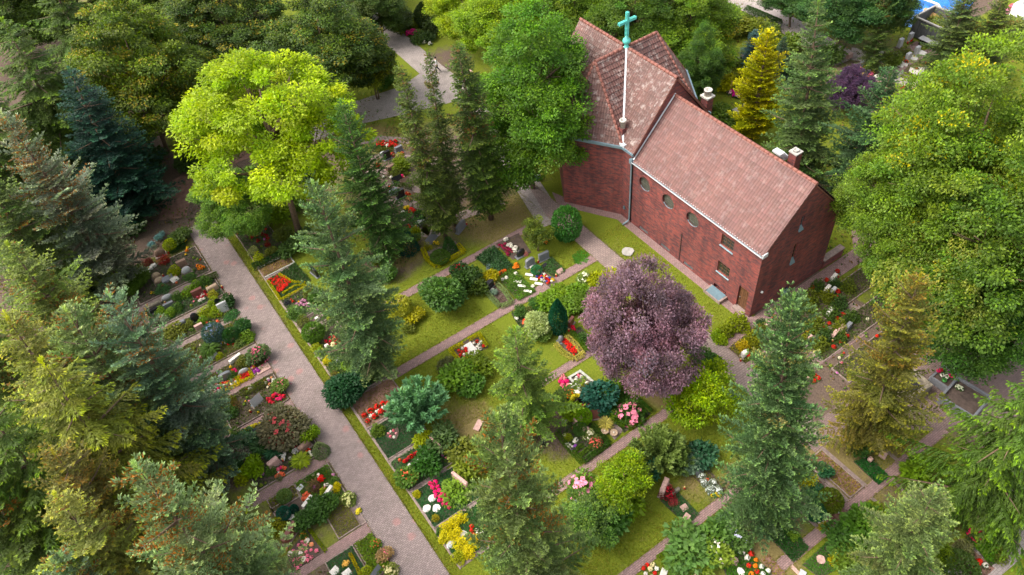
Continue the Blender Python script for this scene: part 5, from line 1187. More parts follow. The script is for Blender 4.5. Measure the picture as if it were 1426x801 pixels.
    # seventh row
    g(None,'grave row with a grey headstone and red begonias at the main path',rect=(-3.0,31.9,1.75,34.35),cover=(.12,.13,.03),h=.06,dens=240)
    sh(314,558,1.3,1.1,(.13,.14,.02),'cone','olive cone shaped shrub at the left end of the seventh row'); sh(319,573,1.2,.7,MD,'dome','green shrub below the olive cone'); sh(302,560,1.0,.7,(.10,.12,.03),'dome','olive mound left of the olive cone'); sh(326,563,.9,.5,(.14,.10,.04),'fuzz','brownish shrub right of the olive cone')
    st(357.5,558,.85,.22,.75,'granite_light','grey desk shaped headstone with a white edge in the seventh row','desk',rz=.3); fl([],[(.65,.03,.06),HOT,CRIM],.36,'red pink begonia beside the grey desk headstone','red pink begonias in the seventh row','begonia','begonia',.8,[(373,557),(386,548),(397,553),(380,565)],16,.62); hd([(335,548),(355,540),(372,530)],.55,.35,(.11,.14,.03),'low olive hedge above the grey desk headstone'); fl([(344,542),(350,539),(347,541)],[RED,WHT,WHT],.33,'red or white flower in the low olive hedge','flowers in the low olive hedge'); fl([],[WHT,PEACH],.27,'pale flower above the red pink begonias','pale flowers above the begonias',poly=[(368,530),(382,524),(387,532),(372,538)],n=7); sh(392,535,1.2,.7,(.14,.20,.06),'loose','rose bush at the main path above the red pink begonias','rose_bush','rose',blossom='few',bcol=PINK); sh(384,543,.8,.5,LG,'dome','green shrub behind the red pink begonias')
    pl(351,564,.2,.2,'lid_blue','small turquoise lamp before the grey desk headstone',round_=True,name='grave_lantern',cat='lantern')
    # eighth row, the wide planted bed
    g(None,'wide grave bed with a dusky red bush and ferns beside the main path',rect=(-2.6,29.85,1.8,34.3+.0),cover=(.055,.095,.03),h=.08,dens=180,z=.03)
    sh(394,596,2.9,1.5,(.13,.125,.075),'big','broad dusky bush with red young leaves beside the main path','photinia','shrub',blossom='many',bcol=(.40,.08,.09)); sh(431,605,1.2,1.0,(.15,.24,.03),'loose','fresh green bush right of the dusky red bush'); sh(445,624,1.1,1.2,(.16,.21,.11),'cone','grey green conical conifer at the main path corner','conifer'); sh(425,600,.9,.5,OL,'dome','small olive cover behind the fresh green bush'); sh(405,577,1.0,.5,LG,'dome','green cushion at the upper corner of the wide bed'); st(397,576,.4,.25,.3,'stone_pink','pale rock at the upper corner of the wide bed','boulder',base=False); st(402,579,.5,.3,.25,'granite_light','light grey rock beside the pale rock','boulder',base=False)
    st(424,622,.85,.3,.6,'stone_brown','brown pink block headstone right of the white figure','boulder',rz=.25); pl(411,627.5,.5,.45,'stone_white','white tilted plate left of the brown pink headstone',round_=True,name='flat_stone',cat='stone'); st(381,645,.75,.3,.65,'stone_pink','pink rounded headstone above coral flowers','boulder',rz=.2)
    p = G(396,637); o = thing('figurine',(p.x,p.y,0),.4,'small white reclining angel figure on the wide bed','figurine'); b = MB(); b.tube([(-.28,0,.12),(-.1,.02,.17),(.1,0,.2),(.2,0,.3)],[.05,.11,.12,.07],8); b.lathe([(.03,0),(.075,.05),(.08,.1),(.04,.16)],8,(.22,0,.32)); b.build('body','stone_white',o); w = MB()
    for s_ in (-1,1): w.tube([(.05,.06*s_,.25),(-.12,.22*s_,.3),(-.25,.3*s_,.2)],[.03,.07,.02],6)
    w.build('wings','stone_white',o)
    sh(419,642,1.35,.6,(.26,.34,.03),'rosette','yellow green fern rosette at the cross path','fern','fern'); fl([(391,652),(394,651),(388,654),(397,652)],[HOT,CORAL,PINK,CORAL],.33,'coral pink flower under the pink rounded headstone','coral flowers under the pink headstone'); fl([(388,662),(391,660),(394,661),(386,664)],CORAL,.33,'coral flower lowest at the cross path','lowest coral flowers'); fl([(388,659),(431,630),(434,634),(404,638)],WHT,.28,'single white flower on the wide bed','white flowers on the wide bed'); fl([(430,627),(427,629)],RED,.28,'red flower beside the brown pink headstone','red flowers beside the brown pink headstone')
    sh(344,611,1.8,1.1,(.065,.15,.075),'dome','blue green rounded bush in the wide bed'); sh(329,606,1.2,.9,LG,'dome','green bush left of the blue green rounded one'); sh(336,632,1.5,.9,(.16,.15,.13),'fuzz','grey woody heather in the wide bed'); sh(361,624,1.4,.8,(.045,.11,.03),'rosette','dark green fern left of the blue fern'); sh(381,630,1.3,.7,(.04,.13,.06),'rosette','blue green fern in the middle of the wide bed'); sh(355,650,1.4,1.0,(.19,.29,.03),'loose','bright green bush at the lower part of the wide bed'); sh(336,663,1.2,.7,(.25,.30,.02),'dome','yellow green bush left of the bright green bush'); sh(330,648,1.0,.6,DK,'loose','dark bush above the yellow green bush')
    fl([(371,581),(375,579),(379,578),(372,583),(377,581)],RED,.35,'scarlet flower at the top edge of the wide bed','scarlet flowers on the wide bed'); fl([(346,597),(351,595),(356,593),(362,590),(341,600),(358,597)],(.50,.44,.02),.42,'yellow leaved heuchera along the cross path','yellow heuchera row','heuchera','flower',.7); fl([(319,613),(323,611),(304,625),(306,630),(304,620),(312,618)],(.50,.44,.02),.42,'yellow heuchera at the left end of the wide bed','yellow heuchera at the left','heuchera','flower',.7); st(315.5,628,.65,.3,.6,'stone_brown','brown rounded headstone at the left end of the wide bed','round'); fl([(312,622),(316,620),(318,622)],[RED,HOT,WHT],.3,'red flower above the brown rounded headstone','red flowers above the brown headstone'); st(358.5,600,.6,.22,.5,'granite_grey','dark headstone with a pale top above the blue green bush','desk'); sh(388,665,.5,.35,(.16,.18,.10),'dome','grey green cushion beside the lowest coral flowers'); sh(376,655,.8,.5,LG,'dome','green cushion left of the pink rounded headstone')
    # ninth row
    g(None,'bare turf grave below the wide bed',rect=(-2.4,27.9,-.6,28.9),cover=(.17,.19,.02),h=.03,dens=260)
    g(None,'green grave with a small plaque and coral flowers below the cross path',rect=(-.55,26.3,1.75,28.9),cover=(.10,.19,.03),h=.05,dens=500)
    pl(418,679,.4,.3,'granite_light','small grey plaque on the bright green grave',rz=.3); fl([(424,690),(428,688),(431,692),(427,695),(423,695),(430,696)],CORAL,.36,'coral begonia above the pale headstone','coral begonias above the pale headstone','begonia','begonia'); st(429,700,.85,.22,.5,'stone_white','pale pinkish headstone below the coral begonias','slab',rz=.45)
    fl([(448,665),(450,668),(446,669)],RED,.4,'red geranium at the cross path corner','red geraniums','geranium','geranium',1.2); fl([(444,662)],WHT,.4,'white geranium beside the red ones'); sh(438,676,1.0,.7,(.16,.10,.06),'fuzz','brown heather left of the red geraniums'); sh(468,679,.65,.55,(.55,.48,.01),'dome','golden yellow ball flower at the main path'); st(457.5,687,.85,.22,.6,'stone_white','white slab headstone left of the cream hydrangea','slab',rz=.5); sh(484.5,694,1.0,.75,(.17,.23,.06),'ball' if 'ball' in BUSH else 'dome','cream green hydrangea at the edge of the main path','hydrangea','hydrangea',blossom='heads',bcol=(.66,.68,.34)); fl([(498,713.5),(500,711)],(.70,.60,.10),.36,'pale yellow flower at the edge of the main path','pale yellow flowers at the main path edge'); fl([(453,676),(456,675),(464,662)],[WHT,WHT,MAUVE],.3,'pale flower behind the white slab headstone','pale flowers behind the slab'); hd([(428,668),(450,655),(462,668)],.3,.25,LG,'low green edging at the corner of the ninth row'); sh(451,686,.8,.5,YG,'dome','yellow green plant left of the white slab headstone'); sh(464,672,.8,.4,LG,'dome','green plant above the golden ball')
    g(None,'dark soil grave with two teal dwarf conifers and a green ball',rect=(-2.4,25.9,-.65,28.2),soil='soil')
    sh(395.5,691,.9,.75,(.12,.19,.06),'box','pale green ball on the dark soil grave'); sh(395,715,.85,.8,(.02,.10,.075),'box','larger teal dwarf conifer on the dark soil grave','conifer'); sh(409,708,.5,.75,(.02,.09,.07),'column','smaller teal dwarf conifer on the dark soil grave','conifer'); pl(403,712,.42,.34,'stone_white','white stone between the two teal conifers',round_=True,name='flat_stone',cat='stone'); pl(406,720,.45,.32,'stone_white','white stone below the teal conifers',round_=True,name='flat_stone',cat='stone'); sh(384,733,1.4,.6,(.24,.25,.02),'dome','yellow green low shrub behind the mahogany headstone')
    for x,y,w,l in ((427,723,1.4,'dark laurel bush, left one of the three behind the turf grave'),(443,711,1.5,'dark laurel bush, middle one of the three behind the turf grave'),(459,698,1.3,'dark laurel bush, right one of the three behind the turf grave')): sh(x,y,w,1.0,(.055,.115,.03),'loose',l)
    g(None,'fresh turf grave between the laurels and the cross path',rect=(.1,23.95,1.55,26.3),cover=(.19,.21,.02),h=.04,dens=700,ll=.06,lw=.03); g(None,'narrow brown gravel grave border along the main path',rect=(1.58,23.9,1.86,26.2),soil='grave_gravel')
    st(404,743,1.3,.3,.75,'stone_red','wide polished mahogany headstone above the pink begonia bed','slab',rz=.55); sh(422.5,746,.6,.5,LG,'dome','green plant with orange red flowers beside the mahogany headstone','geranium','geranium',blossom='few',bcol=ORG)
    g([(400,772),(428,738),(456,766),(408,797)],'black soil grave planted with pink begonias before the mahogany headstone',soil='soil',z=.04)
    hd([(431,737),(440,750),(454,768)],.12,.16,(.22,.28,.03),'yellow green edging right of the pink begonia bed'); fl([],(.76,.26,.36),.28,'pink begonia on black soil before the mahogany headstone','pink begonias on black soil','begonia','begonia',.8,[(402,771),(424,752),(447,768),(414,793)],26,.95); fl([(434,758.5),(398,764)],PEACH,.32,'peach begonia amid the pink ones','peach begonias amid the pink ones','begonia','begonia')
    fl([(428,753),(418,772),(423,779),(405,771)],WHT,.36,'white flower cushion amid the pink begonias','white cushions amid the pink begonias')
    g(None,'green turf grave with two white plaques at the bottom edge',rect=(-1.2,20.6,.55,23.1),cover=(.04,.13,.045),h=.05,dens=1000,ll=.07,lw=.035); g(None,'leafy green grave at the bottom edge beside the main path',rect=(.7,20.6,1.8,23.1),cover=(.14,.22,.03),h=.22,dens=600,ll=.13,lw=.07)
    fl([(480,783),(482,786),(479,787),(484,783)],(.75,.50,.16),.3,'apricot flower on the bottom turf grave','apricot flowers'); pl(466,795,.5,.42,'stone_white','white plaque left on the bottom turf grave',rz=.3); pl(483,798,.5,.4,'stone_white','white plaque right on the bottom turf grave',rz=.1); hd([(487.5,771),(495,786),(503,803)],.13,.18,(.42,.36,.02),'yellow edging beside the white plaques'); st(524,797,.75,.2,.55,'granite_grey','grey headstone with a pale top at the bottom edge','desk',rz=.4); sh(544,796,1.0,.7,(.18,.22,.06),'dome','cream hydrangea at the bottom edge of the main path','hydrangea','hydrangea',blossom='heads',bcol=(.66,.62,.36)); sh(536,772,.9,.5,(.30,.22,.12),'loose','pinkish leaved shrub at the bottom by the main path','rose_bush','rose',blossom='few',bcol=PINK); sh(510,797,.9,.5,YG,'dome','yellow green plant left of the bottom grey headstone'); sh(522,757,.8,.5,BR,'dome','light green plant at the corner of the bottom leafy grave','shrub',blossom='few',bcol=CORAL)
    # under the trees
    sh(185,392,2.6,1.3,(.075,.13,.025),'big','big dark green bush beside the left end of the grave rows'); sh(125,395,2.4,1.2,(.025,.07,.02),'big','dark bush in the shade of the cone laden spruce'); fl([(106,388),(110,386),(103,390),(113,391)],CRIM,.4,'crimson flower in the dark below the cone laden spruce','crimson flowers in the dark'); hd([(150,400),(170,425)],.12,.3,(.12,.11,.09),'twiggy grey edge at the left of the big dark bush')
    o = thing('fallen_log', (0,0,0), 0, 'short mossy log lying under the blue spruce with a bare foot', 'log'); a = G(283,634,.15); b_ = G(297,655,.15); MB().tube([tuple(a),tuple(b_)],[.17,.15],9).build('log','bark',o)
    fl([(67,716),(71,714),(75,717),(62,722)],RED,.42,'red flower in the gap between the bottom left firs','red flowers between the firs'); sh(30,432,1.2,.6,(.14,.08,.03),'fuzz','rusty bush beside the small side path'); sh(48,445,1.0,.5,OL,'loose','olive bush left of the small side path')
    fl([(97,90),(101,91),(104,92)],ORG,.7,'orange flower seen through the trees at the upper left','orange flowers through the trees')

# ================================================================ the central graves
def centre():
    g, sh, fl, st, pl, hd = grave, shrub, flowers, stone, plate, hedge
    # yellow edged grave by the far rows
    g([(591,352),(608,372),(646,350),(634,336)],'grave with a box shrub in yellow edging under the slender spruces',soil='grave_gravel',cover=(.10,.14,.05),dens=120,h=.05)
    hd([(589,347),(594,359),(608,371),(627,361),(646,350),(638,341)],.32,.32,(.42,.40,.02),'yellow edging of the grave under the slender spruces'); sh(613,358,1.5,.75,(.06,.115,.02),'box','dark green box mound inside the yellow edging'); sh(625,340,1.2,1.6,(.035,.095,.025),'cone','dark green cone behind the box mound','conifer'); st(600.5,332,1.25,.25,.6,'granite_grey','wide grey headstone with a pale top inside the yellow edging','desk',rz=.45); st(641.5,315,1.15,.22,.75,'granite_grey','dark grey headstone at the foot of the slender spruces','arch',rz=.45); fl([(605,338),(609,339)],YEL,.4,'yellow flower before the wide grey headstone','yellow flowers before the grey headstone'); sh(595,343,.8,.5,(.30,.30,.04),'fuzz','yellowish tuft left of the wide grey headstone')
    sh(566,334,1.7,2.4,(.02,.075,.055),'cone','dark teal conifer at the edge of the far graves','conifer'); sh(579,327,1.0,1.4,(.20,.24,.03),'loose','yellow green shrub right of the dark teal conifer'); sh(548,347,1.6,.8,(.19,.18,.035),'loose','straw coloured shrub below the dark teal conifer'); sh(533,360,1.4,.8,OL,'loose','olive shrub right of the tall blue green spruce'); sh(540,380,1.6,.9,MD,'loose','green bush hiding under the right of the tall spruce')
    sh(555,428,1.9,1.5,(.26,.28,.05),'box','round yellow green shrub right of the tall blue green spruce'); sh(575,440,1.5,.7,(.28,.27,.03),'loose','yellow shrub at the end of the central hedge'); sh(570,455,1.0,.5,OL,'loose','olive plant below the yellow shrub')
    sh(615,412,2.9,2.7,(.075,.15,.045),'big','large rounded green shrub on the central lawn'); sh(640,376,1.4,1.2,DK,'loose','dark bush with a red flower above the large rounded shrub','shrub',blossom='few',bcol=CRIM); sh(651,388,1.9,1.5,(.035,.075,.018),'loose','dark hedge bush right of the large rounded shrub'); sh(666,397,1.6,1.1,(.06,.095,.02),'loose','dark olive hedge bush near the black vase stone'); sh(684,384,1.2,.9,(.26,.25,.03),'loose','yellow olive bush behind the black vase stone')
    # row of graves above strip B
    g([(662,359),(688,345),(714,371),(692,385)],'grave densely covered with blue green perennials above the middle path',cover=(.05,.12,.045),h=.28,dens=420,ll=.16,lw=.09); pl(677.5,357,.4,.3,'granite_light','small grey plate among the blue green perennials'); sh(681,372,.5,.3,(.25,.32,.40),'fuzz','pale blue tuft at the edge of the perennials')
    g([(690,340),(722,325),(740,352),(714,362)],'brown earth grave with white rose pots and a black round headstone',soil='soil')
    fl([(703,334),(705,333)],WHT,.42,'white rose pot nearest the narrow path','white roses nearest the path'); fl([(708,342),(711,341),(712,343)],WHT,.42,'white rose before the black round headstone, upper clump','upper white roses'); fl([(715,347),(718,345),(717,349)],WHT,.42,'white rose before the black round headstone, lower clump','lower white roses'); fl([],(.40,.03,.10),.34,'wine red heather on the brown earth grave','wine red heather on the brown grave','heather','heather',.7,[(695,342),(703,338),(716,352),(708,356)],9,.7); st(725,352,.8,.3,.75,'granite_black','black round headstone on the brown earth grave','round'); sh(732,353,.4,.4,(.70,.30,.32),'fuzz','pink tuft right of the black round headstone')
    g([(703,378),(712,371),(747,407),(722,420),(698,393)],'grave of two green covered strips with white edging stones',cover=(.10,.20,.03),h=.13,dens=620)
    for i,(x,y) in enumerate(((721,392),(726.5,398),(735,405.5))): pl(x,y,.6,.22,'stone_white','white edging stone, %s in the left row above the middle path' % ('top','second','third')[i],rz=-.9,name='edging_stone',cat='stone',tilt=0)
    for i,(x,y) in enumerate(((737,382.5),(743.3,388.6),(750,395))): pl(x,y,.6,.22,'stone_white','white edging stone, %s in the right row above the middle path' % ('top','second','third')[i],rz=-.9,name='edging_stone',cat='stone',tilt=0)
    fl([(742,399),(718,381),(705,387),(700,389)],WHT,.33,'white flower beside the white edging stones','white flowers beside the edging stones'); fl([(719,369),(721,372),(717,373)],ORG,.4,'rust orange plant above the green strips','rust orange plants'); fl([(695,381),(699,379),(703,377)],(.55,.14,.05),.4,'rust red plant beside the black vase stone','rust red plants')
    g([(737,379),(752,374),(777,392),(765,400)],'grave with a blue white and red flower mosaic above the middle path',soil='soil'); fl([],[RED,WHT,(.10,.10,.45),YEL,WHT,RED],.27,'small mosaic flower in red, white, blue or yellow','mosaic flowers','pansy','pansy',.7,[(742,384),(752,378),(772,391),(764,396)],34,.62); sh(747,376,.85,.6,(.04,.16,.07),'box','blue green ball at the head of the flower mosaic'); st(738,365,.75,.22,.8,'granite_grey','dark grey headstone above the blue green ball','arch'); pl(741,372,.35,.3,'stone_white','white plate below the dark grey headstone')
    g([(752,372),(768,358),(788,378),(772,387)],'grave with flat green cover and a pale corner stone',cover=(.06,.14,.04),h=.08,dens=520); st(757,357,.85,.22,.75,'granite_grey','grey headstone at the head of the flat green grave','slab',rz=-.1); st(780,378,.5,.3,.3,'stone_pink','pale pink block at the foot of the flat green grave','desk',base=False); st(759,370,.35,.18,.35,'granite_black','small dark stone on the flat green grave','desk',base=False); sh(759,388,.5,.3,DRED,'fuzz','dark red tuft beside the flower mosaic')
    g([(676,403),(692,394),(714,419),(697,428)],'grave with a pale green hedge border and brown mulch',soil='soil',cover=(.22,.14,.12),dens=140,h=.04); hd([(676,403),(684,414),(697,427),(713,421),(704,407),(692,395)],.30,.28,(.27,.34,.17),'pale green clipped border of the mulch grave'); st(682,396,.6,.35,.7,'granite_black','black vase stone at the head of the mulch grave','slab',rz=.3); sh(688,407,.6,.45,(.22,.30,.25),'rosette','pale agave like plant on the mulch grave'); fl([(685.5,404)],WHT,.3,'white flower by the black vase stone')
    sh(789,312,2.25,3.0,(.055,.16,.04),'box','tall clipped egg shaped bush at the bend of the chapel path'); sh(809,359,1.5,.06,(.06,.17,.03),'dome','flat dark green circle of clover on the lawn'); fl([(761,328),(763,333),(760,338)],ORG,.35,'orange flower right of the small round headed tree','orange flowers by the small tree')
    pl(874,350,1.0,1.0,'concrete','round grey manhole cover in the lawn beside the chapel',tilt=0,round_=True,name='manhole_cover',cat='manhole')
    # laurel group under the plum
    for x,y,w,h,c,l in ((765,418,1.8,.8,(.12,.21,.03),'bright laurel bush left in the group above the plum'),(783,408,1.6,.7,(.13,.21,.03),'bright laurel bush beside the middle path'),(804,405,1.8,.8,(.11,.20,.03),'laurel bush in the middle of the group above the plum'),(792,424,1.9,.8,(.10,.18,.03),'low laurel bush right of the teal column'),(747,424,1.1,.6,(.05,.12,.03),'dark green bush left of the laurel group'),(831,387,1.5,.7,(.24,.28,.03),'yellow green bush nearest the chapel path above the plum'),(848,385,1.4,.9,(.30,.33,.03),'yellow bush at the tip of the purple plum'),(815,420,1.8,1.0,(.10,.16,.03),'laurel bush touching the purple plum')): sh(x,y,w,h,c,'loose',l)
    sh(813,386,1.1,.8,(.20,.28,.09),'dome','white flowering hydrangea above the laurel group','hydrangea','hydrangea',blossom='heads',bcol=(.72,.74,.60)); fl([(825,388),(828,392)],WHT,.3,'white bloom right of the white hydrangea','white blooms right of the hydrangea')
    sh(777,441,1.25,3.3,(.02,.095,.06),'column','tall narrow teal juniper before the laurel group','juniper','juniper'); sh(749,453,1.85,1.6,(.34,.40,.20),'big','cream variegated dogwood left of the teal juniper'); sh(756,464,1.3,.7,(.12,.19,.05),'loose','green skirt of leaves under the variegated dogwood')
    # strip B to C
    g([(626,487),(667,465),(680,484),(642,503)],'dark earth grave with red and white begonias in yellow hedging',soil='soil'); hd([(640,503),(627,487),(645,478.6)],.22,.26,(.45,.43,.03),'left half of the yellow hedging round the begonia grave'); hd([(652.4,473),(667.4,465.5),(678.6,482.4)],.22,.26,(.45,.43,.03),'right half of the yellow hedging round the begonia grave')
    pl(653,482.5,.62,.55,'stone_white','upper white square plaque between the begonia blocks',rz=0); pl(659.5,489.5,.6,.5,'stone_white','lower white square plaque between the begonia blocks'); fl([],[RED,WHT,RED],.3,'red or white begonia in the left block','begonias of the left block','begonia','begonia',.8,[(638,489),(648,484),(654,495),(644,501)],11,.8); fl([],[WHT,RED,WHT],.3,'white or red begonia in the right block','begonias of the right block','begonia','begonia',.8,[(660,479),(668,474),(675,484),(666,489)],11,.8); fl([(653,500),(650,501)],YEL,.33,'yellow flower under the left begonia block','yellow flowers under the begonias')
    for x,y,w,h,c,l in ((637,522,2.3,1.3,(.10,.19,.03),'broad fresh green bush left of the young open spruce'),(668,508,1.9,1.1,(.13,.19,.03),'light green bush below the begonia grave'),(655,533,2.0,1.0,(.07,.15,.03),'green bush between the young pine and the open spruce'),(622,508,1.2,.7,(.09,.10,.04),'sparse bush on bare earth left of the fresh green bush')): sh(x,y,w,h,c,'loose',l)
    g([(712,437),(722,431),(738,455),(727,462)],'narrow grave with dark edging left of the variegated dogwood',soil='soil',cover=(.05,.10,.025),dens=350,h=.1); fl([(731,447),(733,449),(730,450)],[RED,WHT,CORAL],.36,'red and white flower left of the variegated dogwood','red and white flowers by the dogwood'); fl([(718,442),(720,444)],WHT,.3,'white flower at the top of the narrow grave','white flowers on the narrow grave'); sh(732,459,.75,.6,(.20,.18,.03),'cone','rusty dwarf conifer left of the variegated dogwood','conifer'); sh(727,433,1.0,.6,MD,'loose','green bush at the head of the narrow grave'); sh(738,433,.9,.6,(.15,.12,.05),'fuzz','brownish shrub above the variegated dogwood')
    g([(774,478),(791,466),(815,492),(800,502)],'grave with a scarlet begonia tongue in cream edging',soil='soil'); hd([(774,479),(783,490),(800,500.5),(812,494),(803,481),(789,468)],.34,.25,(.52,.47,.16),'cream coloured edging round the scarlet tongue'); fl([],(.70,.015,.01),.27,'scarlet begonia in the tongue shaped bed','scarlet begonia tongue','begonia','begonia',.8,[(783,476),(789,472),(805,491),(799,496)],32,.58); st(781,472,.4,.35,.6,'granite_grey','grey urn stone at the foot of the teal juniper','round')
    g([(795,463),(808,455),(830,478),(818,489)],'grave in dark box edging beside the plum with a pink headstone',soil='soil',cover=(.07,.13,.03),dens=200,h=.07); hd([(797,462),(808,475),(817.4,488),(829,481)],.24,.26,(.11,.20,.03),'green box edging beside the scarlet tongue'); st(795,449,.65,.2,.7,'stone_red','dark pink headstone right of the teal juniper','slab',rz=.4); fl([(797.6,456),(799,459)],(.75,.08,.12),.36,'rose red flower before the dark pink headstone','rose red flowers'); sh(812,470,1.0,.5,MD,'dome','green cover inside the box edging')
    # strip C to D
    g([(793,527),(808,518),(831,537),(817,554)],'grave in a pale stone frame below the middle right path',soil='soil',edging='pale_kerb',ew=.16,eh=.14); fl([(806,524),(809,525)],[PINK,WHT],.34,'pink and white flower in the pale stone frame','flowers in the stone frame'); fl([(811,534),(813,531),(809,536)],(.42,.45,.05),.36,'yellow green flower in the pale stone frame','yellow green flowers in the stone frame'); fl([(807,538),(817,534),(802,530),(803,526)],WHT,.32,'white flower in the pale stone frame','white flowers in the stone frame'); st(823,548,.5,.4,.45,'stone_white','white rock at the foot of the pale stone frame','boulder',base=False); sh(816,544,1.1,.4,(.10,.11,.03),'dome','brownish cover in the pale stone frame')
    g([(780,532),(792,526),(815,553),(800,562)],'colourful grave with white edging plates left of the pale stone frame',soil='soil'); fl([],[HOT,PINK,(.8,.3,.35)],.34,'pink begonia at the head of the colourful grave','pink begonias of the colourful grave','begonia','begonia',.8,[(778,530),(785,524),(793,538),(786,543)],13,.6)
    for i,(x,y) in enumerate(((796,536.5),(804,545.5),(812,555.5))): pl(x,y,.5,.28,'stone_white','white edging plate, %s of three by the colourful grave' % ('upper','middle','lower')[i],rz=-.8,name='edging_stone',cat='stone',tilt=0)
    fl([(793,545),(796,547),(792,550),(790,553),(797,543)],ORG,.34,'orange begonia in the colourful grave','orange begonias of the colourful grave','begonia','begonia'); fl([(799,553),(802,551),(797,556),(806,551)],(.50,.45,.03),.4,'yellow leaved cushion in the colourful grave','yellow cushions of the colourful grave'); st(807,560.5,.8,.22,.65,'granite_black','black headstone with a white plate below the colourful grave','desk',rz=.5); fl([(812,565),(821,565)],CRIM,.36,'crimson flower right of the black headstone','crimson flowers right of the black headstone'); hd([(777,545),(788,560)],.3,.3,(.02,.06,.02),'short dark hedge left of the colourful grave'); fl([],[ORG,WHT,(.35,.2,.5)],.32,'orange, white or violet pansy beneath the open spruce','pansies beneath the open spruce','pansy','pansy',.7,[(762,556),(773,552),(777,560),(766,566)],9,.7)
    sh(836,548,2.3,1.3,(.03,.11,.085),'loose','blue green spreading conifer left of the pink rose hedge','conifer'); sh(852,540,1.5,1.0,(.11,.19,.03),'loose','light green bush at the lower edge of the plum'); sh(842,570,1.0,.6,(.03,.11,.05),'loose','dark blue green bush below the spreading conifer')
    g([(838,567),(873,548),(906,577),(869,603)],'grave enclosed by a broad dark box hedge with pink roses',soil='soil',cover=(.04,.10,.025),dens=260,h=.1); hd([(843,567),(874,552)],.85,.6,(.045,.115,.02),'broad box hedge on the upper side of the pink roses',dens=1900); hd([(880,556),(902,576)],.8,.55,(.05,.12,.02),'broad box hedge on the right side of the pink roses',dens=1900); hd([(853,577),(872,592),(890,585)],.6,.4,(.09,.17,.02),'lower box hedge in front of the pink roses'); sh(876,574,2.1,.9,(.06,.12,.03),'dome','pink blooming rose bush inside the box hedge','rose_bush','rose',blossom='heads',bcol=(.80,.33,.45)); sh(855,580,1.1,.45,(.14,.22,.03),'dome','light green cover left of the pink blooming rose bush')
    st(826,578,.85,.3,.7,'stone_red','red brown headstone with a ribbed face by the hedge','desk',rz=-.5); g([(830,582),(842,574),(868,600),(856,613)],'sandy grave with a tan grass tuft and two pots',soil='grave_gravel'); sh(843.6,590,1.0,.6,(.50,.46,.16),'rosette','tan yellow grass tuft on the sandy grave','grass_tuft','grass')
    for x,y,l in ((842.7,601,'terracotta bowl with a candle below the tan grass tuft'),(855,603.6,'pale bowl on a green stand right of the tan grass tuft')):
        p = G(x,y,.15); o = thing('bowl',(p.x,p.y,0),0,l,'bowl'); MB().lathe([(.12,0),(.16,.1),(.25,.24),(.26,.28),(.2,.26),(.1,.24)],12).build('dish','sandstone',o); MB().lathe([(.05,.2),(.05,.32),(.01,.33)],8).build('candle','stone_white',o)
    sh(812,580,1.1,1.1,(.14,.27,.03),'box','bright green ball between the black and red brown headstones'); sh(795,571,1.4,1.1,(.17,.26,.03),'loose','bright green leafy bush beneath the open spruce limbs'); st(805,586,.55,.4,.7,'stone_pink','rough pink stone left of the bright green ball','boulder')
    g([(775,600),(812,577),(850,618),(815,645)],'large grave with box lattice, coral begonia dome and white hydrangea',soil='soil',cover=(.065,.13,.03),h=.1,dens=260); hd([(776,602),(790,622),(812,645)],.3,.25,(.08,.15,.025),'box edging on the lower left of the large grave'); hd([(813,643),(848,617),(826,592)],.28,.25,(.055,.12,.02),'box edging on the lower right of the large grave'); hd([(806,636),(826,620)],.22,.22,(.11,.19,.03),'inner box hedge of the large grave'); hd([(800,628),(812,620)],.2,.2,(.11,.19,.03),'short inner box hedge of the large grave')
    sh(830,616,1.05,.5,(.10,.14,.04),'dome','coral begonia dome on the large grave','begonia','begonia',blossom='many',bcol=(.80,.20,.18)); sh(820,605,.95,.5,(.22,.28,.10),'dome','creamy white hydrangea above the coral dome','hydrangea','hydrangea',blossom='heads',bcol=(.74,.72,.56)); st(816.5,598,.35,.5,.6,'stone_pink','pale curved headstone above the creamy white hydrangea','round',rz=.5); sh(808,597,.9,.8,MD,'box','green ball left of the pale curved headstone'); fl([(793,621),(790,619),(796,623),(800.5,615),(802,613),(786,607)],WHT,.34,'white flower on the large grave','white flowers on the large grave'); fl([(799.6,624),(797,626),(801,621)],(.30,.12,.45),.3,'violet flower among the white ones','violet flowers on the large grave'); sh(790,609,.7,.4,YG,'dome','yellow green cushion on the large grave'); st(757,617,.25,.2,.4,'granite_black','small dark stone at the edge of the pale bottom spruce','slab',base=False)
    st(786,585,.3,.2,.3,'stone_white','little white stone under the open spruce limbs','boulder',base=False); pl(666,592,.8,.4,'stone_pink','pale pink slab lying on the dry central lawn',rz=.55,tilt=.05,name='grave_slab',cat='slab')
    # D to E
    sh(810,676,2.0,1.2,(.12,.21,.04),'dome','pink hydrangea below the cross path','hydrangea','hydrangea',blossom='heads',bcol=(.78,.36,.50)); fl([(822,690),(819,693),(824,687),(815,692)],CRIM,.4,'red flower beneath the pink hydrangea','red flowers beneath the hydrangea'); st(806.5,698,.6,.25,.5,'granite_grey','dark grey stone below the pink hydrangea','boulder'); fl([(817.7,708),(820,710),(815,711)],WHT,.35,'white flower left of the yellow green bushy tree','white flowers left of the bushy tree')
    sh(918,626,3.9,2.6,(.115,.165,.05),'shoots','broad mugo pine mound beside the cross path','mugo_pine','pine'); sh(945,640,2.2,1.8,(.095,.145,.045),'shoots','smaller mugo pine mound right of the broad one','mugo_pine','pine'); sh(892,645,2.0,1.4,(.08,.13,.04),'shoots','lower left mugo pine mound','mugo_pine','pine'); sh(905,655,1.6,.8,(.03,.10,.05),'loose','dark teal bush under the mugo pine')
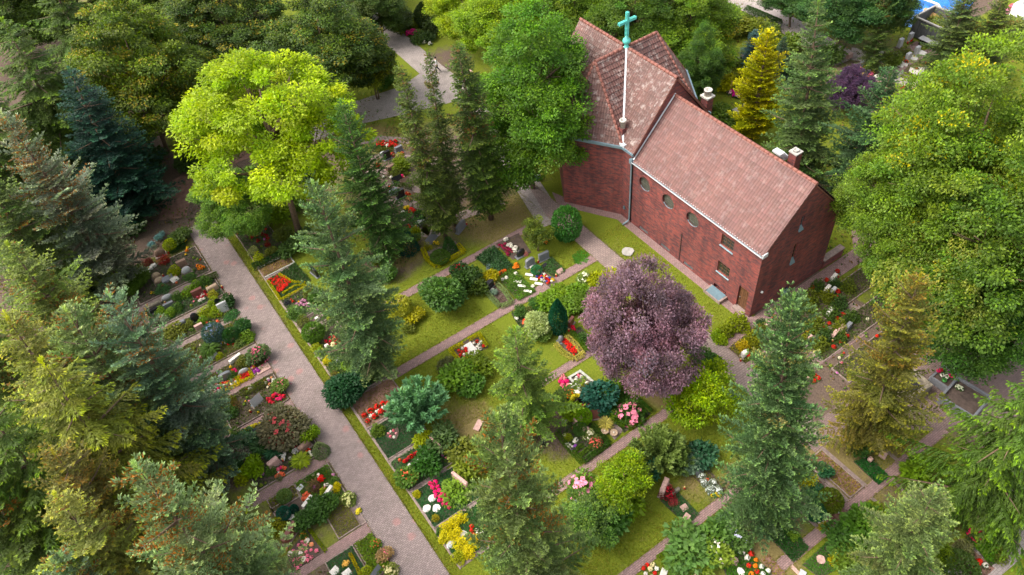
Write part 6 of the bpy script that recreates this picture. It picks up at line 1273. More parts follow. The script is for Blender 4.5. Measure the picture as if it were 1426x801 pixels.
    for x,y,w,h,c,l in ((865,692,2.6,1.5,(.14,.22,.03),'wide yellow green bush above the lawn strip'),(846,716,2.6,1.5,(.05,.12,.025),'dark green bush left of the wide yellow green one'),(885,672,1.8,1.2,(.12,.19,.03),'green bush between the mugo pine and the wide yellow green one'),(828,735,1.8,1.0,(.10,.16,.05),'loose green bush at the edge of the pale bottom spruce')): sh(x,y,w,h,c,'loose',l)
    g([(919,697),(943,684),(974,717),(956,732)],'dark green turf grave with red rhododendron and two pale plaques',cover=(.035,.125,.035),h=.05,dens=1000,ll=.07,lw=.035); sh(930,686,1.0,.8,(.14,.04,.035),'dome','red flowering rhododendron at the head of the dark turf grave','rhododendron','rhododendron',blossom='many',bcol=CRIM); sh(938,698,.7,.3,(.35,.08,.09),'fuzz','pink red heather patch on the dark turf grave'); st(925,679,1.0,.3,.8,'stone_pink','pinkish curved headstone behind the red rhododendron','boulder',rz=.5); pl(952.7,706.6,.42,.36,'stone_pink','upper pale plaque on the dark turf grave',rz=-.1); pl(956,720,.46,.34,'stone_pink','lower pale plaque on the dark turf grave',rz=.3); st(940,685,.7,.2,.3,'moss_stone','mossy block right of the red rhododendron','boulder',base=False)
    g([(963,662),(985,650),(1010,682),(998,694)],'grave with white hydrangea balls right of the dark turf grave',soil='soil',cover=(.13,.14,.03),dens=260,h=.07)
    for i,(x,y,w) in enumerate(((978,664,.55),(981,672,.5),(992.6,673,.62),(988.8,682.5,.6),(1000.4,683,.62))): sh(x,y,w,.4,(.20,.24,.2),'dome','white hydrangea ball, %s of the five left of the dense fir' % ('topmost','second from the top','upper right','lower left','lowest right')[i],'hydrangea','hydrangea',blossom='heads',bcol=(.66,.70,.70))
    st(974,656,.55,.2,.5,'granite_grey','small grey headstone above the white hydrangea balls','desk',rz=.2); fl([(997,688),(1002,690),(992,690)],(.55,.4,.04),.34,'yellow orange plant under the white hydrangea balls','yellow orange plants'); sh(975,630,2.0,1.0,(.03,.09,.05),'loose','dark bluish bush under the lime green small tree'); fl([(985,668)],CORAL,.25,'salmon flower between the white hydrangea balls'); sh(962,644,1.4,.9,(.16,.24,.18),'loose','pale silver bush between the mugo pine and the dark bluish bush')
    # E and below: bottom centre graves
    hd([(918,780),(936,769),(955,756)],.5,.5,(.15,.23,.02),'lime green hedge along the lowest cross path'); sh(966,760,2.7,1.4,(.12,.22,.07),'loose','large leafy shrub behind the lime hedge'); sh(985,750,2.0,1.3,(.10,.19,.05),'loose','bushy green shrub right of the large leafy shrub'); sh(950,775,1.9,1.0,(.11,.19,.045),'loose','green shrub between the lime hedge and the bottom edge'); sh(1000,768,1.6,1.4,(.20,.28,.06),'loose','white flowering shrub left of the long pale headstone','hydrangea','hydrangea',blossom='few',bcol=WHT); sh(975,785,1.5,.8,(.16,.22,.04),'loose','yellow green shrub at the bottom edge'); st(1016,758,1.3,.28,.6,'stone_white','long pale headstone behind the white flowering shrub','slab',rz=.55); st(972,796,1.1,.25,.5,'stone_pink','pink grey headstone cut by the bottom edge','slab',rz=.55)
    sh(1010,735,2.0,1.0,(.06,.13,.03),'loose','dark green bush at the foot of the dense fir'); sh(1026,748,1.6,.9,(.09,.16,.05),'loose','green shrub right of the long pale headstone','shrub',blossom='few',bcol=(.45,.48,.6)); sh(1000,738,1.6,.8,LG,'rosette','fern like plant along the lowest cross path','fern','fern')
    fl([],[RED,WHT,CREAM],.32,'red or cream begonia at the bottom edge by the lowest cross path','begonias at the bottom edge','begonia','begonia',.8,[(893,793),(908,783),(918,798),(905,812)],11,.85); pl(924,798,.5,.35,'stone_white','white plaque beside the bottom edge begonias',rz=.5)
    g([(1000,770),(1022,750),(1075,800),(1020,830)],'green grave with a block of red and white begonias at the bottom edge',cover=(.06,.17,.02),h=.05,dens=500); fl([],[RED,WHT,WHT,ORG],.36,'red, orange or white begonia in the bottom block','begonias of the bottom block','begonia','begonia',.85,[(1028,770),(1043,762),(1070,796),(1050,808)],32,.85); pl(1023,782,.5,.55,'stone_pink','pink heart like stone on the bottom green grave',round_=True,name='flat_stone',cat='stone'); pl(1032,797,.42,.6,'stone_white','pale pointed stone on the bottom green grave',round_=True,name='flat_stone',cat='stone')

# ================================================================ right hand side
def right_side():
    g, sh, fl, st, pl, hd = grave, shrub, flowers, stone, plate, hedge
    g(None,'planted strip beside the chapel door path',rect=(27.75,18.45,30.1,18.98),cover=(.14,.18,.03),dens=300,h=.1)
    for x,y,w,h,c,l in ((1028,449,1.7,1.0,(.17,.21,.02),'yellow green bush nearest the chapel corner'),(1010,460,1.3,.9,(.14,.18,.02),'olive green bush beside the chapel door path'),(998,467,.9,.7,(.15,.24,.02),'bright green bush at the chapel path'),(1005,473,.9,.6,(.22,.31,.03),'light green bush lowest beside the chapel path')): sh(x,y,w,h,c,'dome',l)
    g([(1014,485),(1058,452),(1080,470),(1038,505)],'grave with olive mounds and yellow flowers before the chapel corner',cover=(.16,.17,.03),h=.06,dens=300)
    sh(1034,482,1.0,.7,(.35,.28,.03),'dome','golden flowering mound before the chapel corner'); sh(1048,472,1.3,.8,(.16,.18,.02),'dome','olive mound right of the golden one'); sh(1061,461,1.3,.8,(.10,.125,.025),'dome','dark olive mound near the gable'); fl([(1043,496),(1042,493)],RED,.4,'red flower left of the dense fir','red flowers left of the dense fir'); st(1037,493,.5,.3,.5,'stone_white','white stone beside the red flowers left of the dense fir','boulder'); fl([(1057,455),(1058,458)],RED,.42,'red flower by the path before the gable','red flowers before the gable'); fl([(1077,441),(1079,442)],RED,.38,'red flower at the tip of the dense fir','red flowers at the fir tip'); st(1069,452,.5,.2,.35,'stone_pink','small pink stone by the path before the gable'); sh(1060,449,.8,.5,DK,'dome','dark cushion beside the gable path')
    sh(986,508,1.9,1.0,(.04,.10,.02),'box','dark box bush between the plum and the chapel path'); sh(975,492,1.3,.8,(.07,.13,.03),'loose','green bush under the right edge of the plum'); pl(1006,523,.9,.7,'stone_pink','pink grey slab at the left edge of the chapel path',tilt=.03,name='grave_slab',cat='slab')
    for (x0,y0,x1,y1),c,l in (((31.7,17.7,40.5,19.3),(.10,.13,.03),'grave row nearest the chapel gable with olive mounds and red flowers'),((31.7,15.4,40.5,16.9),(.07,.10,.025),'second grave row from the chapel gable with red flowers'),((31.7,13.3,38.5,14.7),(.09,.12,.03),'third grave row from the chapel gable by the golden spruce')): g(None,l,rect=(x0,y0,x1,y1),cover=c,dens=230,h=.09)
    # rows right of the gable
    for i,(x,y,r) in enumerate(((1128,415,0),(1140,398,0),(1152,412,0),(1170,422,0),(1136,453,0),(1158,437,0),(1170,454,0),(1150,467,0),(1141,479,0),(1171,469,0),(1126,425,0),(1163,395,0),(1182,398,0),(1186,440,0))):
        lab = ('olive mound nearest the gable path, at its left end','olive mound close below the gable path','round olive mound in the first row right of the gable','dark mound at the right end of the first row by the gable','large olive mound in the second row right of the gable','dark green mound in the middle of the second row','small green mound at the right of the second row','olive mound in the third row right of the gable','olive mound beside the dense fir in the third row','round green mound in the third row','low olive mound beside the dense fir tip','dark mound below the low brick wall','olive mound at the hornbeam edge, upper','olive mound at the hornbeam edge, lower')[i]
        sh(x,y,(1.5,1.2,1.3,1.3,1.7,1.3,1.1,1.3,1.4,1.0,1.2,1.0,1.3,1.2)[i],.75,((.10,.13,.02),(.055,.10,.02),(.12,.15,.02),(.04,.08,.02))[i%4],'dome',lab)
    fl([(1151.5,390),(1132,401),(1166,378)],(.45,.03,.02),.42,'red flower along the path below the gable','red flowers along the gable path'); fl([(1167,406.5),(1159,413),(1174,438),(1165,444),(1154.6,450.5),(1146,457),(1127.5,472),(1170.5,476),(1180,468),(1161,483)],(.42,.03,.02),.42,'red flower in the rows right of the gable','red flowers right of the gable')
    for x,y,m,l in ((1161,387,'stone_white','pale headstone below the low brick wall'),(1152,403,'stone_white','white plaque in the first row right of the gable'),(1160,405.5,'granite_light','light rounded headstone in the first row right of the gable'),(1155.5,434.5,'stone_white','white block in the second row right of the gable'),(1162,466,'stone_pink','pinkish block in the third row right of the gable'),(1171.5,459,'stone_pink','rosy block higher in the third row right of the gable'),(1181,455,'granite_grey','dark headstone at the golden spruce tip')): st(x,y,.6,.25,.5,m,l,'boulder' if 'round' in l else 'slab',rz=.2)
    fl([(1125,462),(1122,465)],(.55,.30,.05),.4,'orange flower right of the dense fir','orange flowers right of the dense fir'); st(1127,470,.4,.3,.4,'stone_pink','small pink stone right of the dense fir','boulder'); sh(1118,468,1.0,.6,(.2,.22,.03),'dome','yellow olive cushion right of the dense fir'); sh(1125,520,1.2,.6,MD,'dome','green mound in the gap right of the dense fir'); fl([(1136,524),(1139,527),(1133,530)],RED,.4,'red flower in the gap right of the dense fir','red flowers in the fir gap'); st(1122,531,.6,.25,.4,'stone_pink','pink stone in the gap right of the dense fir')
    # plots by the lowest path
    g([(1188,643),(1212,638),(1238,664),(1223,676)],'dark green ivy grave beside the lower right path',cover=(.025,.12,.025),h=.08,dens=1000,ll=.08,lw=.05); g(None,'dry turf grave left of the ivy grave',rect=(25.35,8.05,26.5,11.1),cover=(.22,.19,.05),h=.03,dens=240,soil='red_soil'); g(None,'bare earth grave with sparse grass beside the lower right path',rect=(22.75,8.05,24.9,11.1),cover=(.2,.16,.08),h=.03,dens=90,soil='grave_gravel')
    g([(1118,700),(1140,668),(1180,715),(1152,737)],'mulched grave with three clipped balls beside the lower right path',soil='red_soil',cover=(.16,.05,.045),dens=90,h=.05); sh(1156,697,1.4,1.2,(.085,.12,.015),'box','large dark olive ball on the mulched grave'); sh(1135,712,1.15,1.0,(.02,.085,.04),'box','dark blue green ball on the mulched grave'); sh(1134,685,1.0,.8,(.035,.11,.05),'loose','smaller blue green bush on the mulched grave'); pl(1136,700,.55,.25,'sandstone','tan stone between the balls of the mulched grave',round_=True,name='flat_stone',cat='stone'); pl(1165,710,.35,.45,'granite_light','grey stone right of the large dark olive ball',round_=True,name='flat_stone',cat='stone'); pl(1143,726,.35,.5,'stone_white','white stone at the foot of the mulched grave',round_=True,name='flat_stone',cat='stone'); sh(1147,733,.6,.4,(.3,.28,.03),'dome','yellow cushion at the foot of the mulched grave'); sh(1150,654,.9,.6,(.04,.13,.06),'loose','teal bush at the head of the bare earth grave'); sh(1122,668,1.2,.8,(.25,.26,.03),'loose','yellow green bush beside the dense fir foot')
    g([(1068,745),(1092,722),(1126,764),(1105,784)],'ivy covered grave in the shade of the dense fir',cover=(.03,.10,.02),h=.1,dens=800,ll=.09,lw=.055); g([(1060,780),(1070,772),(1095,800),(1080,806)],'dry grass grave left of the lower right path',cover=(.24,.2,.05),h=.03,dens=150,soil='red_soil'); sh(1105,746,.8,.3,BR,'dome','light green tuft on the ivy covered grave')
    g([(1117,787),(1152,755),(1183,783),(1142,806)],'bright green turf grave with a round stone disc at the bottom edge',cover=(.055,.17,.02),h=.05,dens=900,ll=.07,lw=.035); pl(1143,779,.5,.5,'stone_pink','round pinkish disc on the bright green turf grave',round_=True,name='flat_stone',cat='stone',tilt=0); sh(1164,780,.85,.6,(.33,.30,.02),'dome','golden ball shrub on the bright green turf grave'); pl(1117,800,.5,.35,'granite_light','bluish grey plaque at the bottom edge of the lower right path',rz=.4)
    for x,y,w,h,c,l in ((1200,730,2.2,1.2,(.07,.15,.025),'green bush beside the lower right path'),(1175,750,1.8,1.0,(.06,.13,.03),'dark green bush opposite the mulched grave'),(1215,712,1.5,.8,(.15,.21,.03),'yellow green bush left of the silver topped spruce'),(1180,775,1.6,.9,(.10,.16,.03),'green bush at the right of the golden ball shrub'),(1224,601,1.7,1.0,(.07,.16,.025),'fresh green bush beside the paved square'),(1195,620,1.4,.8,(.05,.12,.03),'dark bush at the foot of the golden spruce'),(1277,655,1.8,1.0,(.13,.22,.03),'yellow green bush at the left edge of the frond fir')): sh(x,y,w,h,c,'loose',l)
    p = G(1244,611,.3); o = thing('plant_pot',(p.x,p.y,0),0,'dark pot with a white flower cushion on the lawn by the paved square','pot'); MB().lathe([(.16,0),(.26,.3),(.29,.42),(.22,.4),(.1,.38)],12).build('pot','granite_black',o); f = mobj('blossoms', BLOS['heads'][0], o, (0,0,.38), color=(.76,.72,.72)); f.scale=(.6,.6,.32)
    pl(1229.6,633,.5,.42,'stone_pink','pink plaque lying on the lawn below the white flower pot',rz=.3); st(1212,640,.3,.25,.25,'stone_pink','small pink stone at the foot of the golden spruce','boulder',base=False)
    # planters on the paved square
    def trough(name, x, y, w, d, h, wt, rz, wall, label, fill, fz):
        p = G(x, y, h); o = thing(name,(p.x,p.y,0),rz,label,'planter' if fill == 'soil' else 'basin'); b = MB(); b.box(-w/2,-d/2,-.05,w/2,-d/2+wt,h,.02); b.box(-w/2,d/2-wt,-.05,w/2,d/2,h,.02); b.box(-w/2,-d/2+wt+.002,-.05,-w/2+wt,d/2-wt-.002,h-.004,.015); b.box(w/2-wt,-d/2+wt+.002,-.05,w/2,d/2-wt-.002,h-.004,.015); b.rough(.012,3); b.build('wall',wall,o); MB().box(-w/2+wt*.7,-d/2+wt*.7,-.04,w/2-wt*.7,d/2-wt*.7,fz).build('filling',fill,o); return o
    trough('stone_basin',1270,531,1.75,1.75,.85,.24,-.1,'moss_stone','square mossy stone water basin with a dark inside on the paved square','granite_black',.25)
    trough('planter',1318,524,1.5,1.3,.55,.13,.05,'granite_grey','grey stone planter with bright flowers on the paved square','soil',.47); trough('planter',1345,552,2.2,2.2,.7,.14,.12,'granite_grey','large grey stone planter with bare earth beside the paved square','soil',.5)
    for (x,y,c) in ((1307,517,HOT),(1312,523,WHT),(1318,525,WHT),(1320,519,PUR),(1310,516,CRIM),(1315,530,(.1,.35,.1)),(1324,524,HOT)):
        p = G(x,y,.55); o = mobj('bedding_flower',BED[0],None,(p.x,p.y,.47),x*.1,c); o.scale=(.34,.34,.3); tag(o,'bright flower in the grey stone planter','flower','flowers in the grey stone planter')
    for (x,y) in ((1334,539),(1338,541)):
        p = G(x,y,.6); o = mobj('bedding_flower',BED[1],None,(p.x,p.y,.5),x*.1,(.6,.65,.5)); o.scale=(.4,.4,.3); tag(o,'pale flower in the large grey stone planter','flower','pale flowers in the large planter')
    fl([(1324,569),(1333,568)],[CREAM,WHT],.4,'pale flower in front of the large grey stone planter','pale flowers before the large planter')
    # lower right plots
    g([(1344,742),(1362,728),(1406,772),(1378,790)],'grave with a crimson hydrangea and green mounds at the lower right',cover=(.07,.15,.03),h=.09,dens=400); sh(1362,744,1.1,.7,(.08,.11,.04),'dome','crimson blooming hydrangea at the lower right','hydrangea','hydrangea',blossom='heads',bcol=(.70,.03,.13)); sh(1376,763,1.5,.6,(.10,.22,.03),'dome','fresh green mound below the crimson hydrangea'); sh(1392,772,1.1,.5,OL,'dome','olive mound at the edge of the far right path')
    g([(1362,722),(1380,708),(1420,746),(1403,765)],'grave with pink hydrangeas between gravel strips at the lower right',cover=(.06,.12,.035),h=.08,dens=360); sh(1384,728,1.2,.7,(.13,.20,.04),'dome','pink blooming hydrangea in the middle lower right grave','hydrangea','hydrangea',blossom='few',bcol=(.76,.40,.48)); sh(1402,750,1.3,.4,(.08,.14,.04),'dome','green cover below the pink hydrangea'); fl([(1393,717),(1397,719),(1391,721)],PINK,.4,'pink flower above the pink hydrangea','pink flowers at lower right'); sh(1412,715,1.3,.7,(.35,.36,.03),'loose','yellow shrub at the right edge near the bottom'); pl(1420,726,.7,.5,'stone_white','white grey plaque at the right edge near the bottom',rz=.3,tilt=.3); fl([(1392,700)],PUR,.4,'violet flower under the frond fir'); sh(1400,704,1.4,.7,LG,'loose','green bush with pink buds under the frond fir','shrub',blossom='few',bcol=PINK)
    g([(1315,770),(1335,750),(1385,792),(1360,815)],'reddish mulch grave with red flowers at the lower right corner',soil='red_soil',cover=(.11,.09,.05),dens=140,h=.08); fl([(1356,788),(1361,784),(1358,791),(1364,782),(1347,776)],RED,.4,'red flower on the reddish mulch grave','red flowers on the reddish mulch'); fl([(1347,784),(1372,787),(1362,797)],WHT,.4,'white flower on the reddish mulch grave','white flowers on the reddish mulch'); sh(1340,768,1.2,.7,(.13,.14,.06),'loose','grey olive shrub on the reddish mulch grave'); sh(1305,772,1.6,1.2,(.13,.19,.025),'box','yellow green ball right of the silver topped spruce'); sh(1335,792,2.0,1.2,(.05,.09,.02),'box','dark ball at the bottom edge of the lower right'); fl([],CRIM,.4,'crimson flower at the bottom edge beside the dark ball','crimson flowers at the bottom edge',poly=[(1294,790),(1306,788),(1310,802),(1296,804)],n=6,gap=.6); st(1313,798,.5,.4,.5,'granite_light','light grey stone at the bottom edge left of the dark ball')

# ================================================================ behind the chapel and along the top
def far():
    g, sh, fl, st, pl, hd = grave, shrub, flowers, stone, plate, hedge
    # curving rows between the spruces
    fl([],RED,.5,'red flower in the topmost curving row','red flowers of the topmost row',poly=[(527,199),(553,199),(553,205),(527,205)],n=10,gap=.7); fl([(540,203),(536,201)],WHT,.4,'white flower in the topmost curving row','white flowers of the topmost row'); hd([(524,208),(548,210)],.4,.35,OL,'low green hedge under the topmost red flowers'); st(555,207,.7,.25,.5,'granite_grey','dark stone at the end of the topmost curving row')
    st(538.5,216,.65,.25,.85,'granite_black','black headstone in the second curving row'); st(533,215,.4,.2,.5,'granite_light','light small stone left of the black headstone in the second row'); fl([(543,216),(547,215),(560,214)],(.6,.12,.1),.4,'reddish flower in the second curving row','reddish flowers of the second row'); sh(556,221,1.3,.7,(.18,.21,.03),'dome','yellow green shrub in the second curving row'); sh(560,229,1.5,.9,(.13,.19,.025),'loose','green shrub between the second and third curving rows')
    st(545,234,.8,.3,.6,'stone_brown','brown stone in the third curving row','boulder'); sh(555,238,1.4,.7,OL,'dome','olive shrub in the third curving row'); st(539,234,.4,.3,.4,'stone_pink','pale stone left of the brown stone','boulder'); fl([(526,231),(525,229)],RED,.4,'red flower at the left of the third curving row','red flowers of the third row'); hd([(540,241),(572,243)],.35,.3,OL,'low olive hedge of the third curving row')
    st(553,249,.9,.25,.5,'granite_black','dark headstone with a pale top in the fourth curving row','desk'); fl([(557,245),(560,246)],HOT,.42,'pink flower in the fourth curving row','pink flowers of the fourth row'); st(564,252,.8,.25,.55,'stone_brown','brown headstone with a pale top in the fourth curving row','desk'); fl([(545,247),(534,246)],WHT,.4,'white flower in the fourth curving row','white flowers of the fourth row'); hd([(546,254),(575,262)],.4,.3,(.09,.13,.03),'low green hedge of the fourth curving row')
    st(557,270,.75,.25,.85,'granite_black','tall black headstone in the fifth curving row'); st(548,266,.8,.25,.4,'granite_grey','low dark stone left of the tall black headstone'); fl([(567,270),(570,271),(543,262)],(.7,.08,.04),.45,'red orange flower in the fifth curving row','red orange flowers of the fifth row'); fl([(567,276),(571,278)],PEACH,.4,'salmon flower in the fifth curving row','salmon flowers of the fifth row')
    g([(562,295),(574,287),(597,308),(584,316)],'framed flower grave at the lower end of the curving rows',soil='soil',cover=(.06,.10,.03),dens=160,h=.1); hd([(560,297),(582,315),(598,307)],.25,.3,(.06,.10,.025),'box edging of the framed flower grave'); fl([(565,290),(568,289)],YEL,.42,'yellow flower in the framed grave','yellow flowers in the framed grave'); fl([(573,292),(576,294),(571,295)],RED,.45,'red flower in the framed grave','red flowers in the framed grave'); fl([(561,296),(580,301)],[WHT,MAUVE],.4,'pale flower in the framed grave','pale flowers in the framed grave'); sh(585,300,.9,.8,(.04,.10,.03),'box','green ball in the framed grave'); st(586,310,.8,.4,.35,'granite_light','light stone at the foot of the framed grave','desk'); fl([(579,307)],YEL,.4,'yellow flower near the light stone'); fl([(569,315),(570,317)],RED,.4,'red flower below the framed grave','red flowers below the framed grave'); fl([(625,272),(628,280),(614,295),(640,262)],[YEL,WHT,HOT,WHT],.5,'bright flower glimpsed between the slender spruces','flowers between the slender spruces'); pl(628,282,.7,.4,'stone_white','white plate glimpsed between the slender spruces')
    # dark undergrowth beneath the ash
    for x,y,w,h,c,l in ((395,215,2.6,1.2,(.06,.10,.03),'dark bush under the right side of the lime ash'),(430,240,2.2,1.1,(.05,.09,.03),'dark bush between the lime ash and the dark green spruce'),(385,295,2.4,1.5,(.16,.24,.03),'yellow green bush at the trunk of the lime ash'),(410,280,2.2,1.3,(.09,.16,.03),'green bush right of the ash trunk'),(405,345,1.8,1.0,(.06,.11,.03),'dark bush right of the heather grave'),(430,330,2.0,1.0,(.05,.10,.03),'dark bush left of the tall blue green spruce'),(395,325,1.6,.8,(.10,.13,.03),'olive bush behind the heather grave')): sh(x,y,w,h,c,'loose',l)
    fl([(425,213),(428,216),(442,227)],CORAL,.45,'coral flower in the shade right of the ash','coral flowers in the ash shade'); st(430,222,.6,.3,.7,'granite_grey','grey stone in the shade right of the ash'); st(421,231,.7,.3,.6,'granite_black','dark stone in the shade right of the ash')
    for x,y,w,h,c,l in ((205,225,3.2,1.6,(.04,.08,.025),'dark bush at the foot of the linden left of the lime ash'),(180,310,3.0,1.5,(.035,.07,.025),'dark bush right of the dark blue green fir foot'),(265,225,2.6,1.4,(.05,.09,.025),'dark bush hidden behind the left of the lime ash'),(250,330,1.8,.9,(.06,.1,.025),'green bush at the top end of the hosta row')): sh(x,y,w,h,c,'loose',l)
    # along the upper path
    hd([(533,18),(555,10)],.8,.5,(.12,.17,.03),'low hedge nearest the top edge by the upper path'); hd([(538,26),(566,15)],.8,.5,(.20,.22,.03),'yellow green low hedge by the upper path'); hd([(545,34),(572,24)],.8,.5,(.10,.15,.03),'green low hedge third from the top by the upper path'); hd([(528,20),(545,36),(562,48)],.35,.35,(.20,.20,.03),'olive edging along the upper path')
    sh(563,36,1.6,1.1,(.09,.15,.03),'dome','round bush by the upper path'); sh(577,32,1.5,1.0,(.14,.19,.02),'box','yellow green ball by the upper path'); fl([(568,46),(571,45),(574,44),(577,44),(573,47),(569,48)],(.75,.05,.28),.6,'magenta flower by the upper path','magenta flowers by the upper path'); sh(582,52,2.0,1.0,(.07,.12,.035),'dome','dark mound right of the magenta flowers'); sh(596,50,1.6,.9,(.05,.09,.03),'loose','dark bush further right of the magenta flowers'); fl([(591,59),(599,61)],WHT,.5,'white flower on the bare soil by the upper path','white flowers on the bare soil'); fl([(539,2),(542,3)],RED,.6,'red flower at the top edge by the upper path','red flowers at the top edge'); st(554,4,.8,.3,.9,'granite_grey','grey headstone at the top edge by the upper path'); sh(590,20,2.2,2.6,(.05,.08,.03),'column','dark narrow shrub behind the yellow green ball'); sh(605,35,2.4,1.6,(.06,.09,.03),'loose','dark bush below the bright yellow green tree')
    sh(537,110,2.4,1.6,(.06,.13,.025),'loose','green bush below the great dark linden'); fl([(545,85),(546,88)],[WHT,RED],.5,'red and white flower beside the lower linden leaves','flowers beside the linden'); sh(520,95,2.2,1.6,(.08,.13,.02),'loose','olive bush at the foot of the great dark linden')
    pl(650,100,1.0,.8,'stone_pink','pinkish slab right of the walking person',name='grave_slab',cat='slab',tilt=.05); st(600,118,.9,.5,.35,'sandstone','orange tan low stone below the walking person','boulder',base=False)
    # behind the chapel
    fl([(1019,128),(1023,130),(1027,127),(1022,133),(1029,131)],(.72,.05,.35),.55,'magenta flower before the yellow cypress','magenta flowers before the cypress'); fl([(1026,134),(1030,135),(1016,129)],(.8,.55,.6),.5,'pale pink flower before the yellow cypress','pale pink flowers before the cypress'); p = G(1017,128); o = thing('wooden_cross',(p.x,p.y,0),.4,'small orange wooden grave cross behind the magenta flowers','cross'); b = MB(); b.box(-.05,-.04,0,.05,.04,1.15); b.box(-.28,-.041,.72,-.051,.039,.82); b.box(.051,-.041,.72,.28,.039,.82); b.build('beam','log_wood',o)
    sh(1004,114,2.4,1.2,(.33,.33,.03),'loose','yellow shrub left of the orange wooden cross'); sh(1018,106,1.8,1.1,(.20,.22,.03),'loose','olive yellow shrub above the orange wooden cross'); sh(1030,92,2.4,1.4,(.12,.16,.03),'loose','olive bush left of the pale blue little spruce')
    fl([(964,92),(968,91),(972,93),(979,93)],[PINK,WHT,HOT,PINK],.5,'pink flower behind the chapel chimney','pink flowers behind the chimney'); fl([(955,100),(958,104),(953,103),(960,101)],CRIM,.55,'crimson flower beside the chapel hip','crimson flowers beside the hip'); fl([(1012,68),(1017,72),(1010,72),(1016,75)],[WHT,HOT,CRIM,WHT],.5,'crimson or white flower above the far narrow path','flowers above the far narrow path'); sh(972,86,1.3,.8,(.15,.2,.03),'dome','light green mound behind the chimney'); sh(985,80,2.0,1.2,LG,'loose','green bush behind the slender green tree')
    sh(1014,42,2.2,1.6,(.28,.22,.03),'loose','golden bush below the far path'); hd([(1038,14),(1062,24),(1085,34)],1.0,.9,(.035,.075,.02),'dark hedge along the far path')
    for x,y,w,h,c,l in ((1032,35,2.6,1.6,(.14,.16,.03),'olive bush below the dark hedge'),(1052,38,2.6,1.5,(.12,.15,.03),'green olive bush in the middle below the dark hedge'),(1070,48,2.6,1.6,(.09,.13,.03),'green bush left of the bare trunk'),(1083,70,2.4,1.8,(.08,.12,.03),'green bush behind the golden cypress'),(1010,20,2.2,1.4,(.12,.15,.04),'olive bush at the edge of the far path'),(1098,62,2.6,1.6,(.10,.15,.03),'green bush at the foot of the bare trunk'),(1095,95,2.4,1.6,(.07,.12,.03),'dark bush behind the layered fir'),(1155,75,2.6,1.4,(.06,.1,.03),'dark bush under the dark broad tree')): sh(x,y,w,h,c,'loose',l)
    sh(1000,160,2.4,1.4,(.10,.16,.03),'loose','green bush behind the nave ridge'); sh(1030,170,2.4,1.4,(.08,.13,.03),'loose','dark green bush at the foot of the golden cypress'); sh(985,150,1.6,.9,(.13,.18,.03),'dome','light bush behind the nave ridge')
    # urn graves at the top right
    for i,(x,y) in enumerate(((1254,90),(1260,88),(1273,81),(1285,74),(1271,98),(1277,101),(1282,98),(1288,95))):
        pl(x,y,.75,.6,'stone_white','white square slab of the urn graves, %s' % ('left end of the upper row','second from the left in the upper row','middle of the upper row','right end of the upper row','left in the lower row','lowest in the lower row','second from the right in the lower row','right end of the lower row')[i],rz=.4,name='grave_slab',cat='slab')
    for i,(x,y) in enumerate(((1264.6,80),(1277,71),(1254,60),(1268,52))): st(x,y,.5,.3,.9,'granite_light','pale grey stele of the urn graves, %s' % ('left of the upper row','right of the upper row','left below the dark container','right below the dark container')[i],name='stele')
    fl([(1258,82),(1262,86),(1255,84),(1277,96),(1284,92),(1268,56),(1290,90)],[ORG,RED,ORG,(.7,.2,.1),RED,RED,ORG],.5,'red or orange flower on the urn graves','flowers on the urn graves'); fl([],[WHT,(.75,.6,.2),ORG,PINK],.5,'pale or orange flower above the small purple tree','flowers above the small purple tree',poly=[(1184,100),(1212,92),(1222,112),(1200,118)],n=16,gap=.9); hd([(1256,104),(1276,110)],.8,.12,(.2,.24,.02),'strip of turf edging at the lower urn graves'); sh(1262,72,1.4,.8,OL,'dome','olive mound among the urn graves'); sh(1240,82,2,1,(.10,.14,.03),'loose','green bush left of the urn graves')
    st(1183,78,.6,.3,.5,'stone_pink','pale stone under the dark broad tree'); st(1201,90,.5,.4,.6,'granite_grey','dark stone on the far path','boulder',base=False)
    # container, bench, tarpaulin and logs
    a, c = G(1265,50), G(1304,68); dx = (c-a); rz = math.atan2(dx.y, dx.x); w = dx.length; p = (a+c)/2
    o = thing('skip_container',(p.x,p.y,0),rz,'dark grey waste container with a pale rim behind the urn graves','container'); b = MB(); h = 2.0; n_ = Vector((-math.sin(rz),math.cos(rz),0)); side = 1 if n_.dot(Vector((CD[0],CD[1],0))) > 0 else -1; D2 = 3.0*side
    y0, y1 = min(0,D2), max(0,D2); b.box(-w/2,y0,.15,w/2,y0+.08,h); b.box(-w/2,y1-.08,.15,w/2,y1,h); b.box(-w/2,y0+.081,.15,-w/2+.08,y1-.081,h); b.box(w/2-.08,y0+.081,.15,w/2,y1-.081,h); b.box(-w/2+.081,y0+.081,.15,w/2-.081,y1-.081,1.0)
    for q in range(7): b.box(-w/2+.1+q*(w-.3)/6,(y0-.05 if side>0 else y1),.2,-w/2+.2+q*(w-.3)/6,(y0 if side>0 else y1+.05),h-.12)
    b.build('body','concrete_dark',o); r = MB(); r.box(-w/2-.06,y0-.07,h+.001,w/2+.06,y0+.1,h+.11); r.box(-w/2-.06,y1-.1,h+.001,w/2+.06,y1+.07,h+.11); r.box(-w/2-.06,y0+.101,h+.001,-w/2+.1,y1-.101,h+.109); r.box(w/2-.1,y0+.101,h+.001,w/2+.06,y1-.101,h+.109); r.build('rim','concrete',o)
    p = G(1291.5,66); o = thing('garden_bench',(p.x,p.y,0),rz,'light grey bench standing before the dark container','bench'); b = MB(); b.box(-1.0,-.35,.62,1.0,.35,.70,.01); b.build('top','granite_light',o)
    for x in (-.75,.75): MB().box(x-.08,-.28,0,x+.08,.28,.62).build('leg','granite_black',o)
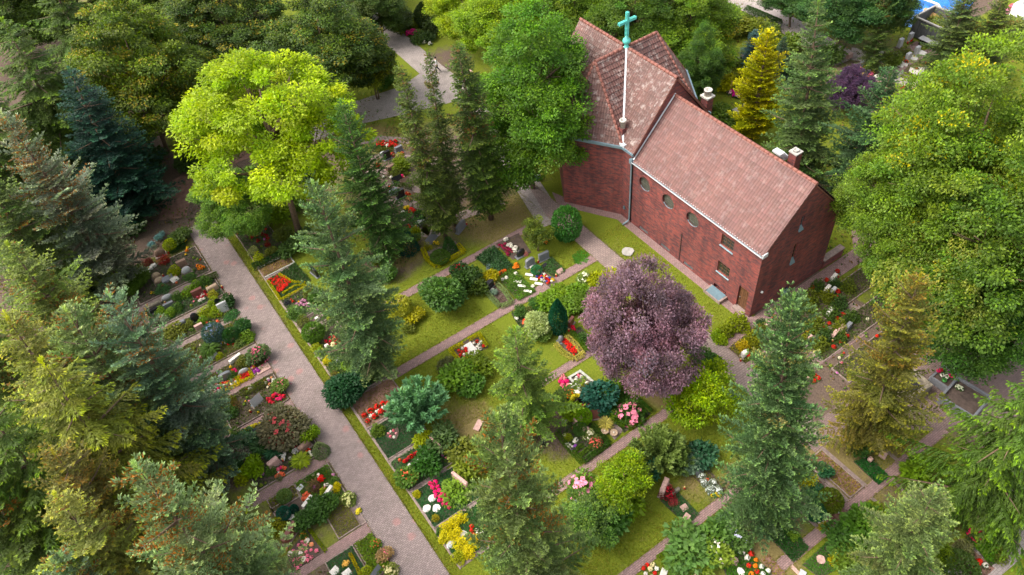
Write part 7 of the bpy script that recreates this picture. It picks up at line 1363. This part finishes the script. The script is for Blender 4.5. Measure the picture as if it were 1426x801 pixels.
    p = G(1300,6); o = thing('tarpaulin',(p.x,p.y,0),.3,'blue tarpaulin stretched over a heap at the top right','tarpaulin'); r_ = np.random.default_rng(4); b = MB(); nx, ny = 18, 12; vs = [[b.bm.verts.new((-5.5+11*i/(nx-1), -3.2+6.4*j/(ny-1), max(.05, 1.9*abs(math.sin(PI*i/(nx-1)))**.6*abs(math.sin(PI*j/(ny-1)))**.7 + .16*r_.normal()))) for j in range(ny)] for i in range(nx)]
    for i in range(nx-1):
        for j in range(ny-1): b.bm.faces.new((vs[i][j],vs[i+1][j],vs[i+1][j+1],vs[i][j+1]))
    b.build('sheet','tarp_blue',o); bb = MB()
    for k in range(3): bb.tube([(-4+3.2*k,-3.1,.3),(-3.6+3.2*k,-1,1.95),(-3.3+3.2*k,1,2.05)],.12,5)
    bb.build('batten','white_plastic',o)
    for i,(x0,y0_,x1,y1_,r0) in enumerate(((1284,22,1312,28,.75),(1305,16,1330,16,.55))):
        A_, B_ = G(x0,y0_,r0), G(x1,y1_,r0); o = thing('log',(0,0,0),0,('thick pale log lying in front of the blue tarpaulin','thinner pale log behind the thick one by the blue tarpaulin')[i],'log'); MB().tube([tuple(A_),tuple(B_)],[r0,r0*.95],14).build('trunk','log_wood',o)
    for i,(x,y) in enumerate(((1280,8),(1268,14))):
        p = G(x,y); o = thing('pallet_stack',(p.x,p.y,0),.4+i,('pile of pale boards left of the blue tarpaulin','low pile of white boards at the blue tarpaulin')[i],'boards'); b = MB()
        for k in range(4): b.box(-1.4+.1*k,-.6,.1+.16*k,1.4-.1*k,.6,.22+.16*k)
        b.build('boards','zinc_white',o)
    p = G(1417,32); o = thing('water_tank',(p.x,p.y,0),0,'white upright tank at the top right edge','tank'); MB().lathe([(.9,0),(1.0,.1),(1.0,1.7),(.85,1.9),(.3,2.0)],18).build('tank','tank_white',o); MB().lathe([(.25,2.0),(.27,2.02),(.27,2.12),(.05,2.15)],10).build('lid','granite_grey',o)
    fl([],[(.7,.3,.45),PINK],.7,'pink blossom left of the white tank','pink blossoms left of the tank',poly=[(1400,12),(1420,10),(1420,20),(1402,22)],n=10,gap=.7); sh(1410,36,2.4,1.3,(.13,.17,.05),'loose','green bush left of the white tank'); sheet('far_lawn',[tuple(G(*q)[:2]) for q in ((1395,60),(1426,38),(1500,60),(1500,100),(1426,70),(1395,75))],'turf_green',.02)
    sh(1312,46,2.4,1.4,(.22,.24,.03),'loose','yellow green bush right of the dark container'); sh(1300,33,2.2,1.3,(.18,.22,.06),'loose','pale green bush behind the dark container')
    st(1221,130,1.2,.6,.5,'sandstone','orange tan low stone near the small purple tree','boulder',base=False); st(1265,122,.5,.4,.9,'granite_black','dark stele below the grave square',name='stele'); fl([(1255,122),(1258,123),(1261,122)],CRIM,.5,'crimson flower below the grave square','crimson flowers below the grave square'); st(1380,75,1.0,.5,.8,'granite_black','dark block glimpsed right of the top right spruces','slab')
    p = G(748,246,.3); o = thing('grave_lantern',(p.x,p.y,0),.3,'small blue and white box at the foot of the tall rich green tree','box'); MB().box(-.25,-.2,0,.25,.2,.45,.02).build('case','lid_blue',o); MB().box(-.2,-.15,.451,.2,.15,.5).build('lid','white_plastic',o)
    for x,y,w,c,l in ((655,40,2.2,(.06,.1,.03),'dark bush under the light green top centre tree'),(700,120,2.5,(.05,.09,.03),'dark bush between the slender spruces and the tall green tree')): sh(x,y,w,1.4,c,'loose',l)

def small_things():
    """little bedding plants along the rows and red grave candles by the stones"""
    rr = random.Random(21); GRN = [(.10,.17,.03),(.16,.24,.04),(.07,.13,.03),(.20,.25,.04)]; P5 = [(.62,.05,.04),(.75,.25,.35),(.75,.70,.55),(.7,.45,.05),(.5,.2,.45)]
    for nm, x0, y0, x1, y1, n in (('topmost row left of the main path',-3.5,50.8,1.6,53.5,22),('second row left of the main path',-3.5,47.6,1.6,49.4,24),('third row left of the main path',-3.5,45.0,1.6,46.6,24),('fourth row left of the main path',-3.0,41.5,1.6,44.0,24),('fifth row left of the main path',-2.2,38.7,1.6,40.3,16),('sixth row left of the main path',-2.0,35.2,1.6,37.7,22),('seventh row left of the main path',-2.6,32.1,1.6,34.2,20),('wide bed left of the main path',-2.3,30.0,1.6,34.2,26),('ninth row left of the main path',-.4,26.5,1.7,28.7,14),('heather grave under the ash',5.1,48.5,7.4,53.5,16),('pink phlox grave',5.1,41.5,7.1,43.6,12),('astilbe grave',5.1,24.3,8.0,26.3,14),('juniper grave',5.1,32.8,8.0,36.5,14),('rows right of the chapel gable',31.6,14.0,38.5,19.3,34)):
        for k in range(n):
            bl = rr.random() < .38; c = rr.choice(P5 if bl else GRN); s = rr.uniform(.16, .30)
            o = mobj('bedding_plant', BED[rr.randrange(3)], None, (rr.uniform(x0, x1), rr.uniform(y0, y1), .03), rr.uniform(0, 6), c); o.scale = (s, s, s*.9)
            tag(o, 'small bedding plant growing in the ' + nm, 'bedding plant', 'bedding plants in the ' + nm)
    b = MB(); b.lathe([(.045, 0), (.055, .03), (.055, .17), (.04, .185)], 8, mat=0); b.lathe([(.062, .186), (.05, .21), (.015, .235)], 8, mat=1); me = b.mesh('grave_candle', ['candle_red', 'candle_lid'])
    for i, (x, y, w, rz) in enumerate(STONES):
        if i % 2: continue
        a = rz + rr.choice((0, PI)); q = w/2 + rr.uniform(.12, .3); o = mobj('grave_candle', me, None, (x + math.cos(a)*q, y + math.sin(a)*q - .15, .03), 0); o.scale = (1.25,)*3
        tag(o, 'small red grave candle standing beside a headstone', 'candle', 'red grave candles by the headstones')

def lawn_cover(n=110000):
    """short grass blades standing on the lawns; nobody could count them"""
    r = np.random.default_rng(8)
    zones = [(8.6,39,26,48,.7),(8.6,32.8,16.5,37.9,1.6),(8.4,25.9,16.4,31.9,1.6),(8.7,12.6,16,25,1.1),(4.27,8,4.85,54,3.2),(27.7,21,30.1,34,1.5),(12.4,12.6,26,18.4,1.1),(28.2,8.1,33,10.6,1.6),(25.5,33,26.05,37.9,1.6),(22.0,32.8,26,34.8,1.6),(4.9,8,12,18.2,1.3),(19.8,5,33,7.25,.9),(20.5,25.9,26,31.9,.6),(-4,24,1.8,34,.25)]
    zones += [(4.2,8,4.34,54,4),(1.82,20,1.98,54,2)] + [(x0,y-.08,x1,y+.07,2.5) for y,x0,x1 in ((37.95,9.5,26),(38.68,9.5,26),(31.98,9,26),(32.75,9,26),(25.22,15,26),(25.84,15,26),(18.42,11,26),(19.08,11,26),(12,12,26),(12.58,12,26),(7.32,18,33),(8,18,33))] + [(x-.07,18,x+.07,44,2.5) for x in (26.1,27.68)]
    A = np.array([(z[2]-z[0])*(z[3]-z[1])*z[4] for z in zones]); k = r.multinomial(n, A/A.sum()); P = []
    for z, m in zip(zones, k): P.append(np.stack([r.uniform(z[0], z[2], m), r.uniform(z[1], z[3], m), np.full(m, .0)], 1))
    P = np.concatenate(P); N = len(P); a = r.normal(0, .7, (N, 3)); a[:, 2] = 1
    f = .5 + .5*np.sin(P[:, 0]*1.3 + 2*np.sin(P[:, 1]*.7))*np.sin(P[:, 1]*1.1)
    col = np.array([.16, .19, .02])*r.uniform(.6, 1.3, (N, 1)); dr = r.uniform(size=N) < .18 + .3*f; col[dr] = np.array([.27, .23, .06])*r.uniform(.7, 1.2, (int(dr.sum()), 1))
    me = leaf_mesh('grass', P, a, np.full(N, .035), r.uniform(.05, .12, N), col, np.ones(N), 'foliage', rng=r)
    o = mobj('grass', me); tag(o, 'short yellow green grass of the lawns between the graves', 'grass', kind='stuff')

def litter(n=60000):
    """needles, fallen leaves and low weeds under the trees"""
    r = np.random.default_rng(9); zones = [(-24,-4,1.6,23,1),(-24,20,-4.3,80,1),(-4,54,24,80,.8),(38,8,78,32,.8),(31,8,44,19,.8),(42,30,78,80,.8),(12,41,26,58,.7)]
    A = np.array([(z[2]-z[0])*(z[3]-z[1])*z[4] for z in zones]); k = r.multinomial(n, A/A.sum()); P = np.concatenate([np.stack([r.uniform(z[0], z[2], m), r.uniform(z[1], z[3], m), np.full(m, .01)], 1) for z, m in zip(zones, k)])
    keep = np.sin(P[:, 0]*.9 + 1.5*np.sin(P[:, 1]*.5))*np.sin(P[:, 1]*.8) > -.25
    for (x0, y0, x1, y1) in ((26, 33, 42, 80), (1.8, 0, 4.4, 56)): keep &= ~((P[:, 0] > x0) & (P[:, 0] < x1) & (P[:, 1] > y0) & (P[:, 1] < y1))
    P = P[keep]; N = len(P); a = r.normal(0, 1, (N, 3)); a[:, 2] = np.abs(a[:, 2])*.6
    col = np.array([.07, .12, .025])*r.uniform(.5, 1.5, (N, 1)); d = r.uniform(size=N) < .3; col[d] = np.array([.17, .11, .05])*r.uniform(.6, 1.3, (int(d.sum()), 1))
    me = leaf_mesh('undergrowth', P, a, np.full(N, .12), r.uniform(.12, .3, N), col, np.ones(N), 'foliage', rng=r)
    tag(mobj('undergrowth', me), 'low weeds and fallen leaves on the ground under the trees', 'undergrowth', kind='stuff')

def person():
    p = G(610,101); o = thing('person',(p.x,p.y,0.03),0.9,'person in a white shirt and dark trousers walking on the upper path','person')
    me = bpy.data.meshes.new('body'); bm = bmesh.new(); sk = bm.verts.layers.skin.verify()
    V = {}
    def v(n, co, r_): q = bm.verts.new(co); q[sk].radius = (r_, r_); V[n] = q
    for n, co, r_ in (('pel',(0,0,.93),.15),('wai',(0,.01,1.1),.14),('che',(0,.02,1.33),.17),('nek',(0,.03,1.50),.07),('hed',(0,.06,1.62),.10),('top',(0,.06,1.72),.085),
                      ('lh',(-.1,0,.88),.10),('lk',(-.11,.14,.49),.075),('la',(-.11,.08,.09),.05),('lt',(-.11,.26,.05),.045),('rh',(.1,0,.88),.10),('rk',(.11,.03,.49),.075),('ra',(.11,-.26,.13),.05),('rt',(.11,-.12,.05),.045),
                      ('ls',(-.2,.02,1.41),.075),('le',(-.27,-.08,1.14),.05),('lw',(-.26,.02,.89),.036),('lf',(-.25,.06,.79),.03),('rs',(.2,.02,1.41),.075),('re',(.27,.02,1.14),.05),('rw',(.25,.2,.96),.036),('rf',(.24,.28,.91),.03)): v(n, co, r_)
    for a, b in (('pel','wai'),('wai','che'),('che','nek'),('nek','hed'),('hed','top'),('pel','lh'),('lh','lk'),('lk','la'),('la','lt'),('pel','rh'),('rh','rk'),('rk','ra'),('ra','rt'),('che','ls'),('ls','le'),('le','lw'),('lw','lf'),('che','rs'),('rs','re'),('re','rw'),('rw','rf')): bm.edges.new((V[a], V[b]))
    V['pel'][sk].use_root = True; bm.to_mesh(me); bm.free()
    t = bpy.data.objects.new('tmp', me); COL.objects.link(t); t.modifiers.new('s','SKIN'); sb = t.modifiers.new('u','SUBSURF'); sb.levels = 2; sb.render_levels = 2
    bpy.context.view_layer.update(); m2 = bpy.data.meshes.new_from_object(t.evaluated_get(bpy.context.evaluated_depsgraph_get())); m2.name = 'body'; bpy.data.objects.remove(t)
    m2.materials.clear()
    for k in ('skin','shirt_white','trousers_dark','granite_black'): m2.materials.append(MAT[k])
    for f in m2.polygons:
        c = f.center; f.use_smooth = True
        arm = abs(c.x) > .215 and c.z > .7
        f.material_index = 3 if c.z < .12 and not arm else (2 if c.z < .95 and not arm else (1 if c.z < 1.47 and not (arm and c.z < 1.08) else 0))
    mobj('body', m2, o); h = MB(); h.lathe([(.06,1.60),(.112,1.64),(.115,1.70),(.08,1.765),(.02,1.785)],12,(0,.04,0)); h.build('hair','hair_dark',o)

# ================================================================ light, sky, camera
def light_and_camera():
    el, az = math.radians(52), Vector((-.86, .50))
    w = bpy.data.worlds.new('World'); SC.world = w; w.use_nodes = True; nt = w.node_tree; bg = nt.nodes['Background']
    sky = nd(nt, 'ShaderNodeTexSky'); sky.sky_type = 'NISHITA'; sky.sun_disc = False; sky.sun_elevation = el; sky.sun_rotation = math.atan2(az.x, az.y) % (2*PI)
    sky.air_density = 1.0; sky.dust_density = 4.0; sky.ozone_density = 1.0
    hs = nd(nt, 'ShaderNodeHueSaturation'); hs.inputs['Saturation'].default_value = .38; L(nt, sky.outputs[0], hs.inputs['Color']); L(nt, mixc(nt, 1.0, hs.outputs[0], (1.06, 1.0, .93), 'MULTIPLY'), bg.inputs[0]); bg.inputs[1].default_value = SKY
    s = bpy.data.lights.new('sun', 'SUN'); s.energy = SUN; s.angle = math.radians(SUNANG); s.color = (1, .95, .87)
    o = bpy.data.objects.new('sun', s); COL.objects.link(o)
    d = Vector((az.normalized().x*math.cos(el), az.normalized().y*math.cos(el), math.sin(el))); o.rotation_mode = 'QUATERNION'; o.rotation_quaternion = d.to_track_quat('Z', 'Y'); o.location = (0, 30, 60)
    c = bpy.data.cameras.new('camera'); co = bpy.data.objects.new('camera', c); COL.objects.link(co); SC.camera = co
    R_ = Matrix((CR, CU, -CD)).transposed(); co.matrix_world = Matrix.Translation((0, 0, CH)) @ R_.to_4x4()
    c.sensor_fit = 'HORIZONTAL'; c.sensor_width = 36; c.lens = 36*FOC/1426; c.clip_end = 3000; c.clip_start = .5
    SC.render.resolution_x = 1024; SC.render.resolution_y = 575
    v = SC.view_settings; v.view_transform = 'Standard'; v.look = 'None'; v.exposure = EXPO; v.gamma = 1; v.use_curve_mapping = False
    SC.render.engine = 'CYCLES'; SC.cycles.max_bounces = 6; SC.cycles.transparent_max_bounces = 8

SKY, SUN, SUNANG, EXPO = .175, 1.15, 38, 1.38
plain('candle_red', (.55, .02, .02), .35, .2, 4, bmp=0); plain('candle_lid', (.55, .40, .15), .35, .2, 4, .6, bmp=0); plain('turf_green', (.12, .20, .02), .95, .3, 3, bmp=.6)
proto_trees(); proto_bushes()
setting(); build_chapel(); build_low_wall(); trees(); plots_right(); rows_left(); centre(); right_side(); far(); small_things(); lawn_cover(); litter(); person(); light_and_camera()
